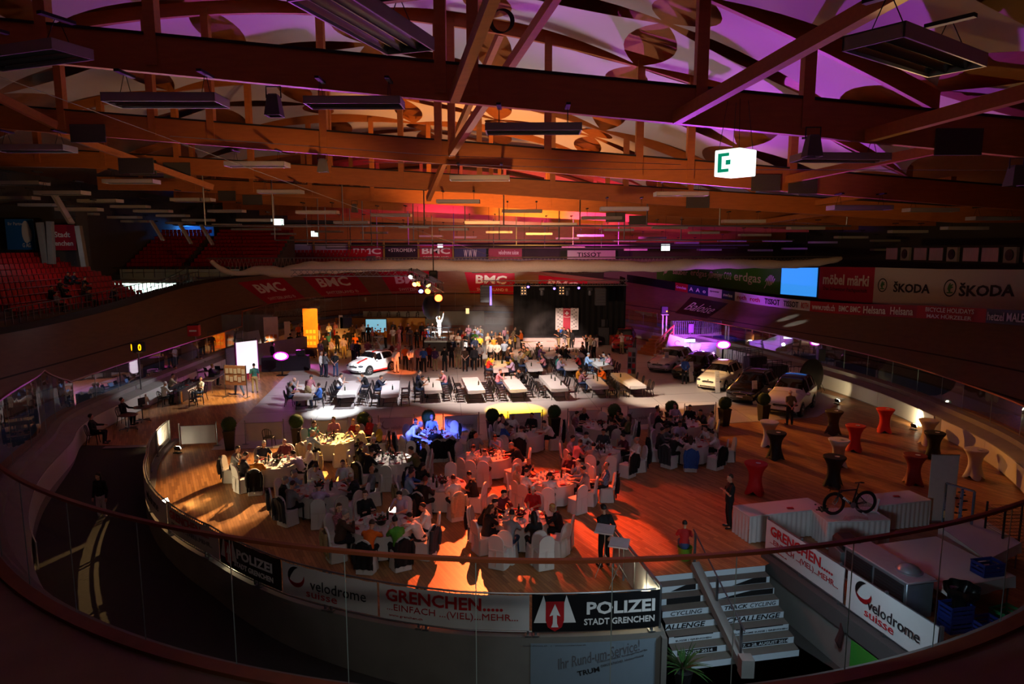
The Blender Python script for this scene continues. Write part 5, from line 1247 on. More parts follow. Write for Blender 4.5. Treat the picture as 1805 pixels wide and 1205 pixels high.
POSES={
 's0':make_pose(True,.12,0,.18,0,(.13,-.40,.80),(-.12,-.42,.80),(.26,-.14,.80),(-.26,-.14,.80)),
 's1':make_pose(True,.34,.25,.22,0,(.06,-.46,.98),(-.10,-.46,.82),(.22,-.33,.80),(-.25,-.25,.80)),
 's2':make_pose(True,-.12,.7,.0,0,(.20,-.36,.80),(-.15,-.22,.62),(.28,-.06,.80),(-.26,.02,.74)),
 's3':make_pose(True,-.05,-.65,.05,0,(-.06,-.20,.80),(.07,-.22,.83),(.25,-.10,.78),(-.25,-.10,.78)),
 's4':make_pose(True,.22,-.45,.2,.05,(.14,-.44,.80),(-.04,-.36,1.02),(.27,-.2,.80),(-.2,-.3,.79)),
 's5':make_pose(True,.5,.1,.3,0,(.16,-.62,.80),(-.16,-.60,.80),(.28,-.36,.82),(-.28,-.36,.82)),
 't0':make_pose(False,.0,.0,.08,0),
 't1':make_pose(False,-.04,.2,.05,.0,(-.10,-.20,1.22),(.10,-.22,1.20),(.25,-.08,1.14),(-.25,-.08,1.14)),
 't2':make_pose(False,.02,-.2,.0,.0,(.03,-.30,1.26),(-.04,-.30,1.24),(.26,-.08,1.14),(-.26,-.08,1.14)),
 't3':make_pose(False,.05,.1,.15,.0,(.03,.20,.92),(-.04,.21,.94),(.25,.12,1.14),(-.25,.12,1.14)),
 't4':make_pose(False,.22,.0,.1,.0,(.22,-.3,.98),(-.24,.18,.98),(.27,-.02,1.16),(-.28,.08,1.16),legs=[[(.09,0,.88),(-.09,0,.88)],[(.11,-.26,.52),(-.11,.10,.50)],[(.12,-.30,.09),(-.12,.44,.16)],[(.14,-.47,.04),(-.13,.32,.04)]]),
 't5':make_pose(False,-.15,.0,-.4,.05,(.34,-.1,1.98),(-.10,-.05,1.95),(.30,-.05,1.68),(-.22,.0,1.68),legs=[[(.07,0,.9),(-.07,0,.9)],[(.05,-.03,.5),(-.04,-.02,.5)],[(.05,.02,.09),(-.03,.02,.09)],[(.07,-.13,.03),(-.04,-.13,.03)]]),
 't6':make_pose(False,.75,.1,.3,0,(.18,-.62,.92),(-.18,-.60,.92),(.26,-.34,1.0),(-.26,-.32,1.0)),
 't7':make_pose(False,.0,.0,.1,0,(.05,-.30,1.50),(-.05,-.30,1.50),(.24,-.22,1.28),(-.24,-.22,1.28)),
 't8':make_pose(False,-.02,-.3,.1,.06,(.22,-.14,.97),(-.06,-.28,1.12),(.28,.04,1.14),(-.26,-.06,1.13)),
}
PROT={}
def proto(k,female=False):
    kk=k+('f' if female else 'm')
    if kk not in PROT: PROT[kk]=build_person(kk,POSES[k],female)
    return PROT[kk]
COLS={'white':'#e2e0da','cream':'#d8cba8','black':'#0d0d0f','navy':'#151b33','grey':'#7f8083','dark grey':'#35363a','light blue':'#8fa9c9','blue':'#2f5fae','lilac':'#b5a5c0','maroon':'#5a1a2c','red':'#b01c1c','orange':'#e0690f','amber':'#c9801a','yellow':'#d8b62a','green':'#4e9a2a','teal':'#3f8f8a','olive':'#6a6238','brown':'#4a3222','pink':'#d68a94','purple':'#4a2a5a','denim':'#31456a','khaki':'#9a865c','beige':'#b8a888'}
HC={'dark':'#17110c','brown':'#3a2616','grey':'#8b8783','white':'#d8d4cc','blond':'#b08a4a','auburn':'#5a2414'}
SKINS=['#c9937a','#d8a88c','#b9805f','#c68a6a']
prnd=random.Random(11)
def person(pose,loc,rz,label,top='white',kind='shirt',hair='short',hc='dark',legs='black',group=None,sc=1.0,female=False,face=True):
    pr_=proto(pose,female); o=bpy.data.objects.new('person',pr_['body']); COL.objects.link(o); o.location=loc; o.rotation_euler=(0,0,rz)
    s=sc*prnd.uniform(.97,1.03); o.scale=(s*(.93 if female else 1),s*(.95 if female else 1),s); o.color=(*lin(prnd.choice(SKINS)),1)
    tag(o,label,'person',group)
    def ch(k,nm,c=None):
        q=bpy.data.objects.new(nm,pr_[k]); COL.objects.link(q); q.parent=o
        if c: q.color=(*lin(c),1)
        return q
    ch(kind,{'tee':'short_sleeved_top'}.get(kind.split('_')[0],'long_sleeved_top'),COLS.get(top,top)); ch('trousers','trousers',COLS.get(legs,legs)); ch('shoes','shoes')
    if hair: ch(hair,'hair',HC.get(hc,hc))
    if face: ch('eyes','eyes'); ch('mouth','mouth')
    return o
# ================================================================ FURNITURE
CLOTHW=M('table_cloth','#cbc7c1',.8,var=.04,scale=3); COVER=M('chair_cover','#cdc9c3',.8,var=.05,scale=4)
def cover_chair():
    t=thing('banquet_chair','x','chair',group='white covered banquet chairs')
    mb=MB(); 
    # skirt with gentle folds, seat cushion
    def sk(u,v):
        a=2*PI*u; r=(abs(math.cos(a))**6+abs(math.sin(a))**6)**(-1/6); fl=.225+.035*(1-v)+.008*math.sin(a*9)*(1-v); return (math.cos(a)*r*fl,math.sin(a)*r*fl,.015+.46*v)
    mb.grid(sk,40,5,closeu=True); mk('skirt',mb,COVER,t)
    mk('seat',MB().box((0,0,.475),(.44,.44,.05),ch=.022),COVER,t)
    # back: rounded top panel leaning backwards; faces -Y so the back stands at +Y
    b=MB(); n=18
    ol=[(-.215,.0)]+[(.215*math.cos(PI-PI*k/n),.34+.215*math.sin(PI*k/n)) for k in range(n+1)]+[(.215,.0)]
    vs=[];m=len(ol)
    for d in(0,1):
        for x,z in ol: vs.append((x*(1.0 if d==0 else 1.03),.2+.055*d+(z)*.13,.46+z))
    b.add(vs,[tuple(range(m)),tuple(range(m,2*m))[::-1]]+[(k,m+k,m+(k+1)%m,(k+1)%m) for k in range(m)])
    b.grid(lambda u,v:(-.225+.45*u+.006*math.sin(u*25)*(1-v),.262+.01*v-.02*(1-v)+.04*(1-v),.02+.48*v),14,4)
    mk('back',b,COVER,t,ang=50)
    mk('sash',MB().bar((-.22,.275,.56),(.22,.275,.56),.012,.03).bar((0,.285,.56),(.01,.31,.1),.05,.01),COVER,t)
    l=MB()
    for x in(-.2,.2):
        for y in(-.2,.22): l.box((x,y,.03),(.03,.03,.06))
    mk('legs',l,COVER,t,smooth=False); return t
CCH=cover_chair(); cch_used=[0]
def place_cover(loc,rz,lab):
    if not cch_used[0]: CCH.location=loc; CCH.rotation_euler=(0,0,rz); CCH['label']=lab; cch_used[0]=1; return CCH
    return dup(CCH,loc,rz,lab)
JK=MO('jacket_cloth',.9,18,.25)
jmb=MB(); n=16
ol=[(-.22,.0)]+[(.235*math.cos(PI-PI*k/n),.36+.22*math.sin(PI*k/n)) for k in range(n+1)]+[(.22,.0)]
def jk(u,v):
    a=PI*u; x=-.25*math.cos(a)*(1+.05*math.sin(v*9)); z=.98-.82*(1-v)**1.0
    wv=.02*math.sin(u*28+v*2)*(1-v)
    if v>.5: w=(1-((v-.5)/.5)**2.2)**.5
    else: w=1+.12*(.5-v)
    return (x*w,.30+.13*(max(0,z-.46)/.55)+.035*math.sin(a)+wv,z+.03*math.sin(a))
jmb.grid(jk,30,14); jmb.grid(lambda u,v:(lambda p:(p[0]*.97,p[1]-.10,max(p[2],.62)))(jk(1-u,v)),30,14)
jme=jmb.mesh('jacket',ang=80); jme.materials.append(JK)
slv=MB()
for s in(1,-1): slv.tube([(s*.2,.36,.9),(s*.25,.38,.7),(s*.24,.37,.45),(s*.22,.36,.36)],[.06,.062,.055,.05],8)
sme=slv.mesh('sleeves',ang=80); sme.materials.append(JK)
def jacket(loc,rz,col,lab):
    o=bpy.data.objects.new('jacket',jme); COL.objects.link(o); o.location=loc; o.rotation_euler=(0,0,rz); o.color=(*lin(COLS.get(col,col)),1); tag(o,lab,'jacket',group='jackets hung on chair backs')
    q=bpy.data.objects.new('sleeves',sme); COL.objects.link(q); q.parent=o; q.color=o.color
# tableware
GLASSM=M('wine_glass','#cfd6d8',.05,0,var=.02,spec=1.0); WINE=M('red_wine','#3a0610',.1); PORC=M('porcelain','#e6e2dc',.3,var=.02); NAP=M('red_napkin','#a8121a',.8); LEAF=M('flower_leaf','#20351c',.7,var=.4,scale=30); FLOW=M('flower_red','#8a1420',.7,var=.3,scale=30); WAX=M('candle_cream','#f0d8a0',.5,emit='#ffb060',es=4,var=0); BOT=M('bottle_green','#1a2a18',.2)
def round_table(c,R,lab):
    t=thing('round_table',lab,'table',(c.x,c.y,0),group='round banquet tables')
    mk('top',MB().lathe([(R-.01,.70),(R,.715),(R,.735),(R-.01,.745),(0,.745)],40),M('table_top_wood','#8a7350',.6),t)
    mk('pedestal',MB().lathe([(.3,0),(.3,.03),(.06,.07),(.05,.66),(.3,.70)],14),BLACK,t)
    o=mk('tablecloth',MB(),CLOTHW,loc=(c.x,c.y,0))
    mb=MB(); mb.lathe([(0,.752),(R*.5,.752),(R+.005,.750)],48)
    nfold=13; ph=c.x*3
    mb.grid(lambda u,v:(lambda a,q:((R+.008+q)*math.cos(a),(R+.008+q)*math.sin(a),.75-.66*v))(2*PI*u,(.012+.04*(.5+.5*math.sin(nfold*2*PI*u+ph)))*v**.7),96,6,closeu=True)
    me=mb.mesh('tablecloth',ang=60); me.materials.append(CLOTHW); old=o.data; o.data=me; bpy.data.meshes.remove(old)
    tag(o,'white floor-length cloth on the '+lab.split('the ')[-1],'tablecloth',group='white cloths on the round tables'); return t
def wine_glass():
    t=thing('wine_glass','x','glass',group='wine glasses'); mk('bowl',MB().lathe([(.005,.075),(.03,.09),(.038,.12),(.034,.165),(.030,.165),(.034,.12),(.0,.09)],12),GLASSM,t); mk('stem',MB().lathe([(.034,0),(.034,.004),(.005,.01),(.004,.075)],10),GLASSM,t); mk('wine',MB().lathe([(.0,.088),(.028,.095),(.033,.118),(0,.118)],10),WINE,t); return t
WG=wine_glass(); wg_used=[0]
def put(proto_,used,loc,lab,rz=0):
    if not used[0]: used[0]=1; proto_.location=loc; proto_.rotation_euler=(0,0,rz); proto_['label']=lab; return proto_
    return dup(proto_,loc,rz,lab)
def centrepiece():
    t=thing('centrepiece','x','flowers',group='flower centrepieces'); r=random.Random(4); mk('bowl',MB().lathe([(.06,0),(.12,.04),(.13,.08),(.11,.08),(.05,.03)],16),BLACK,t)
    a=MB();b=MB()
    for k in range(60):
        th=r.uniform(0,2*PI);e=r.uniform(.0,1.3);R_=r.uniform(.1,.19); p=Vector((math.cos(th)*math.cos(e)*R_,math.sin(th)*math.cos(e)*R_,.09+math.sin(e)*R_*.8)); d=p-Vector((0,0,.06)); s=d.normalized().orthogonal().normalized()*.03
        a.add([p-s,p+s,p+d*.45],[(0,1,2)])
    for k in range(16):
        th=r.uniform(0,2*PI);e=r.uniform(.2,1.4);R_=.16; b.ell((math.cos(th)*math.cos(e)*R_,math.sin(th)*math.cos(e)*R_,.1+math.sin(e)*R_*.8),(.03,.03,.024),7,5)
    mk('leaves',a,LEAF,t,smooth=False); mk('blossoms',b,FLOW,t); return t
CP=centrepiece(); cp_used=[0]
pl=MB().lathe([(.0,.006),(.085,.006),(.125,.018),(.127,.022),(.085,.012),(0,.012)],20); plme=pl.mesh('plate'); plme.materials.append(PORC)
nap=MB(); nap.box((0,0,.012),(.2,.11,.02),ch=.008); nap.box((.01,.0,.026),(.16,.09,.012),ch=.005); napme=nap.mesh('napkin'); napme.materials.append(NAP)
def single(me,name,loc,lab,cat,group,rz=0,col=None):
    o=bpy.data.objects.new(name,me); COL.objects.link(o); o.location=loc; o.rotation_euler=(0,0,rz); tag(o,lab,cat,group)
    if col: o.color=(*lin(col),1)
    return o
cn=MB().lathe([(.025,0),(.027,.05),(.023,.05),(.0,.012)],10); cnme=cn.mesh('candle_holder'); cnme.materials.append(GLASSM)
btl=MB().lathe([(.036,0),(.037,.18),(.03,.21),(.013,.24),(.013,.30),(.015,.30),(.0,.305)],10); btme=btl.mesh('bottle'); btme.materials.append(BOT)
# bistro chair
CHB=M('black_plastic_chair','#121214',.35)
def bistro():
    t=thing('bistro_chair','x','chair',group='black slat-backed chairs')
    mk('seat',MB().box((0,-.01,.445),(.42,.42,.035),ch=.015).tube([(0,-.02,.43),(0,-.02,.41)],.16,12),CHB,t)
    b=MB(); pts=[(.19*math.cos(a),.19+.03*math.sin(a)+.07,.72+.16*math.sin(a)) for a in np.linspace(0,PI,11)]
    b.tube([(.18,.19,.44)]+pts+[(-.18,.19,.44)],.018,7); mk('back_frame',b,CHB,t)
    for x in(-.07,0,.07): mk('slat',MB().bar((x,.195,.45),(x,.285,.865),.03,.012),CHB,t)
    for sx_,sy in((1,1),(-1,1),(1,-1),(-1,-1)): mk('leg',MB().tube([(sx_*.175,sy*.17,.44),(sx_*.21,sy*.21+(.04 if sy>0 else 0),0)],[.02,.015],7),CHB,t)
    return t
BC=bistro(); bc_used=[0]
# long folding table with cloth
def long_table(a,b,wd,lab,cloth=True):
    a,b=Vector(a),Vector(b); c=(a+b)/2; d=b-a; L=d.length; rz=math.atan2(d.y,d.x)-PI/2
    t=thing('long_table',lab,'table',(c.x,c.y,0),rz,group='long tables in the middle of the hall')
    mk('top',MB().box((0,0,.735),(wd,L,.03)),M('table_top_wood','#8a7350',.6),t)
    for y in(-L*.4,L*.4): mk('trestle',MB().tube([(-wd*.42,y,0),(-wd*.3,y,.72),(wd*.3,y,.72),(wd*.42,y,0)],.02,6).tube([(-wd*.38,y,.2),(wd*.38,y,.2)],.015,6),BLACK,t)
    if cloth:
        mb=MB(); w2=wd/2+.012; l2=L/2+.012; mb.box((0,0,.754),(wd+.02,L+.02,.006))
        for (p,q) in(((-w2,-l2),(w2,-l2)),((w2,-l2),(w2,l2)),((w2,l2),(-w2,l2)),((-w2,l2),(-w2,-l2))):
            p,q=Vector((*p,0)),Vector((*q,0)); dd=q-p; nn=Vector((dd.y,-dd.x,0)).normalized(); n=max(6,int(dd.length*6))
            mb.grid(lambda u,v:p.lerp(q,u)+nn*(.004+.012*(1+math.sin(u*n*1.7))*v)+Vector((0,0,.755-(.17+.02*math.sin(u*5))*v)),n,3)
        o=mk('tablecloth',mb,CLOTHW,loc=(c.x,c.y,0),rz=rz,ang=60); tag(o,'white cloth on the long table, '+lab.split(', ')[-1],'tablecloth',group='cloths on the long tables')
    return t
# cocktail table with stretch cover
def cocktail(loc,col,lab,rz=0,ph=0):
    t=thing('cocktail_table',lab,'table',loc,rz,group='high tables in stretch covers')
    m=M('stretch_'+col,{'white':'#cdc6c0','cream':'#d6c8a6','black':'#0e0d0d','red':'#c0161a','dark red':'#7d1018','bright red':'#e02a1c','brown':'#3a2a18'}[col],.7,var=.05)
    mb=MB(); R=.40
    prof=[(R*.98,1.12),(R,1.105),(R*.985,1.06),(R*.8,.95),(R*.62,.8),(R*.55,.62),(R*.56,.48),(R*.66,.3),(R*.82,.13),(R*.95,.0)]
    def sf(u,v):
        a=2*PI*u; k=v*(len(prof)-1); i=min(len(prof)-2,int(k)); f=k-i; r=prof[i][0]*(1-f)+prof[i+1][0]*f; z=prof[i][1]*(1-f)+prof[i+1][1]*f
        w=max(0,(.5-z)/.5); lobe=abs(math.cos(2*a))**1.2; r*=1-.30*w*(1-lobe); 
        if z<.14: z=z+.13*(1-lobe)*(1-z/.14)
        return (r*math.cos(a),r*math.sin(a),z)
    mb.grid(sf,48,22,closeu=True); mk('cover',mb,m,t,ang=70); mk('top',MB().lathe([(0,1.125),(R*.97,1.122),(R*.99,1.112)],32),m,t)
    mk('pole',MB().lathe([(.22,.02),(.22,.05),(.03,.08),(.03,1.08)],12),BLACK,t); return t
# clipped box ball in a tall tapered pot
BOXW=M('box_foliage','#2a4a18',.8,var=.5,scale=18,bump=.6)
def topiary():
    t=thing('topiary_planter','x','potted plant',group='clipped ball trees in tall pots'); r=random.Random(9)
    mb=MB(); hs=[(.17,0),(.23,.80),(.245,.82),(.245,.86),(.2,.86),(.19,.8)]
    for k in range(len(hs)): pass
    mb.lathe([(a*1.414,b) for a,b in hs],4,a0=PI/4); mk('pot',mb,M('dark_pot','#1b1512',.5,var=.15),t,smooth=False)
    f=MB(); f.ell((0,0,1.13),(.30,.30,.30),20,14)
    for k in range(900):
        z=r.uniform(-.9,1);a=r.uniform(0,2*PI);q=math.sqrt(1-z*z); d=Vector((q*math.cos(a),q*math.sin(a),z)); p=Vector((0,0,1.13))+d*r.uniform(.27,.325); s=d.orthogonal().normalized(); s=Matrix.Rotation(r.uniform(0,6),3,d)@s; s2=d.cross(s)
        f.add([p-s*.028,p+s2*.014+d*.012,p+s*.028,p-s2*.014+d*.01],[(0,1,2,3)])
    mk('foliage',f,BOXW,t); mk('stem',MB().cyl((0,0,.8),(0,0,.95),.03,8),M('bark','#3a2a1c',.9),t); return t
TP=topiary(); tp_used=[0]
def barrier(p,q,lab,txt=True,first=[0]):
    p,q=Vector(p),Vector(q); c=(p+q)/2; d=q-p; L=d.length; rz=math.atan2(d.y,d.x)
    t=thing('barrier_banner',lab,'barrier',(c.x,c.y,0),rz,group='low banner barriers between posts')
    mb=MB(); mb.grid(lambda u,v:(-L/2+.06+(L-.12)*u,.012*math.sin(u*14),.14+.80*v),16,2); mb.grid(lambda u,v:(L/2-.06-(L-.12)*u,.012*math.sin((1-u)*14)+.006,.14+.80*v),16,2); mk('cloth',mb,BWHITE,t)
    for s in(-1,1): mk('post',MB().cyl((s*L/2,0,0),(s*L/2,0,1.05),.022,8).ell((s*L/2,0,1.06),(.03,.03,.03),8,6),STEEL,t); mk('foot',MB().lathe([(.17,0),(.17,.012),(.05,.03),(.02,.05)],14,c=(s*L/2,0,0)),STEEL,t)
    mk('top_bar',MB().cyl((-L/2,0,.95),(L/2,0,.95),.012,6),STEEL,t)
    if txt:
        mk('lettering',text_mb('velodrome',(L*.5,.2),planar((.15,-.02,.5),(1,0,0),(0,0,1),(0,-1,0),.005)),M('print_pale','#8d8484',.7),t,smooth=False)
        fm_=planar((-.3*L,-.02,.62),(1,0,0),(0,0,1),(0,-1,0),.005); mb=MB(); vs=[]
        for i in range(15): a=math.radians(100+230*i/14); th=.07*math.sin(PI*i/14)+.003; vs+=[fm_(.2*math.cos(a),.2*math.sin(a),0),fm_((.2-th)*math.cos(a),(.2-th)*math.sin(a),0)]
        mb.add(vs,[(2*i,2*i+2,2*i+3,2*i+1) for i in range(14)]); mk('emblem',mb,M('print_pale','#8d8484',.7),t,smooth=False)
    return t
# ================================================================ CARS
CARG=M('car_glass','#0b0d10',.06,0,var=0,spec=.8); TYRE=M('tyre','#0c0c0c',.8); RIM=M('alloy_rim','#b8babd',.25,.8); LAMP=M('headlamp','#5a6068',.08,.5); PLATE=M('number_plate','#dcdcd8',.5); TRIMB=M('car_black_trim','#0a0a0a',.5); TAIL=M('tail_lamp','#8a0a0c',.3)
def car(loc,rz,paint,lab,L=4.6,W=1.8,H=1.48,kind='wagon',roof=None,stripe=None,rails=False,sc=1):
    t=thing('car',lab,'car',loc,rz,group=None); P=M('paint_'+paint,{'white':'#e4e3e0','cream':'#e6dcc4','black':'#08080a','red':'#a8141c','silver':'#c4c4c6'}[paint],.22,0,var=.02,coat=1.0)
    # stations along the car, nose at -y: (y, z under, z belt, z top, half width, half roof width)
    hl=L/2; s=H/1.48
    if kind=='hatch': S=[(-1,.36,.55,.60,.62,.5),(-.965,.24,.66,.74,.83,.66),(-.80,.2,.74,.90,.97,.74),(-.52,.2,.86,1.0,1.0,.76),(-.40,.2,.90,1.06,1.0,.78),(-.08,.2,.93,1.42,1.0,.70),(.12,.2,.95,1.48,1.0,.70),(.50,.2,.98,1.46,1.0,.68),(.80,.22,1.0,1.36,.99,.64),(.93,.26,1.0,1.06,.95,.72),(.985,.32,.9,.94,.9,.72),(1,.42,.7,.75,.78,.6)]
    else: S=[(-1,.36,.55,.60,.62,.5),(-.97,.24,.66,.72,.83,.66),(-.84,.2,.73,.86,.97,.76),(-.55,.2,.84,.96,1.0,.78),(-.40,.2,.88,1.0,1.0,.80),(-.06,.2,.91,1.40,1.0,.70),(.10,.2,.93,1.47,1.0,.70),(.50,.2,.95,1.48,1.0,.69),(.86,.22,.97,1.40,.99,.66),(.95,.26,.97,1.06,.96,.74),(.985,.32,.88,.93,.9,.72),(1,.42,.7,.75,.78,.6)]
    if kind=='suv': S=[(a,b*1.25,c*1.12,d*1.12,e,f) for a,b,c,d,e,f in S]
    rings=[]
    for (y,zu,zb,zt,hw,hr) in S:
        w_=W/2*hw; r_=W/2*hr; zu*=s;zb*=s;zt*=s
        rings.append([Vector((0,y*hl,zu)),Vector((w_*.80,y*hl,zu)),Vector((w_*.97,y*hl,zu+.10)),Vector((w_,y*hl,(zu+zb)*.5+.03)),Vector((w_*.985,y*hl,zb-.05)),Vector((w_*.94,y*hl,zb)),Vector((r_+(w_*.9-r_)*.08,y*hl,zt-.08*(zt-zb)/.5-.02)),Vector((r_*.88,y*hl,zt-.012)),Vector((0,y*hl,zt+.015))])
    K=9; NS=len(S); sub=4; dense=[]
    for k in range(K): dense.append(catmull([rings[i][k] for i in range(NS)],sub))
    ND=len(dense[0]); body=MB(); gl=MB(); vidx=[]
    full=[]
    for i in range(ND):
        row=[dense[k][i] for k in range(K)]; row=row+[Vector((-p.x,p.y,p.z)) for p in row[-2:0:-1]]; full.append(row)
    KK=len(full[0]); vs=[p for row in full for p in row]; fb=[];fg=[]
    def isglass(i,k):
        si=i/sub; kk=k if k<K-1 else (2*(K-1)-1-k)
        if kk==5 and 4.45<si<(7.75 if kind=='hatch' else 8.2): 
            return not(abs(si-6.02)<.16 or (kind!='hatch' and abs(si-7.3)<.16))     # side windows, pillars between
        if kk in(6,7) and 4.05<=si<5.0: return True                       # windscreen
        if kk in(6,7) and (8.1 if kind=='hatch' else 8.05)<=si<8.9: return True
        return False
    for i in range(ND-1):
        for k in range(KK):
            f=(i*KK+k,i*KK+(k+1)%KK,(i+1)*KK+(k+1)%KK,(i+1)*KK+k)
            (fg if isglass(i,k) else fb).append(f)
    fb.append(tuple(range(KK))[::-1]); fb.append(tuple((ND-1)*KK+k for k in range(KK)))
    rf=[]
    if roof:
        rf=[f for f in fb if (f[0]%KK) in(6,7,8,9) and 5.0<=(f[0]//KK)/sub<8.1]; fb=[f for f in fb if f not in rf]
    def sub_mesh(nm,fl,mat,off=0):
        mb=MB(); m={}; 
        for f in fl:
            for v in f:
                if v not in m: m[v]=len(mb.v); mb.v.append(vs[v])
            mb.f.append(tuple(m[v] for v in f)); mb.mi.append(0)
        return mk(nm,mb,mat,t,ang=35)
    sub_mesh('body',fb,P); sub_mesh('windows',fg,CARG)
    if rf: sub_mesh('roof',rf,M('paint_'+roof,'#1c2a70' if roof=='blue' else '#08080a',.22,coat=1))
    wr=.315*s if kind!='suv' else .36
    for y in(-.60*hl,.60*hl):
        for sx_ in(-1,1):
            x=sx_*(W/2-.082); wmb=MB(); pr=[(.17,-.1),(wr*.98,-.1),(wr,-.07),(wr,.07),(wr*.98,.1),(wr*.62,.1)]
            R=Matrix.Rotation(PI/2*1,3,'Y')
            tm=MB(); tm.lathe([(wr*.6,-.1),(wr*.96,-.1),(wr,-.06),(wr,.06),(wr*.96,.1),(wr*.6,.1)],24); tm.v=[tuple(R@Vector(v)+Vector((x,y,wr))) for v in tm.v]; w_=mk('wheel',tm,TYRE,t)
            rm=MB(); 
            for k in range(5): a=2*PI*k/5; rm.bar((x+sx_*.098,y,wr),(x+sx_*.098,y+math.cos(a)*wr*.62,wr+math.sin(a)*wr*.62),.02,.07)
            rm.tube([(x+sx_*.1,y+math.cos(a)*wr*.63,wr+math.sin(a)*wr*.63) for a in np.linspace(0,2*PI,20)[:-1]],.016,5,closed=True); rm.tube([(x+sx_*.06,y,wr),(x+sx_*.112,y,wr)],.05,10); mk('rim',rm,RIM,w_)
            ar=MB(); ar.tube([(sx_*(W/2+.002),y,wr+.02),(sx_*(W/2-.14),y,wr+.02)],wr*1.16,22); mk('wheel_arch',ar,TRIMB,t)
    q=MB(); f0=-hl
    q.box((0,f0*.985+.02,.33*s),(W*.62,.10,.11*s),ch=.03); mk('air_intake',q,TRIMB,t)
    mk('grille',MB().box((0,f0*.982,.60*s),(W*.44,.10,.13*s),ch=.04),TRIMB,t); mk('grille_frame',MB().tube([(math.cos(a)*W*.225,f0*.982-.048,.60*s+math.sin(a)*.075*s) for a in np.linspace(0,2*PI,20)[:-1]],.012,5,closed=True),RIM,t)
    mk('emblem',MB().ell((0,f0*.97-.03,.70*s),(.045,.02,.045),10,6),RIM,t); mk('number_plate',MB().box((0,f0-.005,.45*s),(.34,.02,.09)),PLATE,t)
    for sx_ in(-1,1):
        mk('headlamp',MB().ell((sx_*W*.36,f0*.93,.66*s),(.19,.15,.075*s),12,8,R=Matrix.Rotation(sx_*.5,3,'Z')),LAMP,t); mk('fog_lamp',MB().ell((sx_*W*.36,f0*.965,.34*s),(.07,.06,.04)),LAMP,t)
        m_=mk('mirror',MB().box((sx_*(W/2+.09),-.24*hl,.98*s),(.2,.11,.13),ch=.04),P,t); mk('tail_lamp',MB().box((sx_*W*.41,hl*.955,.86*s),(.16,.08,.2),ch=.03),TAIL,t)
        mk('door_handle',MB().box((sx_*W*.497,.16*hl,.78*s),(.02,.16,.025)),P,t)
        mk('side_sill',MB().box((sx_*W*.475,0,.24*s),(.05,L*.46,.08)),TRIMB if stripe is None else M('stripe_red','#d0261c',.3),t)
        if rails: mk('roof_rail',MB().tube([(sx_*W*.33,-.0*hl,1.44*s),(sx_*W*.33,.05*hl,1.52*s),(sx_*W*.33,.7*hl,1.51*s),(sx_*W*.33,.8*hl,1.42*s)],.02,6),RIM,t)
    if stripe:
        sm=M('stripe_red','#d0261c',.3); mb=MB(); c=K-1
        for x0,x1 in((.12,.32),):
            def pt(i,x):
                a=full[i][K-2];b=full[i][K-1]; f=min(1,x/max(.01,a.x)); p=b.lerp(a,f); return Vector((p.x,p.y,p.z+.008))
            for i in range(6,ND-10):
                if 16<=i<20: continue
                mb.add([pt(i,x0),pt(i,x1),pt(i+1,x1),pt(i+1,x0)],[(0,1,2,3)])
        mk('stripe',mb,sm,t)
    return t
# ================================================================ PLACING EVERYTHING
SIDES=['near side','near right side','right side','far right side','far side','far left side','left side','near left side']
def sidew(a): return SIDES[int(((a%360)+22.5)//45)%8]
GAR={'tee':'tee','shirt':'shirt','tee_check':'checked top','shirt_check':'checked shirt','tee_stripe':'striped top','shirt_stripe':'striped shirt'}
HW={'short':'','long':'long ','bald':'thin '}
rs=random.Random(21)
USED=set()
def ul(a,*b):
    for x in ('',)+b:
        if a+x not in USED: break
    USED.add(a+x); return a+x
def seat_person(c,R,a,spec,phrase):
    top,kind,hair,hc,pose=spec[:5]; opt=spec[5] if len(spec)>5 else {}
    th=math.radians(a); rr=R+opt.get('r',.36); p=Vector((c.x+rr*math.sin(th),c.y-rr*math.cos(th),0)); rz=th+PI+math.radians(opt.get('turn',0))
    fem=opt.get('f',False)
    person(pose,p+Vector((0,0,.0)),rz,ul('person in %s %s, %s%s hair, %s of the %s'%(top,GAR[kind],HW[hair],hc,opt.get('side',sidew(a)),phrase),', leaning'),top,kind,hair,hc,opt.get('legs','black'),'guests at the round tables',1.0,fem)
    q=Vector((c.x+(rr+.10)*math.sin(th),c.y-(rr+.10)*math.cos(th),0)); place_cover(q,rz,ul('chair of guest in %s, %s of the %s'%(top,opt.get('side',sidew(a)),phrase),', %s hair'%hc))
    if 'j' in opt: jacket(q,rz,opt['j'],ul('%s jacket behind guest in %s, %s of the %s'%(opt['j'],top,opt.get('side',sidew(a)),phrase),', '+hc))
def seat_empty(c,R,a,phrase,j=None,r=.5,turn=0):
    th=math.radians(a); rr=R+r; p=Vector((c.x+rr*math.sin(th),c.y-rr*math.cos(th),0)); rz=th+PI+math.radians(turn); place_cover(p,rz,ul('empty covered chair%s, %s of the %s'%(' under jacket' if j else '',sidew(a),phrase),', second one'))
    if j: jacket(p,rz,j,ul('%s jacket over empty chair, %s of the %s'%(j,sidew(a),phrase),', second one'))
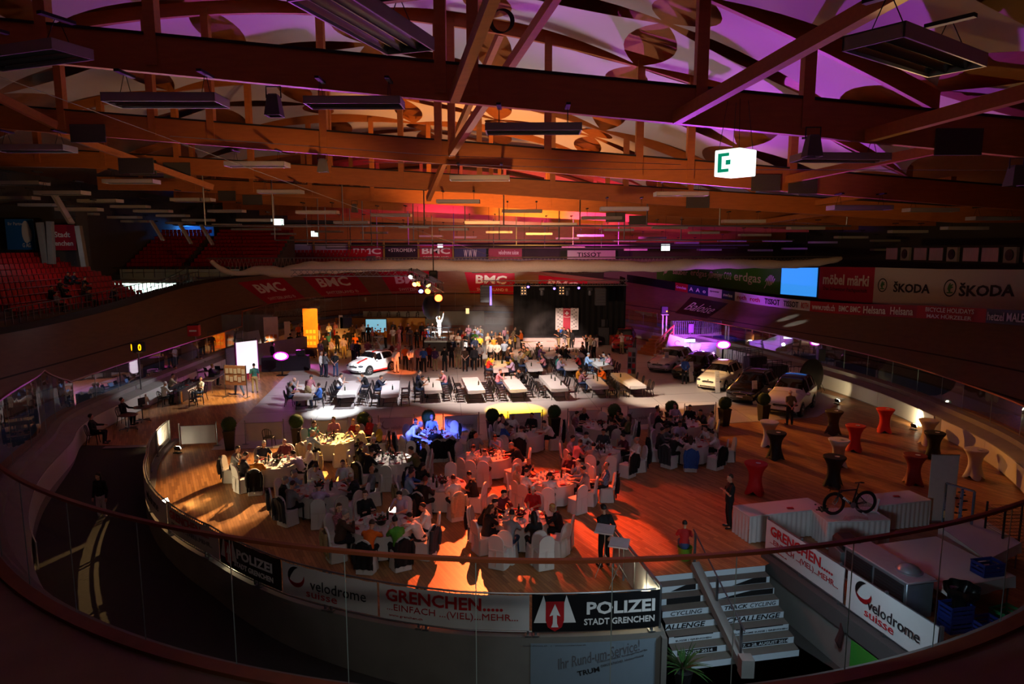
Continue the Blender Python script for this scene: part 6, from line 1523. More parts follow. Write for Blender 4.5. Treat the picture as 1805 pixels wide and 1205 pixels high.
def setting(c,R,n,phrase,seed):
    r=random.Random(seed); z=.757
    put(CP,cp_used,Vector((c.x+r.uniform(-.08,.08),c.y+r.uniform(-.05,.05),z)),'flower centrepiece with dark leaves on the %s'%phrase,r.uniform(0,6))
    for k in range(n):
        a=2*PI*k/n+r.uniform(-.1,.1); d=Vector((math.sin(a),-math.cos(a),0)); t=Vector((d.y,-d.x,0))
        P=lambda f,s:Vector((c.x,c.y,z))+d*R*f+t*s
        sd=sidew(math.degrees(a)); g='table settings on the %s'%phrase
        if r.random()<.75: single(plme,'plate',P(.80,0),'white plate on the %s'%phrase,'plate','plates on the %s'%phrase)
        single(napme,'napkin',P(.82,r.choice([-.2,.2])),'red folded napkin on the %s'%phrase,'napkin','napkins on the %s'%phrase,a+r.uniform(-.4,.4))
        for s in(-.06,.1):
            if r.random()<.85: o=put(WG,wg_used,P(.58+r.uniform(-.05,.05),s),'stemmed wine glass on the %s'%phrase); o['group']='wine glasses on the %s'%phrase
    for k in range(2):
        a=r.uniform(0,6); p=Vector((c.x+.26*math.cos(a),c.y+.26*math.sin(a),z)); single(cnme,'candle_holder',p,'small glass candle holder on the %s'%phrase,'candle holder','candle holders on the %s'%phrase)
    for k in range(2):
        a=r.uniform(0,6); p=Vector((c.x+.36*math.cos(a),c.y+.36*math.sin(a),z)); single(btme,'bottle',p,'dark wine bottle on the %s'%phrase,'bottle','bottles on the %s'%phrase)
TABLES=[
 (486,815,.78,'leftmost bright table',[(222,'navy','tee','short','grey','s0'),(180,'maroon','tee','bald','grey','s0'),(112,'white','shirt','short','blond','s2',{'j':'beige'}),(72,'lilac','shirt','short','brown','s5',{'j':'black'}),(345,'amber','shirt','short','grey','s1',{'j':'black','turn':30}),(305,'navy','tee','short','dark','s0'),(268,'grey','tee','short','dark','s4',{'r':.8,'j':'dark grey'})],[(318,None)]),
 (589,773,.88,'golden lit table',[(245,'teal','tee','short','brown','s4',{'j':'black'}),(195,'pink','tee','short','dark','s3'),(150,'red','tee','short','blond','s0',{'f':1}),(135,'red','shirt','long','brown','s2',{'f':1,'r':.8,'side':'outer far right'}),(88,'cream','shirt','short','blond','s1',{'f':1}),(100,'yellow','tee','bald','white','s2',{'r':.9,'side':'outer right','j':'brown'}),(325,'light blue','shirt','short','grey','s4',{'j':'beige'})],[(22,None)]),
 (690,808,.78,'dark-flowered white table',[(288,'black','tee','short','grey','s4'),(262,'black','tee','short','auburn','s0',{'r':.5}),(225,'black','shirt','short','white','s3',{'f':1}),(318,'black','shirt','short','dark','s1',{'j':'black'}),(68,'olive','tee','short','dark','s1',{'turn':15}),(105,'black','tee','short','dark','s2')],[(2,None),(160,'black'),(130,'black'),(85,None)]),
 (566,862,.84,'dim golden-patch table',[(205,'white','shirt','short','dark','s1',{'j':'black'}),(160,'white','tee','short','dark','s2'),(258,'light blue','shirt','short','grey','s1'),(292,'black','tee','short','grey','s0',{'j':'dark grey'}),(325,'grey','shirt','short','brown','s0',{'j':'dark grey'}),(12,'lilac','shirt','short','dark','s5'),(85,'dark grey','tee_check','bald','white','s4'),(110,'grey','tee','bald','white','s2',{'r':.75})],[(38,None),(60,None)]),
 (675,924,.88,'nearest left table',[(352,'orange','tee','short','brown','s5',{'j':'black'}),(30,'green','tee','short','dark','s1',{'j':'black','f':1}),(68,'white','shirt','short','dark','s5',{'j':'dark grey'}),(100,'white','shirt','short','brown','s0'),(165,'lilac','tee','short','dark','s4',{'j':'black'}),(215,'black','shirt','short','brown','s3'),(268,'pink','tee_check','short','brown','s3',{'turn':-20}),(300,'brown','shirt','short','grey','s4',{'j':'khaki'})],[]),
 (780,853,.80,'middle-left table',[(232,'black','shirt','long','dark','s1',{'f':1,'j':'black'}),(265,'blue','shirt','short','dark','s0'),(292,'light blue','tee','short','dark','s0',{'j':'khaki'}),(335,'black','shirt','short','auburn','s0',{'j':'black'}),(25,'white','tee','short','auburn','s0',{'f':1,'j':'beige'}),(70,'black','tee','short','dark','s4')],[(175,None),(318,None)]),
 (864,802,.80,'upper red lit table',[(318,'white','shirt','short','brown','s1'),(352,'white','shirt','bald','brown','s4'),(170,'light blue','tee','short','dark','s1'),(95,'black','shirt','short','grey','s5'),(210,'grey','tee','short','dark','s2')],[(285,None),(335,None),(235,'black'),(40,None)]),
 (973,844,.82,'right-hand red table',[(275,'beige','tee','short','white','s3',{'f':1}),(305,'white','shirt','short','brown','s0'),(232,'navy','tee_check','bald','grey','s4'),(352,'white','shirt','short','dark','s1',{'legs':'black'}),(72,'grey','shirt','short','dark','s0'),(112,'light blue','shirt','bald','brown','s4'),(145,'maroon','tee','short','brown','s3',{'f':1}),(88,'light blue','tee_check','bald','brown','s2',{'r':.95,'side':'outer right','j':'black'})],[(35,None),(320,None),(125,None)]),
 (919,913,.80,'nearest red lit table',[(215,'maroon','shirt','short','dark','s1'),(160,'red','tee','short','white','s0',{'f':1}),(258,'black','shirt','short','dark','s5',{'j':'black'}),(300,'black','tee','long','brown','s4',{'f':1}),(342,'grey','tee','short','dark','s1',{'legs':'denim'}),(18,'black','tee','long','dark','s0',{'f':1}),(75,'black','shirt','short','blond','s1',{'f':1})],[(338,None,.82),(20,None,.85),(52,None),(262,None)]),
 (1057,793,.80,'dim right-centre table',[(268,'lilac','shirt','short','dark','s0'),(298,'pink','tee','short','brown','s1'),(340,'grey','shirt','short','dark','s0'),(215,'white','shirt','short','dark','s5'),(165,'dark grey','shirt','short','dark','s0'),(78,'white','shirt','bald','grey','s3',{'turn':25,'r':.6,'j':'black'}),(110,'maroon','tee','short','dark','s4')],[(8,None),(45,'black'),(252,None)]),
 (926,762,.80,'yellow patch table',[(258,'white','tee','bald','grey','s4'),(210,'white','tee','short','grey','s0'),(300,'blue','tee','short','dark','s1'),(165,'black','shirt','short','dark','s3'),(92,'white','tee','short','dark','s5',{'j':'black'}),(350,'white','shirt','short','dark','s0',{'j':'black'}),(235,'black','shirt','short','dark','s2')],[(325,None),(280,None)]),
 (1059,750,.80,'red barrier table',[(262,'pink','tee_check','short','dark','s0',{'j':'black'}),(218,'black','tee','bald','grey','s0'),(95,'dark grey','tee','short','dark','s1'),(70,'olive','tee','long','brown','s2',{'f':1}),(18,'dark grey','shirt','short','dark','s0'),(120,'black','tee','short','dark','s4')],[(170,None),(85,'black'),(300,None)]),
 (764,766,.80,'blue lit table',[(190,'light blue','tee','short','grey','s0'),(238,'black','shirt','short','dark','s4'),(312,'black','shirt','short','dark','s1'),(12,'black','shirt','short','brown','s5',{'j':'black'})],[(150,'black'),(78,'black'),(95,'beige'),(285,'black'),(30,'black')]),  # far-side guest's white top is coloured blue for the blue light
 (1204,746,.80,'dark rear table',[(265,'black','tee','bald','brown','s4'),(235,'pink','tee','short','dark','s2',{'f':1}),(185,'lilac','tee','short','dark','s3'),(150,'black','shirt','short','dark','s0'),(110,'dark grey','shirt','short','dark','s1'),(80,'white','tee','short','dark','s2'),(340,'black','shirt','short','grey','s0'),(305,'black','shirt','short','dark','s5')],[]),
 (1213,780,.80,'dark front table',[(270,'dark grey','shirt','short','dark','s0',{'j':'black'}),(235,'grey','shirt','short','dark','s1'),(185,'lilac','tee','short','dark','s0'),(125,'white','tee','short','dark','s4'),(75,'white','tee','short','dark','s1'),(350,'white','tee','long','brown','s0',{'f':1,'j':'blue'}),(312,'black','shirt','short','brown','s5',{'j':'dark grey'})],[(38,'black'),(88,None,.8)]),
]
for k,(px,py,R,ph,ps,em) in enumerate(TABLES):
    c=F(px,py,.75); round_table(c,R,'round banquet table under white cloth, the '+ph); setting(c,R,8,ph,k)
    for s in ps: seat_person(c,R,s[0],s[1:],ph)
    for e in em: seat_empty(c,R,e[0],ph,e[1],e[2] if len(e)>2 else .5)
# standing by the blue lit table
p=F(722,806); person('t6',p,math.radians(75),'person in loose white clothes bending over the left end of the blue lit table','white','shirt','bald','grey','beige')
# ---- clipped trees and low barriers between banquet and plaza
tl=['left of the bare black chair','right of the bare black chair','behind the golden lit table','behind the blue lit table','behind the table before the yellow floor patch','with reddish pot, right of the yellow floor patch','behind the table before the red barrier','behind the dark rear table','at the right end of the barrier row','beside the white car bonnet, at far right']
for (px,py),l in zip([(403,747),(522,742),(641,738),(755,734),(868,731),(977,725),(1083,723),(1184,717),(1278,710),(1347,703)],tl):
    p=F(px,py,1.13); p.z=0; put(TP,tp_used,p,'ball-clipped tree in tall dark pot '+l,.3)
bl=['blank white barrier banner lit by the left floodlight','blank white barrier banner behind the bare black chair','barrier banner behind the golden lit table','red lit barrier banner left of the blue lit table','mauve barrier banner right of the blue lit table','orange-red barrier banner before the yellow floor patch','bright red barrier banner at right centre','pale barrier banner left of the dark rear table','barrier banner at the right end of the row']
for k,((a,b),l) in enumerate(zip([((315,747),(381,744)),((431,742),(499,739)),((549,738),(613,736)),((667,733),(730,731)),((781,730),(844,727)),((895,726),(956,723)),((1001,721),(1060,719)),((1107,717),(1161,714)),((1207,712),(1262,709))],bl)):
    p,q=F(*a,1.05),F(*b,1.05); barrier((p.x,p.y,0),(q.x,q.y,0),l,k>1)
p=F(475,787); put(BC,bc_used,p,'single black slat-backed chair standing before the white barrier',PI)
# ---- long tables
LT=[((533,700),(541,679),'leftmost of the front row'),((610,695),(624,671),'second of the front row'),((687,695),(690,671),'third of the front row'),((764,688),(760,667),'fourth of the front row'),((840,688),(828,665),'red lit fifth of the front row'),((914,686),(896,663),'sixth of the front row'),((987,685),(964,661),'seventh of the front row'),((1058,681),(1039,660),'eighth of the front row'),((1125,680),(1090,657),'rightmost of the front row'),
    ((883,652),(879,635),'yellow lit second-row table'),((944,650),(936,634),'second of the second row'),((1009,648),(996,633),'third of the second row'),((1069,647),(1049,634),'rightmost of the second row'),
    ((919,630),(905,616),'left back-row table'),((975,628),(966,617),'middle back-row table'),((1019,626),(1008,616),'right back-row table')]
ltinfo=[]
for k,(a,b,l) in enumerate(LT):
    p,q=F(*a,.75),F(*b,.75); p.z=q.z=0
    d=(q-p).normalized(); L=min((q-p).length,4.6); L=max(L,3.6); q=p+d*L
    long_table(p,q,.95,'long table with white cloth, '+l); ltinfo.append((p,d,L,l))
def lt_seat(k,side,t):
    p,d,L,l=ltinfo[k]; n=Vector((d.y,-d.x,0))*side       # side +1: right of the table
    pos=p+d*(.35+t)+n*.80; rz=math.atan2(-n.x,n.y) ; return pos,rz,l
def lt_chair(k,side,t,occ=False):
    pos,rz,l=lt_seat(k,side,t); o=put(BC,bc_used,pos+Vector((0,0,.012)),'x',rz+rs.uniform(-.12,.12)); sd='right' if side>0 else 'left'
    o['label']='black chair on the %s of the long table, %s'%(sd,l); o['group']='black chairs on the %s of the long table, %s'%(sd,l); return pos,rz,l
LTP={0:[(-1,1.0,'grey','tee','short','grey','s0',''),(1,.3,'blue','shirt','short','brown','s3',''),(-1,2.3,'grey','tee','bald','white','s4','')],
 1:[(-1,2.6,'white','tee','short','dark','s4',''),(1,2.9,'black','tee','short','dark','s1','')],2:[(-1,2.2,'navy','shirt','short','brown','s1','')],
 3:[(-1,2.6,'navy','tee','short','dark','s0',''),(-1,1.2,'dark grey','tee','short','dark','s1',''),(1,2.6,'pink','tee','bald','grey','s4','')],
 5:[(-1,2.6,'pink','tee','short','brown','s4',''),(1,2.8,'black','shirt','short','dark','s1','')],
 7:[(-1,2.8,'amber','shirt','short','dark','s0',''),(-1,1.9,'pink','shirt_stripe','short','brown','s1',''),(1,2.7,'orange','shirt','bald','brown','s4','')],
 9:[(-1,2.6,'yellow','shirt','short','brown','s1',''),(-1,1.2,'red','tee','short','dark','s4',''),(1,2.4,'yellow','shirt_check','short','blond','s2',''),(1,.4,'lilac','shirt','short','dark','s0','')],
 10:[(-1,2.2,'brown','tee','long','blond','s1','f'),(1,1.8,'pink','tee','short','brown','s4','f'),(1,3.0,'dark grey','shirt','short','dark','s0',''),(-1,3.1,'beige','tee','short','dark','s3','')],
 11:[(-1,1.3,'teal','tee','short','white','s4',''),(-1,.4,'lilac','shirt','short','dark','s0',''),(1,1.6,'red','tee','short','blond','s1','f'),(1,2.6,'grey','tee','bald','grey','s2',''),(-1,2.7,'dark grey','tee','short','dark','s1','')],
 12:[(-1,1.8,'light blue','shirt','short','grey','s0',''),(1,2.6,'navy','shirt','short','brown','s1',''),(1,1.4,'pink','shirt','short','dark','s4','f'),(1,2.0,'grey','shirt','short','grey','s5','')],
 13:[(-1,1.2,'brown','tee','short','dark','s0',''),(1,.8,'olive','shirt','short','dark','s4',''),(1,2.0,'brown','shirt','short','brown','s1',''),(-1,2.4,'dark grey','shirt','short','dark','s3',''),(1,2.9,'black','tee','short','dark','s0','')],
 14:[(-1,1.0,'purple','shirt','short','dark','s0',''),(1,1.2,'black','shirt','short','dark','s4',''),(1,2.4,'maroon','tee','short','grey','s1',''),(-1,2.2,'black','tee','short','brown','s2',''),(-1,3.2,'brown','shirt','short','dark','s4','')],
 15:[(-1,.8,'black','shirt','short','dark','s4',''),(-1,2.0,'brown','shirt','bald','brown','s0',''),(1,1.0,'dark grey','shirt','short','dark','s1',''),(1,2.4,'black','tee','short','dark','s3','')]}
for k in range(16):
    taken={1:[],-1:[]}
    for (sd,t,top,kind,hair,hc,pose,fl) in LTP.get(k,[]):
        pos,rz,l=lt_chair(k,sd,t); taken[sd].append(t)
        person(pose,pos+Vector((0,0,.01)),rz,'person in %s %s, %s hair, %s of the %s'%(top,GAR[kind],hc,'right' if sd>0 else 'left',l),top,kind,hair,hc,rs.choice(['black','navy','denim']),'guests at the long tables',1,fl=='f',face=False)
    for sd in(1,-1):
        for t in([.15,.75,1.35,1.95,2.55,3.15] if k<13 else [.5,1.6,2.7]):
            if all(abs(t-q)>.5 for q in taken[sd]) and rs.random()<.8 and t<ltinfo[k][2]-.3: lt_chair(k,sd,t)
    p,d,L,l=ltinfo[k]
    for j in range(rs.choice([1,2,3])):
        q=p+d*rs.uniform(.8,L-.5)+Vector((d.y,-d.x,0))*rs.uniform(-.3,.3); single(btme,'bottle',Vector((q.x,q.y,.757)),'dark bottle on the long table, '+l,'bottle','bottles on the long table, '+l)
# ---- standing people: (x, foot y, facing, pose, top, garment, hair, colour, legs, where)
DIR={'away':PI,'here':0,'right':PI/2,'left':-PI/2,'away left':PI+.6,'away right':PI-.6,'here left':-.6,'here right':.6}
CROWD=[
 (544,716,'away','t6','pink','tee_check','short','dark','khaki','leaning on the left end long table',.25),
 (567,664,'right','t0','white','shirt','bald','grey','navy','first of the trio left of the small white car'),(575,665,'away right','t1','grey','shirt_check','short','dark','navy','second of the trio left of the small white car'),(592,664,'away','t3','black','tee','short','dark','denim','third of the trio, nearest the small white car'),
 (585,637,'away right','t1','lilac','shirt','bald','grey','khaki','behind the trio left of the small white car'),(607,632,'away','t0','lilac','tee','short','brown','khaki','in shorts behind the white car nose'),(623,640,'away right','t0','grey','tee','short','brown','black','behind the white car roof, left of the pair'),(631,641,'away','t3','navy','shirt','short','dark','black','behind the white car roof, right of the pair'),
 (649,640,'away','t1','pink','shirt_check','short','brown','khaki','half hidden behind the white car roof'),(664,641,'away','t0','beige','tee','bald','white','black','only the head showing over the white car roof'),
 (691,646,'left','t1','maroon','shirt','bald','grey','maroon','orange lit beside the car tail, farther back'),(702,642,'away left','t2','pink','tee','bald','grey','navy','tallest of the orange lit group'),(699,657,'away left','t1','white','shirt','bald','white','white','dressed all in white behind the car tail'),  # white-clad group; orange light is put into the clothes' colours
 (715,652,'away','t0','orange','tee','bald','brown','black','with orange lit back, left in the long row'),(725,654,'away right','t3','white','shirt','long','dark','navy','carrying a dark bag in the long row'),(738,653,'away','t1','pink','shirt','short','dark','black','third in the long row from the left'),(747,656,'away','t0','blue','tee','short','dark','black','bright blue in the long row'),  # first one's pale top is coloured orange for the light on it
 (757,648,'away right','t1','red','shirt_check','short','brown','black','red checks in the long row'),(767,654,'away','t3','purple','shirt','short','dark','khaki','khaki trousers, sixth in the long row'),(784,655,'away','t0','black','tee','short','dark','black','all black in the middle of the long row'),(796,648,'away','t1','dark grey','tee_check','short','dark','black','dark checks right of the middle of the long row'),
 (808,650,'away','t0','beige','tee_stripe','short','dark','khaki','striped top in the long row'),(820,655,'away','t3','brown','tee','short','dark','black','brown top in the long row beside the stripes'),(828,647,'away','t1','black','shirt','short','dark','navy','between brown and bald in the long row'),(836,653,'away','t0','dark grey','shirt','bald','brown','black','near the right end of the long row'),(846,648,'away','t3','white','tee','short','dark','black','pale back at the right end of the long row'),
 (846,628,'away','t1','yellow','shirt','short','brown','black','bright yellow in front of the podium crowd'),(838,632,'away','t0','navy','tee','short','dark','black','left of the bright yellow one'),
 (864,643,'away','t0','white','shirt','short','dark','black','white shirt by the yellow lit long table, first'),(876,643,'away','t3','white','shirt','short','brown','black','white shirt by the yellow lit long table, second'),(889,641,'away','t1','light blue','shirt','short','dark','black','pale shirt by the yellow lit long table, third'),(899,640,'away left','t0','black','tee','long','blond','black','beside the three pale shirts'),
 (799,622,'here','t1','white','shirt','bald','grey','denim','front of the applauding crowd, leftmost with folded arms'),(808,624,'here','t1','white','tee','short','brown','grey','second in the front of the applauding crowd',.1,'f'),(821,625,'here left','t1','black','tee','short','brown','white','third in the front of the applauding crowd, white skirt',.1,'f'),(817,619,'here','t2','red','tee','short','grey','grey','red top behind the folded arms pair'),
 (811,612,'here','t0','navy','tee','short','dark','navy','back row of the applauding crowd, far left'),(826,607,'here','t2','pink','shirt','bald','grey','grey','tallest at the back of the applauding crowd'),(833,616,'here','t0','light blue','shirt','short','brown','denim','pale blue in the middle of the applauding crowd'),(837,620,'here','t2','green','tee_check','short','blond','grey','greenish top in the middle of the applauding crowd'),(838,609,'here','t1','white','tee','bald','grey','grey','back row of the applauding crowd, centre'),(847,609,'here','t2','beige','shirt','bald','white','grey','back row of the applauding crowd, right of centre'),(847,618,'here','t2','light blue','tee','short','blond','white','pale top right of the greenish one',.1,'f'),(842,613,'here','t0','lilac','tee','bald','grey','grey','between the back row and the greenish top'),
 (860,624,'here right','t2','beige','tee','long','blond','beige','clapping, tan clothes, right of the yellow back',.1,'f'),(867,617,'here','t2','dark grey','tee','short','brown','navy','clapping behind the tan clothes'),(873,622,'here right','t2','white','shirt','short','white','grey','white haired, clapping, right of the tan clothes',.1,'f'),(881,625,'here','t0','white','tee','short','blond','brown','white top beside the white standing table',.1,'f'),(880,628,'away','t0','brown','shirt','short','brown','brown','dark back in front of the white standing table'),(871,631,'away','t1','amber','shirt','short','brown','black','amber back below the clapping group'),(894,621,'right','t2','light blue','tee','short','white','denim','bluish white, clapping toward the stage'),(891,612,'here','t0','pink','tee','short','brown','navy','behind the bluish white one'),(904,612,'right','t4','beige','tee','bald','brown','beige','walking through the haze by the stage'),
 (919,618,'left','t2','orange','shirt','short','brown','black','orange shirt clapping before the stage'),(908,617,'left','t2','yellow','tee','short','dark','black','small child in yellow before the stage',.1,'kid'),
 (985,616,'left','t2','black','tee','short','blond','khaki','clapping left of the blue performer'),(990,609,'here','t0','blue','tee','short','white','light blue','blue and white performer before the sponsor wall'),(994,612,'here left','t1','dark grey','shirt','short','dark','grey','close behind the blue performer'),(1002,616,'left','t2','brown','tee','short','brown','khaki','clapping right of the blue performer'),(1007,615,'here left','t0','black','shirt','bald','brown','black','dark clothes right of the blue performer'),
 (1034,627,'left','t7','black','tee','short','dark','black','filming toward the stage, left of three at right'),(1041,632,'away left','t7','beige','tee','short','blond','dark grey','filming, middle of three at right',.1,'f'),(1047,632,'away left','t0','white','tee','short','dark','black','white top, right of three by the tables'),
 (1096,624,'here left','t7','white','tee','short','dark','khaki','white top and shorts before the red car'),
 (1206,677,'away','t3','blue','shirt','short','dark','black','blue shirt between the dark and cream cars'),(1391,749,'away','t3','olive','tee','bald','white','black','hands behind the back before the white car'),
 (1284,930,'left','t1','black','tee','short','brown','black','in black near the big skirted tables',.1,'f'),
 (422,697,'away left','t4','teal','tee','short','brown','denim','striding past the notice board'),(450,692,'away left','t0','teal','tee_check','short','dark','khaki','checked shirt right of the notice board'),(442,652,'here right','t2','white','tee','short','dark','black','behind the white and red panel'),(386,633,'right','t7','red','tee','bald','grey','black','in red leaning on the wall behind the left tables'),
 (181,918,'here','t0','black','shirt','long','brown','white','walking alone down the dark ramp',.1,'f'),
 # exhibition corner
 (562,600,'away right','t0','red','tee','short','brown','white','red jersey with white arms at the exhibition stand'),(581,602,'here','t1','white','shirt','long','blond','blue','blue skirt at the exhibition stand',.1,'f'),(592,600,'here left','t0','pink','tee','short','brown','red','pink top with white arms at the exhibition stand'),(597,597,'here','t0','lilac','tee','short','grey','navy','behind the pink top at the exhibition stand'),(527,604,'here right','t0','orange','tee','short','brown','black','orange top between the tall banners'),(535,603,'left','t1','black','tee','bald','brown','brown','black top between the tall banners'),(514,600,'left','t2','yellow','tee_check','short','dark','brown','yellow checks beside the white tall banner'),(513,625,'away','t0','black','tee','short','dark','khaki','dark back above the magenta lamp'),(528,625,'away','t1','navy','tee','short','auburn','black','pink lit hair right of the magenta lamp',.1,'f'),(534,624,'here left','t0','pink','tee','short','grey','black','pink lit face right of the magenta lamp'),(550,612,'right','t1','orange','shirt','short','dark','orange','orange lit, reaching to the stand table',.1,'f'),
 (566,640,'away right','t0','grey','tee','short','brown','khaki','grey back at the left edge of the big group'),(574,634,'away','t1','navy','shirt','short','dark','black','navy back in the left of the big group'),(571,628,'away','t0','maroon','shirt','short','dark','navy','maroon top in the left of the big group'),(580,623,'away','t0','teal','tee','short','dark','black','turquoise top inside the big group'),
 (595,622,'away','t1','black','tee','short','dark','black','black tee, first of the dark trio at the drinks bar'),(609,619,'away left','t0','black','tee','short','brown','black','broad black back, second of the dark bar trio'),(616,617,'away right','t1','black','shirt','short','dark','black','third of the dark trio at the drinks bar'),(627,626,'away','t0','orange','tee','short','blond','brown','orange lit cap wearer in the big group'),(634,624,'away right','t1','black','tee','short','dark','beige','black tee beside the orange lit cap'),(622,604,'away','t0','brown','shirt','short','brown','black','brown back at the drinks bar'),(641,604,'away left','t1','white','tee','short','dark','black','white tee serving at the drinks bar'),(650,604,'here','t0','black','tee','bald','brown','black','dark helper at the drinks bar'),(657,610,'left','t1','pink','shirt','short','brown','grey','pink lit woman at the flower table',.1,'f'),(680,614,'left','t2','amber','shirt','short','blond','black','amber shirt right of the glowing flowers'),(693,610,'here','t1','white','shirt','short','brown','khaki','pale shirt right of the amber one'),(704,611,'here left','t1','pink','tee','long','brown','pink','pale pink dress right of the amber one',.1,'f'),(694,600,'here','t0','grey','shirt_check','bald','grey','denim','checked shirt behind the pale shirt'),(707,603,'here left','t0','maroon','shirt','bald','brown','black','dark broad person behind the pale pink dress'),(720,605,'here','t0','brown','tee','short','brown','grey','in the dim row left of the podium, first'),(724,612,'here left','t1','grey','tee','short','dark','grey','in the dim row left of the podium, second'),(744,602,'here','t0','dark grey','shirt','short','brown','black','in the dim row behind the podium, left'),(755,602,'here','t1','dark grey','tee','short','dark','denim','in the dim row behind the podium, right'),(749,614,'here','t0','red','tee','short','dark','black','dim red top left of the podium'),(735,615,'here','t1','black','shirt','short','brown','black','dark clothes left of the podium rail'),(763,603,'here','t0','brown','tee','short','brown','black','behind the podium rail, dim brown top'),
 (470,625,'right','t1','dark grey','shirt','short','grey','dark grey','at the grey partition by the stairs'),(482,645,'away right','t0','black','shirt','short','dark','black','dark operator left of the magenta lamp'),
]
for it in CROWD:
    px,py,dr,pose,top,kind,hair,hc,legs,wh=it[:10]; fl=it[11] if len(it)>11 else ''
    p=F(px,py); g='people standing in the hall'
    if px==181: p=F(px,py,-.62)
    lab='person in %s %s, %s'%(top,GAR[kind],wh)
    person(pose,p+Vector((0,0,.012 if -17<p.x<14 and 30<p.y<60 else 0)),DIR[dr]+rs.uniform(-.2,.2),lab,top,kind,hair,hc,legs,None,.72 if fl=='kid' else rs.uniform(.97,1.04),fl=='f',face=p.y<50)
# ---- cars
car(F(656,655),math.radians(-33),'white','small white city car with red stripe in the middle of the plaza',3.55,1.64,1.48,'hatch',stripe=True)
CR=math.radians(-36)
car(F(1182,649),CR,'silver','silver-white estate car, rear left of the car row',4.65,1.81,1.46,'wagon')
car(F(1226,662),CR,'black','black estate car second in the row, behind the cream one',4.65,1.81,1.46,'wagon',rails=True)
car(F(1268,680),CR,'cream','cream-lit white small estate car in the middle of the row',4.2,1.66,1.5,'wagon',rails=True)  # white car; the warm cast is put into its cream paint
car(F(1325,700),CR,'black','black estate car fourth in the row with white sign before it',4.6,1.78,1.5,'wagon',rails=True)
car(F(1393,722),CR,'white','white off-road car with blue lit roof, nearest of the row',4.2,1.79,1.62,'suv',roof='blue')  # blue light on the roof is put in as blue paint
car(F(1100,616),math.radians(-14),'red','red off-road car standing right of the stage',4.2,1.79,1.65,'suv',roof='black')
SIGNW=M('sign_white','#d8d5cf',.5,var=.03)
for (px,py,l) in [(1176,654,'beside the silver-white estate'),(1219,674,'between the blue-shirted visitor and the cream car'),(1265,693,'right of the cream car'),(1331,713,'right of the second black car'),(1408,732,'before the nearest white car'),(1107,622,'beside the red car')]:
    p=F(px,py); t=thing('price_sign','slanted white price sign '+l,'sign',p,math.radians(20),group='white price signs by the cars')
    R=Matrix.Rotation(-.12,3,'X'); mk('board',MB().box((0,.07,.68),(.34,.03,1.32),ch=.01,R=R),SIGNW,t); mk('foot',MB().box((0,.16,.02),(.36,.4,.04)),STEEL,t)
    tx_=MB()
    for j,(s_,z) in enumerate((('TISSOT',.0),) if 0 else ()): pass
    for j in range(5): tx_.box((-.02,.042+.0,1.1-.09*j),(.22-.03*(j%2),.006,.02),R=R)
    mk('print',tx_,M('print_grey2','#7a7874',.7),t)
# ---- cocktail tables
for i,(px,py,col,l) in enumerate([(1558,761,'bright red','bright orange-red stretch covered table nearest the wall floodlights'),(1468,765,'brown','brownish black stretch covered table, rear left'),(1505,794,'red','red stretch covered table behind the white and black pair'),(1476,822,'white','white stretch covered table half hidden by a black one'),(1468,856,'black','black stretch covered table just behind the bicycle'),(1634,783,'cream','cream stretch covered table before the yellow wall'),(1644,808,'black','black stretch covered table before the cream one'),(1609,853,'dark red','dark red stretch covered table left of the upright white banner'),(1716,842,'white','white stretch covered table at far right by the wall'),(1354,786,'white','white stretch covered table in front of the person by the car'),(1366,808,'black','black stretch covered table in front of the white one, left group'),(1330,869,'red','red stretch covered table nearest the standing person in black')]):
    p=F(px,py); cocktail(p,col,l,rz=.4+i*.7)
    q=single(plme,'ashtray',p+Vector((.05,-.08,1.127)),'small pale dish on the '+l.split(',')[0].replace('stretch covered ',''),'dish','dishes on the high tables'); q.scale=(.7,.7,.8)
# ================================================================ LEFT SIDE, RIGHT SIDE, FOREGROUND
def flood(loc,aim,lab,lit='#fff2d0',es=30):
    loc=Vector(loc); t=thing('floodlight',lab,'floodlight',loc,group='small floor floodlights'); d=(Vector(aim)-loc); d.z=0; d.normalize(); rz=math.atan2(d.y,d.x)+PI/2; t.rotation_euler=(0,0,rz)
    mk('housing',MB().box((0,0,.20),(.26,.12,.18),ch=.02,R=Matrix.Rotation(-.5,3,'X')),BLACK,t); mk('lens',MB().box((0,-.068,.225),(.22,.012,.13),R=Matrix.Rotation(-.5,3,'X')),M('flood_lens','#fff2d0',.3,emit=lit,es=es,var=0),t)
    mk('bracket',MB().tube([(-.15,0,.2),(-.15,0,.03),(.15,0,.03),(.15,0,.2)],.012,5),BLACK,t); mk('stand',MB().box((0,0,.015),(.3,.2,.03)),BLACK,t); return t
def roll(p,rz,w_,h,mat,lab,cap_='banner stand',extra=None):
    t=thing('banner_stand',lab,cap_,p,rz,group=None); mk('banner',MB().box((0,0,h/2+.06),(w_,.012,h)),mat,t); mk('base',MB().box((0,0,.03),(w_+.06,.2,.06),ch=.02),STEEL,t); mk('pole',MB().cyl((0,.05,.05),(0,.02,h+.05),.012,6),STEEL,t)
    mk('top_bar',MB().box((0,0,h+.07),(w_+.02,.03,.02)),STEEL,t)
    if extra: extra(t)
    return t
def table(a,b,wd,lab,mat,h=.74,legs=True,name='table'):
    a,b=Vector(a),Vector(b); c=(a+b)/2; d=b-a; L=d.length; t=thing(name,lab,'table',(c.x,c.y,0),math.atan2(d.y,d.x)); mk('top',MB().box((0,0,h),(L,wd,.03),ch=.008),mat,t)
    for x in(-L/2+.06,L/2-.06):
        for y in(-wd/2+.06,wd/2-.06): mk('leg',MB().cyl((x,y,0),(x,y,h),.018,6),STEEL,t)
    return t
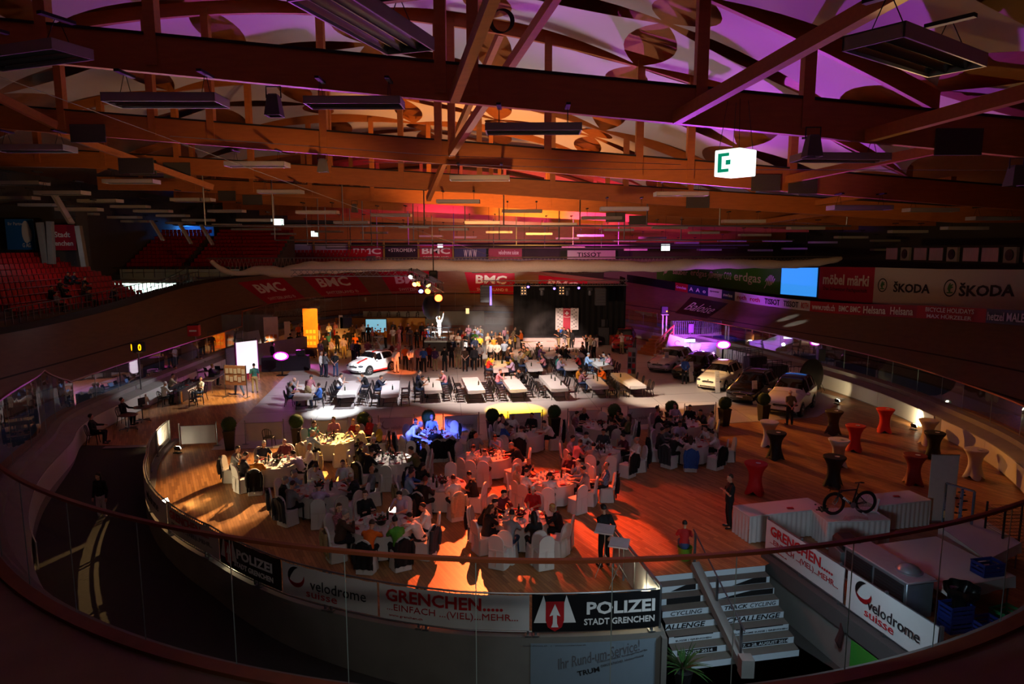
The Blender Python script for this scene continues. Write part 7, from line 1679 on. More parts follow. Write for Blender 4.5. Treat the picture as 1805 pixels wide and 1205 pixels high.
TTOP=M('desk_top_lilac','#8d8288',.4); LAP=M('laptop_dark','#1c1e22',.4); SCRN=M('laptop_screen','#7a96c8',.3,emit='#6f90d0',es=.5,var=0); PAPER=M('paper','#d8d5cf',.7)
def laptop(p,rz,lab,lit=False):
    t=thing('laptop',lab,'laptop',p,rz,group='laptops'); mk('base',MB().box((0,0,.012),(.34,.24,.02),ch=.005),LAP,t); R=Matrix.Rotation(-.3,3,'X'); mk('lid',MB().box((0,.16,.12),(.34,.012,.23),R=R),LAP,t); mk('screen',MB().box((0,.152,.12),(.31,.006,.2),R=R),SCRN if lit else DGREY,t); return t
def sitter(px,py,rz,top,kind,hair,hc,pose,lab,chair=True,fem=False,legs='black',face=True):
    p=F(px,py); person(pose,p,rz,'person in %s %s, %s'%(top,GAR[kind],lab),top,kind,hair,hc,legs,None,1,fem,face)
    if chair:
        o=put(BC,bc_used,p+Vector((math.sin(-rz)*.06,-math.cos(rz)*-.06,0)),'black slat-backed chair under the person %s'%lab,rz); o['group']='chairs at the side tables'
# judges' table with the black printed front
a,b=F(300,690,.74),F(343,668,.74); a.z=b.z=0; t=table(a,b,.9,'judges table with black printed front panel along the left wall',DGREY)
L=(b-a).length
mk('front_panel',MB().box((0,-.46,.38),(L,.02,.68)),BBLACK,t); mk('side_emblem',MB().box((-L*.42,-.475,.36),(.22,.012,.62)),M('amber_print','#d09030',.5),t); mk('lettering',text_mb('TISSOT',(L*.55,.28),planar((.1*L,-.475,.42),(1,0,0),(0,0,1),(0,-1,0),.004),.02),PRW,t,smooth=False)
d=(b-a).normalized(); n=Vector((-d.y,d.x,0))
for k in range(6):
    p=a+d*(.4+k*(L-.8)/5)+n*rs.uniform(-.15,.2); laptop(Vector((p.x,p.y,.757)),math.atan2(d.y,d.x)+PI,'dark laptop on the black fronted judges table, place %d from the near end'%(k+1),k%2==0)
for j in range(8):
    p=a+d*(.3+j*(L-.6)/7)-n*rs.uniform(.1,.35); single(napme if j%3==0 else cnme,'paper' if j%3==0 else 'drinking_glass',Vector((p.x,p.y,.757)),'small item between the laptops on the judges table','table item','things on the judges table')
wf=PI/2+.5
sitter(291,715,wf+.6,'white','shirt','short','white','s0','at the judges table near end'); sitter(302,699,wf,'beige','tee','short','brown','s4','second at the judges table'); sitter(312,684,wf,'white','shirt','short','dark','s3','third at the judges table'); sitter(354,706,-.5,'white','tee','short','dark','s2','in front of the judges table with printed tee',legs='denim')
for px,py,l in [(341,716,'near end'),(352,712,'beside the printed tee')]: put(BC,bc_used,F(px,py),'empty black chair before the judges table, '+l,.4)
roll(F(243,702),.35,.75,1.9,SIGNW,'white banner stand by the left wall with pale red figures')
def office(px,py,lab):
    t=thing('bistro_table',lab,'table',F(px,py),group='round standing desks by the left wall'); mk('top',MB().lathe([(0,.74),(.42,.74),(.43,.725),(.42,.71),(0,.71)],24),M('desk_red_brown','#5a2a22',.4),t); mk('column',MB().cyl((0,0,.1),(0,0,.71),.03,8),STEEL,t)
    for k in range(5): a=2*PI*k/5; mk('foot',MB().bar((0,0,.1),(.4*math.cos(a),.4*math.sin(a),.06),.05,.04).ell((.4*math.cos(a),.4*math.sin(a),.03),(.03,.03,.03),8,6),STEEL,t)
office(228,757,'round desk with five-star foot in the dark left corner, nearer'); office(252,742,'round desk with five-star foot and monitor, farther')
o=mk('monitor',MB().box((0,0,.28),(.4,.04,.36),ch=.01).box((0,.03,.06),(.06,.06,.12)).box((0,.02,.006),(.2,.16,.012)),BLACK,loc=F(252,742)+Vector((0,0,.742)),rz=1.2); tag(o,'small dark monitor standing on the farther round desk','monitor')
sitter(168,782,PI/2+.3,'dark grey','shirt_check','short','dark','s2','alone on a chair in the dark left corner',legs='black'); sitter(221,748,PI/2,'black','shirt','short','dark','s2','seated by the round desk in the dark left corner')
# paper-strewn tables farther back
a,b=F(362,672,.74),F(400,649,.74); a.z=b.z=0; table(a,b,.8,'lilac grey table right of the laptops people at left',TTOP); a2,b2=F(346,655,.74),F(396,651,.74); a2.z=b2.z=0; table(a2,b2,.8,'lilac grey table against the left wall',TTOP)
for k,(px,py) in enumerate([(352,655),(366,653),(385,650),(372,664),(381,660)]): laptop(F(px,py,.757),2+k*.6,'laptop on the lilac grey tables at left, number %d from the front left'%(k+1),k==1)
sitter(357,663,.3,'black','shirt','short','dark','s0','behind the lilac grey table by the wall'); sitter(373,680,2.2,'purple','shirt','short','blond','s0','blonde at the lilac grey table, side view',fem=True)
for k,(px,py) in enumerate([(378,657),(390,653),(386,656)]): single(napme,'paper',F(px,py,.757),'sheet of paper on the lilac grey table','paper','papers on the lilac grey table')
# notice board
p=F(417,700); t=thing('notice_board','notice board covered with pinned sheets on a metal frame','notice board',p,-.15); W_b,H_b=1.35,1.15
mk('board',MB().box((0,0,1.30),(W_b,.03,H_b)),M('cork_tan','#a8795a',.9,scale=20),t)
for x in(-W_b/2,W_b/2): mk('post',MB().bar((x,0,0),(x,0,1.9),.04,.04),STEEL,t); mk('foot',MB().box((x,0,.02),(.05,.6,.04)),STEEL,t)
for k in range(10): mk('sheet',MB().box((-.5+.25*(k%5),-.02,1.55-.45*(k//5)+.05*math.sin(k*3)),(.19,.006,.3)),PAPER,t)
# white and red lit panel
p=F(437,668); t=thing('display_panel','tall panel lit white on top and red at the foot, pink edged','display panel',p,.9); mk('panel',MB().box((0,0,1.45),(1.5,.12,2.1)),M('lit_panel','#f6eef6',.5,emit='#f4e6f8',es=1.1,var=0),t); mk('red_foot',MB().box((0,0,.2),(1.5,.13,.42)),BMCR,t); mk('frame',MB().bar((-.77,0,0),(-.77,0,2.52),.05,.14).bar((.77,0,0),(.77,0,2.52),.05,.14),M('magenta_frame','#c83ac8',.4),t)  # the panel's lit white is put in as emission
o=mk('sign_board',MB().box((0,0,0),(1.9,.05,1.1),R=Matrix.Rotation(-.18,3,'Y')),SIGNW,loc=D(438,597,54)); tag(o,'tilted white sign board on the left stair railing','sign'); mk('print',text_mb('Zieleinlauf',(1.3,.14),planar((0,-.03,-.1),(1,0,.18),(-.18,0,1),(0,-1,0),.004)),PRGREY,o,smooth=False)
t=thing('stair_railing','steel stair railing descending in the far left corner','railing',F(455,640)); rail_run([D(420,598,58)-Vector((0,0,.6)),D(448,582,58)-Vector((0,0,.4)),D(470,612,57)-Vector((0,0,.9)),D(470,650,55)-Vector((0,0,.6))],1.0,t,.9)
t=thing('gallery_railing','steel railing with dark mesh at the left gallery, above the person in red','railing',D(395,600,52)); rail_run([D(368,610,52),D(428,609,52)],1.15,t,.55)
o=mk('partition',MB().box((0,0,.8),(7.5,.12,1.6),rz=1.05),M('grey_partition','#7d7a80',.8),loc=F(475,640)); tag(o,'long grey partition wall running back beside the magenta lamp','partition')
struct('wall_corner',MB().box((-21.8,56,2.1),(4.2,.25,2.0)),CONC)
# scoreboards
def sboard(px,py,y,rz,lab,rot,size,col,txt=None,polepx=None):
    p=D(px,py,y); t=thing('score_box',lab,'scoreboard',p,rz); mk('box',MB().box((0,0,0),size,ch=.03),M('score_black','#100a0c',.5) if col!='red' else M('score_red','#b0141c',.5),t)
    return t,p
t,p=sboard(243,611,36.5,.75,'small corner scoreboard showing two amber zeros',0,(.62,.62,.5),'k',None,(250,655))
AMB=M('amber_digits','#ffb010',.4,emit='#ffa808',es=3,var=0)
for rz in(0,PI/2):
    R=Matrix.Rotation(-rz,3,'Z'); f=lambda u,v,w_,R=R:R@Vector((u,-.315-w_,v)); mk('digit',text_mb('0',(.16,.36),f,.02),AMB,t,smooth=False)
mk('pole',MB().cyl((0,0,-.25),(0,0,-2.6),.035,8),STEEL,t); mk('bracket',MB().box((0,0,-.3),(.3,.3,.08)),STEEL,t)
t,p=sboard(342,582,46,.2,'red square lap box with white bar on a tall pole',0,(.72,.6,.75),'red'); mk('bar',MB().box((0,-.31,.0),(.45,.02,.1)),PRW,t); mk('cap',MB().box((0,0,.4),(.74,.62,.08)),BLACK,t); mk('pole',MB().cyl((.05,0,-.37),(.3,0,-3.6),.035,8),STEEL,t)
# far left exhibition corner
HOOP=M('hoop_dark','#3a4a48',.6); GRW=M('pale_green_wall','#a8bcae',.7,var=.04)
Yb=70
a,b=D(436,578,Yb),D(542,558,Yb); struct('wall_exhibition',MB().box(((a.x+b.x)/2,Yb+.3,(a.z+b.z)/2-1.2),(b.x-a.x,.15,b.z-a.z+2.4)),GRW)
for k,px in enumerate([449,469,520,535]):
    p=D(px,566,Yb+.1); t=thing('hoop_board','outlined hoop board on the pale green wall, %s'%['farthest left','second','third','farthest right'][k],'hoop board',p,group='hoop boards'); mk('frame',MB().tube([(-.28,0,-.2),(.28,0,-.2),(.28,0,.2),(-.28,0,.2)],.025,5,closed=True),HOOP,t); mk('ring',MB().tube([(.16*math.cos(q),-.12+.1*math.sin(q),-.22) for q in np.linspace(0,2*PI,13)[:-1]],.015,5,closed=True),M('hoop_rim','#b05a30',.5),t)
ORG=M('orange_print','#e07818',.6,var=.2,scale=3); 
def dots(c):
    def f(t):
        mb=MB()
        for k in range(9): mb.box((-.3+.3*(k%3),-.02,.5+.5*(k//3)),(.22,.012,.3))
        mk('print',mb,c,t)
    return f
roll(F(549,615),.0,1.25,3.4,ORG,'tall orange banner stand glowing in the exhibition corner',extra=dots(M('gold_print','#e8b040',.5)))
roll(F(480,625),.4,1.1,3.0,M('white_orange_print','#e6cdb8',.6,var=.25,scale=2),'white and orange tall banner in the far left corner',extra=dots(M('orange_print','#e07818',.6)))
roll(F(508,615),.5,.5,2.3,SIGNW,'narrow white banner beside the yellow checked person'); roll(F(602,600),.0,.35,2.3,SIGNW,'narrow white upright banner left of the dark blue one'); roll(F(611,600),0,1.1,2.1,DBLUE,'dark blue banner stand beside the white upright')
BARM=M('drinks_bar','#b9a89c',.6); 
t=thing('bar_counter','long pale bar counter with orange lit back panel','counter',F(637,600)); c=F(637,600); mk('counter',MB().box((c.x,c.y,.55),(4.6,.7,1.1),ch=.02),BARM,t,world=True); mk('top',MB().box((c.x,c.y-.03,1.12),(4.8,.85,.05)),WHITE,t,world=True); mk('back_panel',MB().box((c.x+1.5,c.y+1.6,1.2),(8.5,.1,1.5)),M('amber_wall','#c8923a',.6),t,world=True); 
for k in range(3): mk('tap',MB().box((c.x-.4+.7*k,c.y-.05,1.32),(.14,.14,.36),ch=.02),STEEL,t,world=True)
struct('wall_far_kerb',MB().box((-9.5,F(700,585).y+4,1.0),(13,.25,1.5)),GRW)
p=D(663,574,62); t=thing('television','glowing television with blue and green picture above the flower table','television',p); mk('frame',MB().box((0,0,0),(1.95,.08,1.35),ch=.02),BLACK,t); mk('screen',MB().box((0,-.045,.0),(1.85,.01,1.2)),M('tv_picture','#8fd0e0',.3,emit='#7fc0d8',es=.8,var=.5,scale=1.2),t); mk('stand',MB().bar((0,.08,-.6),(0,.08,-2.4),.12,.08),BLACK,t)
p=F(668,616); t=thing('standing_table','high white trestle table carrying the glowing flowers','table',p); mk('top',MB().lathe([(0,1.1),(.45,1.1),(.45,1.07),(0,1.07)],20),WHITE,t); mk('legs',MB().tube([(-.3,0,0),(.3,0,1.07)],.03,6).tube([(.3,0,0),(-.3,0,1.07)],.03,6),STEEL,t)
o=mk('flower_bouquet',MB(),FLOW,loc=p+Vector((0,0,1.1))); me=MB(); r_=random.Random(2)
for k in range(40): me.ell((r_.gauss(0,.22),r_.gauss(0,.16),.2+abs(r_.gauss(0,.22))),(.07,.07,.06),7,5)
m2=me.mesh('flower_bouquet'); m2.materials.append(M('bouquet_gold','#d89030',.7,var=.4,scale=8)); o.data=m2; tag(o,'large bouquet glowing golden on the high trestle table','flowers')
# dark audio desk and the magenta flood
p=F(505,652); t=thing('mixing_desk','dark cloth covered mixing desk by the magenta lamp','desk',p,.2); mk('cloth',MB().box((0,0,.5),(3.2,1.0,1.0),ch=.03),M('dark_plum_cloth','#1c0f1c',.9),t); mk('console',MB().box((0,-.1,1.05),(1.6,.6,.12),ch=.02,R=Matrix.Rotation(.15,3,'X')),BLACK,t); mk('rack',MB().box((1.0,.1,1.2),(.6,.5,.4),ch=.02),BLACK,t)
p=F(545,630); o=mk('trolley_box',MB().box((0,0,.45),(1.1,.8,.6),ch=.03).box((-.5,-.35,.07),(.1,.1,.14)).box((.5,-.35,.07),(.1,.1,.14)).box((-.5,.35,.07),(.1,.1,.14)).box((.5,.35,.07),(.1,.1,.14)),M('trolley_purple','#3a2a3a',.7),loc=p); tag(o,'dark box on castors right of the mixing desk','flight case')
def wash(px,py,z,aim,lab):
    p=F(px,py); p.z=z; t=thing('wash_light',lab,'wash light',p,group='magenta wash lights'); mk('housing',MB().box((0,.1,0),(.75,.25,.45),ch=.04),BLACK,t); mk('lens',MB().ell((0,-.06,0),(.40,.06,.22),16,10),M('pale_lens','#ff50ff',.3,emit='#ffb0ff',es=12,var=0),t); mk('glow_halo',MB().ell((0,-.02,0),(.52,.05,.30),20,10),M('magenta_glow','#ff50ff',.3,emit='#ff30f0',es=1.3,var=0),t); mk('stand',MB().box((0,.1,-z/2-.1),(.08,.08,z-.2)).box((0,.1,-z+.02),(.7,.5,.03)),BLACK,t); return p  # wide magenta ellipse imitates the glow around the lens
wl=wash(497,662,1.35,None,'blazing magenta wash light by the mixing desk at left'); wr_=wash(1273,650,1.75,None,'blazing magenta wash light behind the black car at right')
# podium with acrobat
a,b=F(748,612,.35),F(812,612,.35)
t=thing('podium','low lit podium with black railing for the acrobat','podium',((a.x+b.x)/2,a.y,0)); hx=(b.x-a.x)/2
mk('deck',MB().box((0,1.2,.85),(2*hx,2.6,.12)),M('podium_top','#a8c0c4',.5),t); mk('skirt',MB().box((0,1.2,.4),(2*hx-.05,2.5,.8)),DGREY,t); rb=MB()
for x in np.linspace(-hx,hx,7): rb.box((x,0,1.45),(.05,.05,1.15))
for z in(1.45,2.0): rb.box((0,0,z),(2*hx,.05,.05))
mk('railing',rb,BLACK,t); mk('bench',MB().box((0,1.3,1.5),(hx*1.3,.5,.06)).box((-hx*.5,1.3,1.2),(.06,.4,.6)).box((hx*.5,1.3,1.2),(.06,.4,.6)),WHITE,t)
person('t5',Vector((F(773,612,.35).x,a.y+.8,.92)),.3,'person all in shining white balancing with raised arms on the podium','white','shirt','short','white','white',None,1.12,True,False)
for px,py,l in [(886,622,'left of the stage front, nearer'),(937,626,'crossed legs before the stage')]:
    p=F(px,py); t=thing('standing_table','white folding high table, '+l,'table',p); mk('top',MB().box((0,0,1.08),(1.7,.6,.04)),WHITE,t); mk('legs',MB().bar((-.4,0,0),(.4,0,1.06),.06,.05).bar((.4,0,0),(-.4,0,1.06),.06,.05),WHITE,t)
# dark crowd of bicycles and gear behind the far kerb
t=thing('bicycle_rack','dark rack of parked bicycles behind the far kerb','bicycle rack',F(690,580))
mb=MB(); c=F(690,578)-Vector((0,3.2,0))
for k in range(9):
    x=c.x-4+1.0*k
    for s in(0,1): mb.tube([(x+.1*s,c.y+1+.95*s+.33*math.cos(q),1.55+.33*math.sin(q)) for q in np.linspace(0,2*PI,15)[:-1]],.02,5,closed=True)
    mb.tube([(x,c.y+1,1.55),(x+.05,c.y+1.5,2.0),(x+.1,c.y+1.95,1.55)],.025,5)
mk('bicycles',mb,DGREY,t,world=True); mk('rail',MB().bar((c.x-4.5,c.y+1.5,1.3),(c.x+4.5,c.y+1.5,1.3),.1,.1),DGREY,t,world=True)
p=D(824,548,70); t=thing('wall_lamp','bright warm doorway lamp behind the haze left of the stage','lamp',p); mk('lens',MB().box((0,0,0),(.34,.1,.55)),M('warm_lens','#ffe6b8',.3,emit='#ffd690',es=1.6,var=0),t); mk('hood',MB().box((0,-.1,.5),(.8,.4,.06)),CONC,t)
# ---- right side
t=thing('timber_stair','timber stair with wooden handrail up to the track at far right','stairs',F(1168,625))
c0=F(1158,628); sd=Vector((.80,.60,0)); sn=Vector((-.60,.80,0)); WST=M('stair_timber','#b07040',.5,var=.15)
for k in range(6):
    p=c0+sd*(.32*k); mk('step',MB().box((p.x+sn.x*.9,p.y+sn.y*.9,.13+.12*0+.22*k/1.0*.5),(.34,2.0,.26+.22*k),rz=math.atan2(sd.y,sd.x)),WST,t,world=True)
rail_=[c0-sd*.2+Vector((0,0,.1)),c0+sd*1.9+Vector((0,0,1.35))]
mk('handrail',MB().bar(rail_[0]+Vector((0,0,1.0)),rail_[1]+Vector((0,0,1.0)),.08,.12).bar(rail_[0]+Vector((0,0,.55)),rail_[1]+Vector((0,0,.55)),.06,.08),WST,t,world=True)
for f_ in(0,.5,1): p=rail_[0].lerp(rail_[1],f_); mk('post',MB().box((p.x,p.y,p.z+.45),(.09,.09,1.15)),WST,t,world=True)
t=thing('platform','concrete platform with steel barrier beside the timber stair','platform',F(1210,620)); a=F(1180,618)
mk('slab',MB().box((a.x+2.3,a.y+2.0,1.2),(4.4,3,.25)),CONC,t,world=True); mk('support',MB().box((a.x+2.9,a.y+2.4,.55),(3.0,2.2,1.1)),WP,t,world=True)
rail_run([Vector((a.x+.2,a.y+.55,1.3)),Vector((a.x+4.4,a.y+.55,1.3))],1.15,t,.16)
o=mk('sign_board',MB().box((0,0,0),(2.6,.05,1.0),R=Matrix.Rotation(.28,3,'Y')),SIGNW,loc=D(1205,608,52.5)); tag(o,'white slanting panel with faint red ring below the platform','panel'); swp=planar((-.5,-.03,.1),(1,0,-.28),(.28,0,1),(0,-1,0),.006)
mb=MB(); mb.tube([(-.5+.2*math.cos(q),-.04,.15+.2*math.sin(q)) for q in np.linspace(.5,5,12)],.02,5); mk('emblem',mb,PRR,o)
t=thing('lap_counter','dark lap counter with amber lamp on two white posts','scoreboard',D(1171,546,57)); mk('box',MB().box((0,0,0),(.55,.4,.62),ch=.03),BLACK,t); mk('lamp',MB().ell((.17,-.21,-.1),(.06,.04,.06)),AMB,t); mk('shelf',MB().box((0,-.05,-.38),(.6,.5,.06)),WHITE,t); mk('post',MB().bar((-.1,0,-.4),(-.1,0,-2.9),.1,.1).bar((.2,0,-.5),(.2,0,-2.9),.1,.1),WHITE,t)
t=thing('recess','pale lit recess with shelves in the right wall','recess',F(1240,640)); q=F(1240,636); mk('back',MB().box((q.x,q.y+1.2,.65),(2.6,.1,1.25)),GRW,t,world=True); 
for k in range(4): mk('shelf',MB().box((q.x-.1,q.y+1.1,.3+.25*k),(1.6,.16,.03)),WHITE,t,world=True)
o=mk('lamp_panel',MB().box((0,0,0),(.75,.12,.2)),M('cool_panel','#d8f0ff',.4,emit='#d0ecff',es=4,var=0),loc=D(1216,600,51.5)); tag(o,'bright bluish lamp under the platform edge','lamp')
def stand_speaker(px,pyf,pyt,lab,s=1):
    p=F(px,pyf); top=D(px,pyt,p.y).z; t=thing('loudspeaker',lab,'loudspeaker',p); mk('cabinet',MB().box((0,0,top),(.42*s,.38,.72*s),ch=.03),BLACK,t); mk('grille',MB().box((0,-.195,top),(.36*s,.01,.64*s)),DGREY,t); mk('pole',MB().cyl((0,0,.1),(0,0,top-.3),.02,8),BLACK,t)
    for k in range(3): a=2*PI*k/3+.4; mk('leg',MB().tube([(0,0,.75),(.5*math.cos(a),.5*math.sin(a),.0)],.014,6),BLACK,t)
stand_speaker(1215,637,578,'black loudspeaker on a stand before the steel barrier'); stand_speaker(1443,690,625,'black loudspeaker on a tripod by the right wall')
CRB=M('crowd_barrier_steel','#2e2d30',.4,.6)
bi=0
for (px,py,rz,l) in [(1293,650,.3,'behind the magenta lamp'),(1306,652,.5,'second in the stack by the lamp'),(1318,655,.4,'third in the stack by the lamp'),(1328,658,.6,'fourth in the stack by the lamp'),(1355,676,.25,'left one before the concrete wall'),(1372,680,.35,'middle one before the concrete wall'),(1410,688,.3,'right one near the wooden reel')]:
    p=F(px,py); t=thing('crowd_barrier','dark steel crowd barrier '+l,'barrier',p,rz,group='dark crowd barriers by the right wall'); mb=MB(); mb.tube([(-.9,0,.2),(-.9,0,1.5),(.9,0,1.5),(.9,0,.2)],.025,6,closed=True); mk('frame',mb,CRB,t); mb=MB()
    for k in range(9): mb.cyl((-.72+.18*k,0,.2),(-.72+.18*k,0,1.5 if k%2 else 1.1),.012,5)
    mk('bars',mb,CRB,t); mk('foot',MB().box((-.6,0,.03),(.06,.6,.05)).box((.6,0,.03),(.06,.6,.05)).box((-.6,0,.12),(.04,.04,.2)).box((.6,0,.12),(.04,.04,.2)),CRB,t)
for px,py,l in [(1330,655,'dark flight case stack behind the black car'),(1365,672,'grey box behind the second black car')]:
    p=F(px,py); o=mk('flight_case',MB().box((0,0,.55),(1.4,.8,1.1),ch=.03),M('case_grey','#55504c' if '2nd' in l else '#3d3a3c',.7),loc=p,rz=.3); tag(o,l,'case')
p=F(1428,694); t=thing('wooden_reel','big round dark brown wooden reel standing by the right wall','reel',p,.5); mk('disc',MB().tube([(0,-.05,1.05),(0,.05,1.05)],1.02,28),M('reel_wood','#1a0c05',.6,var=.3,scale=4),t); mk('rim',MB().tube([(1.03*math.cos(q),0,1.05+1.03*math.sin(q)) for q in np.linspace(0,2*PI,33)[:-1]],.05,6,closed=True),M('reel_rim','#2a150a',.5),t); mk('brace',MB().bar((0,.05,1.2),(0,1.0,0),.1,.08),M('reel_rim','#2a150a',.5),t)
p=F(1113,668); t=thing('magazine_rack','tall grey magazine rack with cards right of the tables','rack',p,-.25); mk('panel',MB().box((0,0,1.05),(.55,.3,2.1),ch=.02),M('rack_grey','#6f6c70',.5),t)
for k in range(8): mk('card',MB().box((-.13+.26*(k%2),-.165,.55+.38*(k//2)),(.2,.02,.28)),[BBLACK,REDB2][k%3==0],t)
for px,py,l in [(1475,712,'nearest the cars, lighting the wall white'),(1610,757,'between red table and cream table'),(1784,835,'at the far right edge of the floor')]:
    p=F(px,py); flood(p,p+Vector((2,.5,0)),'small silver floodlight at the right wall, '+l)
flood(F(313,798),pol(191,14.4),'small floodlight before the white barrier at left'); flood(F(290,893),pol(222,14),'small floodlight by the lower left bend of the fence'); flood(F(1130,1060),pol(279,17),'small floodlight by the white panelled railing beside the stairs'); flood(F(412,985),pol(243,16),'small floodlight behind the left police banner')
# ---- foreground right: skirted tables with the bicycle
def skirted(a,b,wd,h,lab):
    a,b=Vector(a),Vector(b); c=(a+b)/2; d=b-a; L=d.length; rz=math.atan2(d.y,d.x); t=thing('skirted_table',lab,'table',(c.x,c.y,0),rz,group='white skirted tables'); mk('top',MB().box((0,0,h-.02),(L,wd,.04),ch=.01),CLOTHW,t)
    mb=MB(); x,y=L/2-.01,wd/2-.01
    for (p,q) in(((-x,-y),(x,-y)),((x,-y),(x,y)),((x,y),(-x,y)),((-x,y),(-x,-y))):
        p,q=Vector((*p,0)),Vector((*q,0)); dd=q-p; nn=Vector((dd.y,-dd.x,0)).normalized(); n=int(dd.length*24)
        mb.grid(lambda u,v:p.lerp(q,u)+nn*(.018*math.sin(u*n*PI/2)*(.35+.65*(1-v)))+Vector((0,0,.02+(h-.06)*v)),n*2,3)
    mk('skirt',mb,CLOTHW,t,ang=80); return t
skirted(F(1310,908,.85)*1+Vector((.05,.35,-.85)),F(1450,893,.85)+Vector((0,.35,-.85)),.9,.85,'left white skirted table of the bicycle display')
skirted(F(1535,888,.85)+Vector((0,.3,-.85)),F(1632,878,.85)+Vector((0,.3,-.85)),.9,.85,'right white skirted table of the bicycle display')
c_=F(1497,905,.85); T3=skirted(Vector((c_.x-.95,c_.y-.1,0)),Vector((c_.x+.95,c_.y+.05,0)),1.0,.85,'middle white skirted table carrying the black bicycle')
# bicycle
def bicycle(loc,rz):
    t=thing('racing_bicycle','black racing bicycle with deep rims standing on the middle skirted table','bicycle',loc,rz); K=M('bike_black','#0a0a0c',.3,coat=.5)
    r=.34
    for x,nm in((-.5,'front_wheel'),(.5,'rear_wheel')):
        w_=mk(nm,MB().tube([(x+r*math.cos(q),0,r+r*math.sin(q)) for q in np.linspace(0,2*PI,41)[:-1]],.014,6,closed=True),TYRE,t)
        rim=MB(); n=40; vs=[]
        for k in range(n):
            q=2*PI*k/n; ca,sa=math.cos(q),math.sin(q); vs+=[(x+(r-.012)*ca,-.012,r+(r-.012)*sa),(x+(r-.012)*ca,.012,r+(r-.012)*sa),(x+(r-.085)*ca,.006,r+(r-.085)*sa),(x+(r-.085)*ca,-.006,r+(r-.085)*sa)]
        rim.add(vs,[(4*k+j,4*k+(j+1)%4,4*((k+1)%n)+(j+1)%4,4*((k+1)%n)+j) for k in range(n) for j in range(4)]); mk('rim',rim,K,w_)
        sp=MB(); 
        for k in range(16): q=2*PI*k/16; sp.cyl((x,(.03 if k%2 else -.03),r),(x+.26*math.cos(q),0,r+.26*math.sin(q)),.0025,4)
        sp.cyl((x,-.05,r),(x,.05,r),.025,10); mk('spokes',sp,STEEL,w_)
    mb=MB(); bb=(.08,0,.28); hd=(-.36,0,.62); ht=(-.34,0,.72); st=(.2,0,.74)
    mb.tube([hd,bb],[.035,.04],8); mb.tube([ht,st],[.026,.022],8); mb.tube([bb,st],[.03,.024],8); mb.tube([ht,hd],[.03,.032],8); mk('frame',mb,K,t)
    mb=MB()
    for y in(-.05,.05): mb.tube([bb,(.5,y,r)],[.014,.01],6); mb.tube([(.18,0,.66),(.5,y,r)],[.012,.009],6)
    mk('stays',mb,K,t); mb=MB()
    for y in(-.05,.05): mb.tube([(-.37,0,.60),(-.42,y,.45),(-.5,y,r)],[.016,.018,.01],6)
    mk('fork',mb,K,t); mk('seat_post',MB().tube([st,(.25,0,.93)],.016,8),K,t); mk('saddle',MB().box((.25,0,.95),(.26,.05,.025),ch=.01).ell((.34,0,.95),(.08,.07,.02)),K,t)
    mk('handlebar',MB().tube([(-.34,0,.72),(-.40,0,.76)],.018,6).tube([(-.40,-.2,.76),(-.40,.2,.76)],.014,6).tube([(-.40,.2,.76),(-.52,.2,.74),(-.52,.2,.64)],.013,6).tube([(-.40,-.2,.76),(-.52,-.2,.74),(-.52,-.2,.64)],.013,6).tube([(-.38,.05,.78),(-.68,.05,.80)],.012,6).tube([(-.38,-.05,.78),(-.68,-.05,.80)],.012,6),K,t)
    mk('crankset',MB().tube([(.08,-.06,.28),(.08,-.05,.28)],.09,20).bar((.08,-.08,.28),(.2,-.08,.18),.02,.025).bar((.08,.08,.28),(-.04,.08,.38),.02,.025).box((.2,-.13,.18),(.08,.09,.02)).box((-.04,.13,.38),(.08,.09,.02)),STEEL,t)
    mk('lettering',text_mb('BMC',(.26,.06),planar((-.14,-.038,.45),(.44,0,-.34),(.34,0,.44),(0,-1,0),.002),.02),PRW,t,smooth=False); return t
bicycle(Vector((c_.x-.02,c_.y-.02,.853)),.12)
o=mk('bicycle_stand',MB().bar((-.18,-.2,.02),(-.18,.2,.02),.04,.03).bar((.25,-.2,.02),(.25,.2,.02),.04,.03).bar((-.18,0,.03),(.25,0,.03),.05,.03).bar((.25,0,.03),(.33,0,.42),.05,.04),WHITE,loc=Vector((c_.x+.58,c_.y+.07,.852)),rz=.12); tag(o,'white wedge stand holding the rear wheel of the bicycle','stand')
o=mk('leaflets',MB().box((0,0,.01),(.3,.21,.015),rz=.3).box((.25,-.05,.012),(.3,.21,.015),rz=-.4).box((-.2,-.08,.01),(.3,.2,.014),rz=.9),M('leaflet_red','#b8a098',.6,var=.5,scale=12),loc=Vector((c_.x-.05,c_.y-.33,.852))); tag(o,'red and white leaflets spread below the bicycle','leaflets')
o=mk('flower_pot',MB(),LEAF,loc=Vector((c_.x-.82,c_.y-.05,.852))); me=MB()
for k in range(40): me.ell((r_.gauss(0,.08),r_.gauss(0,.08),.1+abs(r_.gauss(0,.07))),(.035,.035,.02),6,4)
m2=me.mesh('flower_pot'); m2.materials.append(LEAF); o.data=m2; tag(o,'small dark plant beside the front wheel of the bicycle','plant')
single(napme,'leaflet',F(1393,896,.855),'white leaflet pile on the left skirted table','leaflets','leaflets on the skirted tables'); single(napme,'leaflet',F(1580,875,.855),'leaflets standing on the right skirted table','leaflets','leaflets on the skirted tables')
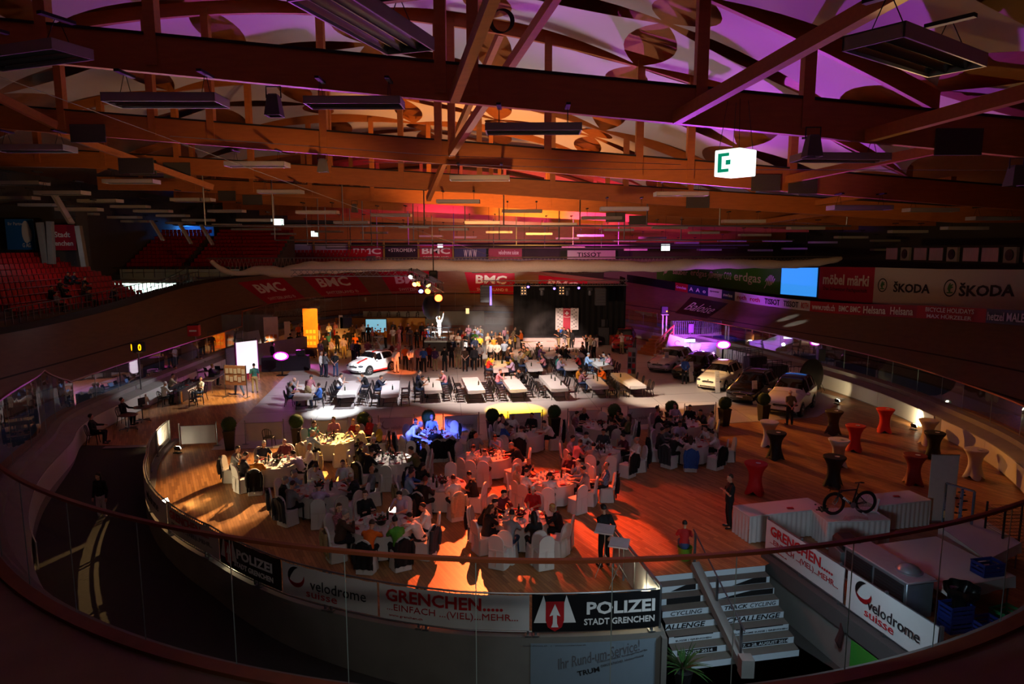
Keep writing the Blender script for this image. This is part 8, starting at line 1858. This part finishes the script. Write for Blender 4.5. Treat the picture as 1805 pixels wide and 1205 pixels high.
# upright white banner and chrome frame
p=F(1656,920); t=roll(p,-.05,.85,2.15,M('banner_back_grey','#c9c3bd',.7),'tall white banner stand seen from behind, right of the skirted tables')
p,q=F(1659,950),F(1708,968); t=thing('clothes_rack','chrome garment rack with hanging bits before the white banner','rack',((p.x+q.x)/2,(p.y+q.y)/2,0)); CH=M('chrome_blue','#9fc4e6',.15,.9)
mb=MB(); mb.bar(p,p+Vector((0,0,1.75)),.05,.05).bar(q,q+Vector((0,0,1.75)),.05,.05).bar(p+Vector((0,0,1.75)),q+Vector((0,0,1.75)),.05,.05); m_=(p+q)/2; mb.bar(m_+Vector((.0,-.1,0)),m_+Vector((0,-.1,1.72)),.06,.06); mk('frame',mb,CH,t,world=True)
mb=MB()
for k in range(16): mb.ell(m_+Vector((.05+.12*math.sin(k*2.4),.0,1.6-.09*k)),(.12 if k%3==0 else .06,.05,.025),8,5)
mk('hangings',mb,BLACK,t,world=True)
# catering tables, fridge, crates
def draped(pts,h,lab):
    c=sum(pts,Vector((0,0,0)))/4; t=thing('catering_table',lab,'table',(c.x,c.y,0)); L_=[p-Vector((c.x,c.y,0)) for p in pts]
    mk('top',MB().prism([(p.x,p.y) for p in L_],h-.03,h-.005),M('table_top_wood','#8a7350',.6),t)
    for p in L_: mk('leg',MB().cyl((p.x*.92,p.y*.92,0),(p.x*.92,p.y*.92,h-.03),.02,6),STEEL,t)
    mb=MB(); mb.add([(p.x,p.y,h) for p in L_],[(0,1,2,3)])
    for i in range(4):
        a,b=L_[i],L_[(i+1)%4]; n=(b-a).cross(Vector((0,0,1))).normalized(); mb.grid(lambda u,v:a.lerp(b,u)+n*(.01+.03*math.sin(u*14+i)**2*v)+Vector((0,0,h-.30*v-.04*v*math.sin(u*6))),20,4)
    o=mk('tablecloth',mb,CLOTHW,loc=(c.x,c.y,0),ang=60); tag(o,'white cloth on the '+lab,'tablecloth'); return t
g=lambda px,py:(lambda v:Vector((v.x,v.y,0)))(F(px,py,.78))
draped([g(1530,955),g(1655,930),g(1790,1010),g(1680,1035)][::-1] if 0 else [g(1680,1035),g(1790,1015),g(1650,945),g(1540,960)],.78,'large catering table behind the fridge at bottom right')
draped([g(1740,985),g(1800,955),g(1730,912),g(1655,925)],.76,'catering table with cloth before the garment rack')
# fridge counter
p0,p1=F(1520,960,.95),F(1610,1000,.95); INOX=M('brushed_steel','#9aa4aa',.35,.6)
t=thing('fridge_counter','steel fridge counter with two slatted doors behind the right banners','fridge',(p0.x,p0.y,0)); c0=Vector((8.95,15.9,0)); fd2=Vector((.22,-.975,0)); n2=Vector((.975,.22,0)); cc2=c0+n2*.35
mk('body',MB().box((cc2.x,cc2.y,.5),(.75,2.1,.9),ch=.02,R=Matrix((n2,-fd2,Vector((0,0,1)))).transposed()),INOX,t,world=True); mk('top',MB().box((cc2.x,cc2.y,.97),(.82,2.2,.05),ch=.01,R=Matrix((n2,-fd2,Vector((0,0,1)))).transposed()),M('lilac_steel','#a89aa0',.4),t,world=True)
for s in(-.5,.5):
    q=c0+fd2*s*1.0-n2*.03; dr_=mk('door',MB().box((q.x,q.y,.5),(.03,.92,.74),R=Matrix((n2,-fd2,Vector((0,0,1)))).transposed()),M('door_slats','#3c4044',.4,.5),t,world=True)
    h_=MB(); 
    for k in range(9): h_.box((q.x-n2.x*.025,q.y-n2.y*.025,.2+.075*k),(.02,.86,.02),R=Matrix((n2,-fd2,Vector((0,0,1)))).transposed())
    h_o=mk('slats',h_,DGREY,dr_); 
for (px,py,l,kk) in [(1505,955,'dark padded bag with pale strap on the fridge counter','b')]:
    o=mk('bag',MB().box((0,0,.16),(.55,.75,.32),ch=.1),M('bag_dark','#1c1414',.8),loc=c0-fd2*1.35+n2*.3+Vector((0,0,.72))); tag(o,'dark padded bag behind the town lettering banner','bag')
    o2=mk('bag_support',MB().box((0,0,.36),(.6,.7,.72),ch=.02),M('grey_cabinet','#5c5e60',.6),loc=c0-fd2*1.42+n2*.32); tag(o2,'small grey cabinet under the dark bag','cabinet')
o=mk('serving_dome',MB().lathe([(.3,0),(.3,.02),(.26,.03),(.22,.1),(.1,.16),(.0,.17)],24),INOX,loc=cc2+fd2*.55+Vector((.1,0,.997))); tag(o,'shiny serving dish with lid on the fridge counter','dish')
CRBL=M('crate_blue','#14307e',.5); CRGR=M('crate_green','#1f8a50',.5); 
def crate(loc,rz,mat,lab,d=(.6,.4,.3)):
    t=thing('crate',lab,'crate',loc,rz,group=None); a,b,h=d; m_=MB(); m_.box((0,0,.015),(a,b,.03))
    for s in(-1,1):
        for k in range(3): m_.box((s*(a/2-.01),0,.07+.1*k),(.02,b,.06)); m_.box((0,s*(b/2-.01),.07+.1*k),(a,.02,.06))
        for q in(-1,1): m_.box((s*(a/2-.02),q*(b/2-.02),h/2),(.04,.04,h))
    mk('basket',m_,mat,t,smooth=False); mk('rim',MB().box((a/2-.01,0,h),(.03,b+.02,.03)).box((-a/2+.01,0,h),(.03,b+.02,.03)).box((0,b/2-.01,h),(a,.03,.03)).box((0,-b/2+.01,h),(a,.03,.03)),mat,t,smooth=False); return t
crate(F(1740,1010,.79)+Vector((-.0,.0,0)),.2,CRBL,'blue crate standing on the catering table at right')
for k,(dx,dy,z,l) in enumerate([(0,0,0,'lowest left blue bottle crate under the catering table'),(0,0,.32,'blue bottle crate on top of the lowest left one'),(.62,-.1,0,'blue bottle crate right of the stack')]):
    p=Vector((10.15,14.6,0)); crate(p+Vector((dx,dy,z)),.2,CRBL,l)
crate(F(1772,1095),.35,CRGR,'green plastic crate at the lower right')
p=F(1690,1100); o=mk('rubbish_bag',MB(),BLACK,loc=p); me=MB(); me.grid(lambda u,v:(lambda a,r:((r)*math.cos(a),r*math.sin(a),.95*v))(2*PI*u,(.26+.03*math.sin(u*2*PI*7+v*3)+.10*v*(v>.8))*(1-.25*(1-v)**2)),40,12,closeu=True); me.lathe([(.2,0),(0,0)],12); m2=me.mesh('rubbish_bag',ang=80); m2.materials.append(M('bag_film','#0c1110',.3)); o.data=m2; tag(o,'black rubbish bag on a stand beside the catering table','rubbish bag')
for k in range(14):
    p=F(1618+k*8+rs.uniform(-6,6),1068+k*5+rs.uniform(-8,8)); o=single(btme if k%3==0 else cnme,'bottle' if k%3==0 else 'drinking_glass',p,'used %s standing on the floor behind the ring emblem banner'%('bottle' if k%3==0 else 'glass'),'bottle' if k%3==0 else 'glass','used glassware on the floor at right')
# stacked wire crates / chairs at far right
WIRE=M('wire_grey','#3c4448',.3,.8)
t=thing('wire_trolley','tall wire trolley stacked at the right picture edge','trolley',F(1780,990)); p=F(1778,985); mb=MB()
for k in range(14):
    z=.15+.1*k; mb.tube([(p.x-.5,p.y-.35,z),(p.x+.5,p.y-.35,z),(p.x+.5,p.y+.35,z),(p.x-.5,p.y+.35,z)],.006,4,closed=True)
    for j in range(4): mb.tube([(p.x-.4+.25*j,p.y-.35,z),(p.x-.4+.25*j,p.y+.35,z)],.004,4)
for a in(-.5,.5):
    for b in(-.35,.35): mb.box((p.x+a,p.y+b,.78),(.04,.04,1.56))
mk('frame',mb,WIRE,t,world=True)
# lecterns on tripods, the person behind them, kneeling child
ACR=M('frosted_plastic','#b8b0b0',.25)
for (px,py,z,l) in [(1065,1010,1.25,'clear plastic music lectern with chrome tripod, left of two'),(1090,1030,1.15,'clear plastic music lectern with chrome tripod, right of two')]:
    p=F(px,py); t=thing('lectern',l,'lectern',p,-.35,group='clear lecterns'); mk('desk',MB().box((0,0,z),(.5,.36,.015),R=Matrix.Rotation(.35,3,'X')),ACR,t); mk('ledge',MB().box((0,-.18,z-.05),(.5,.05,.04)),ACR,t); mk('pole',MB().cyl((0,0,.4),(0,0,z),.014,8),STEEL,t)
    for k in range(3): a=2*PI*k/3; mk('leg',MB().tube([(0,0,.55),(.36*math.cos(a),.36*math.sin(a),.0)],.01,6),STEEL,t)
person('t3',F(1062,1000)+Vector((.05,.1,0)),PI+.5,'person in dark clothes with grey collar standing behind the clear lecterns','black','shirt','short','dark','black')
person('s0',F(1205,985)+Vector((0,0,-.02)),PI-.2,'person in red top crouching on a green pot at the head of the stairs','red','tee','short','dark','denim',None,.82)
o=mk('green_pot',MB().lathe([(.17,0),(.21,.34),(.22,.36),(.2,.36),(.16,.05)],20),M('pot_green','#5a8a1e',.5),loc=F(1207,985)+Vector((.0,.03,0))); tag(o,'bright green pot at the head of the stairs','pot')
# palm below the stairs
p=F(1213,1190,LOW); p=Vector((3.95,14.55,LOW)); t=thing('potted_palm','bushy green palm in a pot at the foot of the stairs','plant',p); mk('pot',MB().lathe([(.16,0),(.22,.36),(.23,.38),(.2,.38)],18),DGREY,t); r=random.Random(8); mb=MB()
for k in range(46):
    a=r.uniform(0,2*PI); e=r.uniform(.3,1.35); Lf=r.uniform(.5,.95); d=Vector((math.cos(a)*math.cos(e),math.sin(a)*math.cos(e),math.sin(e))); q=[Vector((0,0,.4))+d*Lf*s-Vector((0,0,.45*s*s*Lf*math.cos(e))) for s in np.linspace(0,1,7)]; sdv=d.cross(Vector((0,0,1))).normalized(); vs=[]
    for i,pt in enumerate(q): w2=.022*math.sin(PI*(.12+.86*i/6)); vs+=[pt-sdv*w2,pt+sdv*w2]
    mb.add(vs,[(2*i,2*i+1,2*i+3,2*i+2) for i in range(6)])
mk('fronds',mb,M('palm_green','#2f5a22',.6,var=.3,scale=10),t); mk('stem',MB().cyl((0,0,.3),(0,0,.55),.04,8),M('bark','#3a2a1c',.9),t)
o=mk('hanging_cloth',MB().tube([(0,0,0),(.03,0,-.2),(-.02,0,-.45),(.02,0,-.62)],[.02,.06,.09,.03],8),M('cloth_dark_red','#3a1414',.9),loc=FA+fd*3.3+fn_*.24+Vector((0,0,-.15))); tag(o,'dark cloth hanging from the right fence above the concrete wall','cloth')
# narrow mat lying on the floor carpet at the head of the ramp
o=mk('floor_mat',MB().box((0,0,.008),(2.0,.35,.014),ch=.004),M('mat_grey','#8a8488',.8),loc=F(226,787),rz=.15); tag(o,'narrow pale mat lying at the head of the ramp','mat')
# spectators in the dark left stand
for k,(r_i,y,pose,top) in enumerate([(0,50.6,'s0','dark grey'),(1,49.2,'s3','black'),(1,51.5,'s0','brown'),(2,50.3,'s2','dark grey'),(2,53.0,'s0','black'),(3,52.2,'s4','black'),(3,53.1,'s0','navy'),(0,47.2,'s2','grey'),(1,47.8,'s0','black'),(6,46.5,'s3','black'),(6,57.5,'s0','grey'),(0,53.6,'s1','navy')]):
    person(pose,Vector((-31.45-.85*r_i,y,4.2+.4*r_i-.02)),PI/2,'dim spectator in %s on the left stand, %s, %s from the left'%(top,rowl[r_i],['first','second','third','fourth','fifth','sixth','seventh','eighth','ninth','tenth','eleventh','twelfth'][k]),top,'shirt','short','dark','black','spectators on the left stand',1,False,False)
# ================================================================ HAZE BY THE STAGE
hm=bpy.data.materials.new('stage_haze'); hm.use_nodes=True; nt=hm.node_tree; nt.nodes.remove(nt.nodes['Principled BSDF'])
vs_=nt.nodes.new('ShaderNodeVolumeScatter'); vs_.inputs['Anisotropy'].default_value=.2; vs_.inputs['Color'].default_value=(.9,.85,.82,1)
tc=nt.nodes.new('ShaderNodeTexCoord'); nz=nt.nodes.new('ShaderNodeTexNoise'); nz.inputs['Scale'].default_value=.55; nz.inputs['Detail'].default_value=4; nt.links.new(tc.outputs['Object'],nz.inputs['Vector'])
ln=nt.nodes.new('ShaderNodeVectorMath'); ln.operation='LENGTH'; mp=nt.nodes.new('ShaderNodeMapping'); mp.inputs['Scale'].default_value=(1/5.6,1/1.5,1/2.5); nt.links.new(tc.outputs['Object'],mp.inputs[0]); nt.links.new(mp.outputs[0],ln.inputs[0])
fall=nt.nodes.new('ShaderNodeMapRange'); fall.inputs[1].default_value=.15; fall.inputs[2].default_value=1.0; fall.inputs[3].default_value=1; fall.inputs[4].default_value=0; nt.links.new(ln.outputs['Value'],fall.inputs[0])
nr=nt.nodes.new('ShaderNodeMapRange'); nr.inputs[1].default_value=.38; nr.inputs[2].default_value=.7; nr.inputs[3].default_value=0; nr.inputs[4].default_value=1.0; nt.links.new(nz.outputs['Fac'],nr.inputs[0])
ml=nt.nodes.new('ShaderNodeMath'); ml.operation='MULTIPLY'; nt.links.new(nr.outputs[0],ml.inputs[0]); nt.links.new(fall.outputs[0],ml.inputs[1]); nt.links.new(ml.outputs[0],vs_.inputs['Density']); nt.links.new(vs_.outputs[0],nt.nodes['Material Output'].inputs['Volume'])
p=D(880,566,58.2); o=mk('stage_smoke',MB().ell((0,0,0),(5.6,1.5,2.5),20,14),hm,loc=p); tag(o,'drifting grey stage smoke left of the black curtain','smoke',kind='stuff')
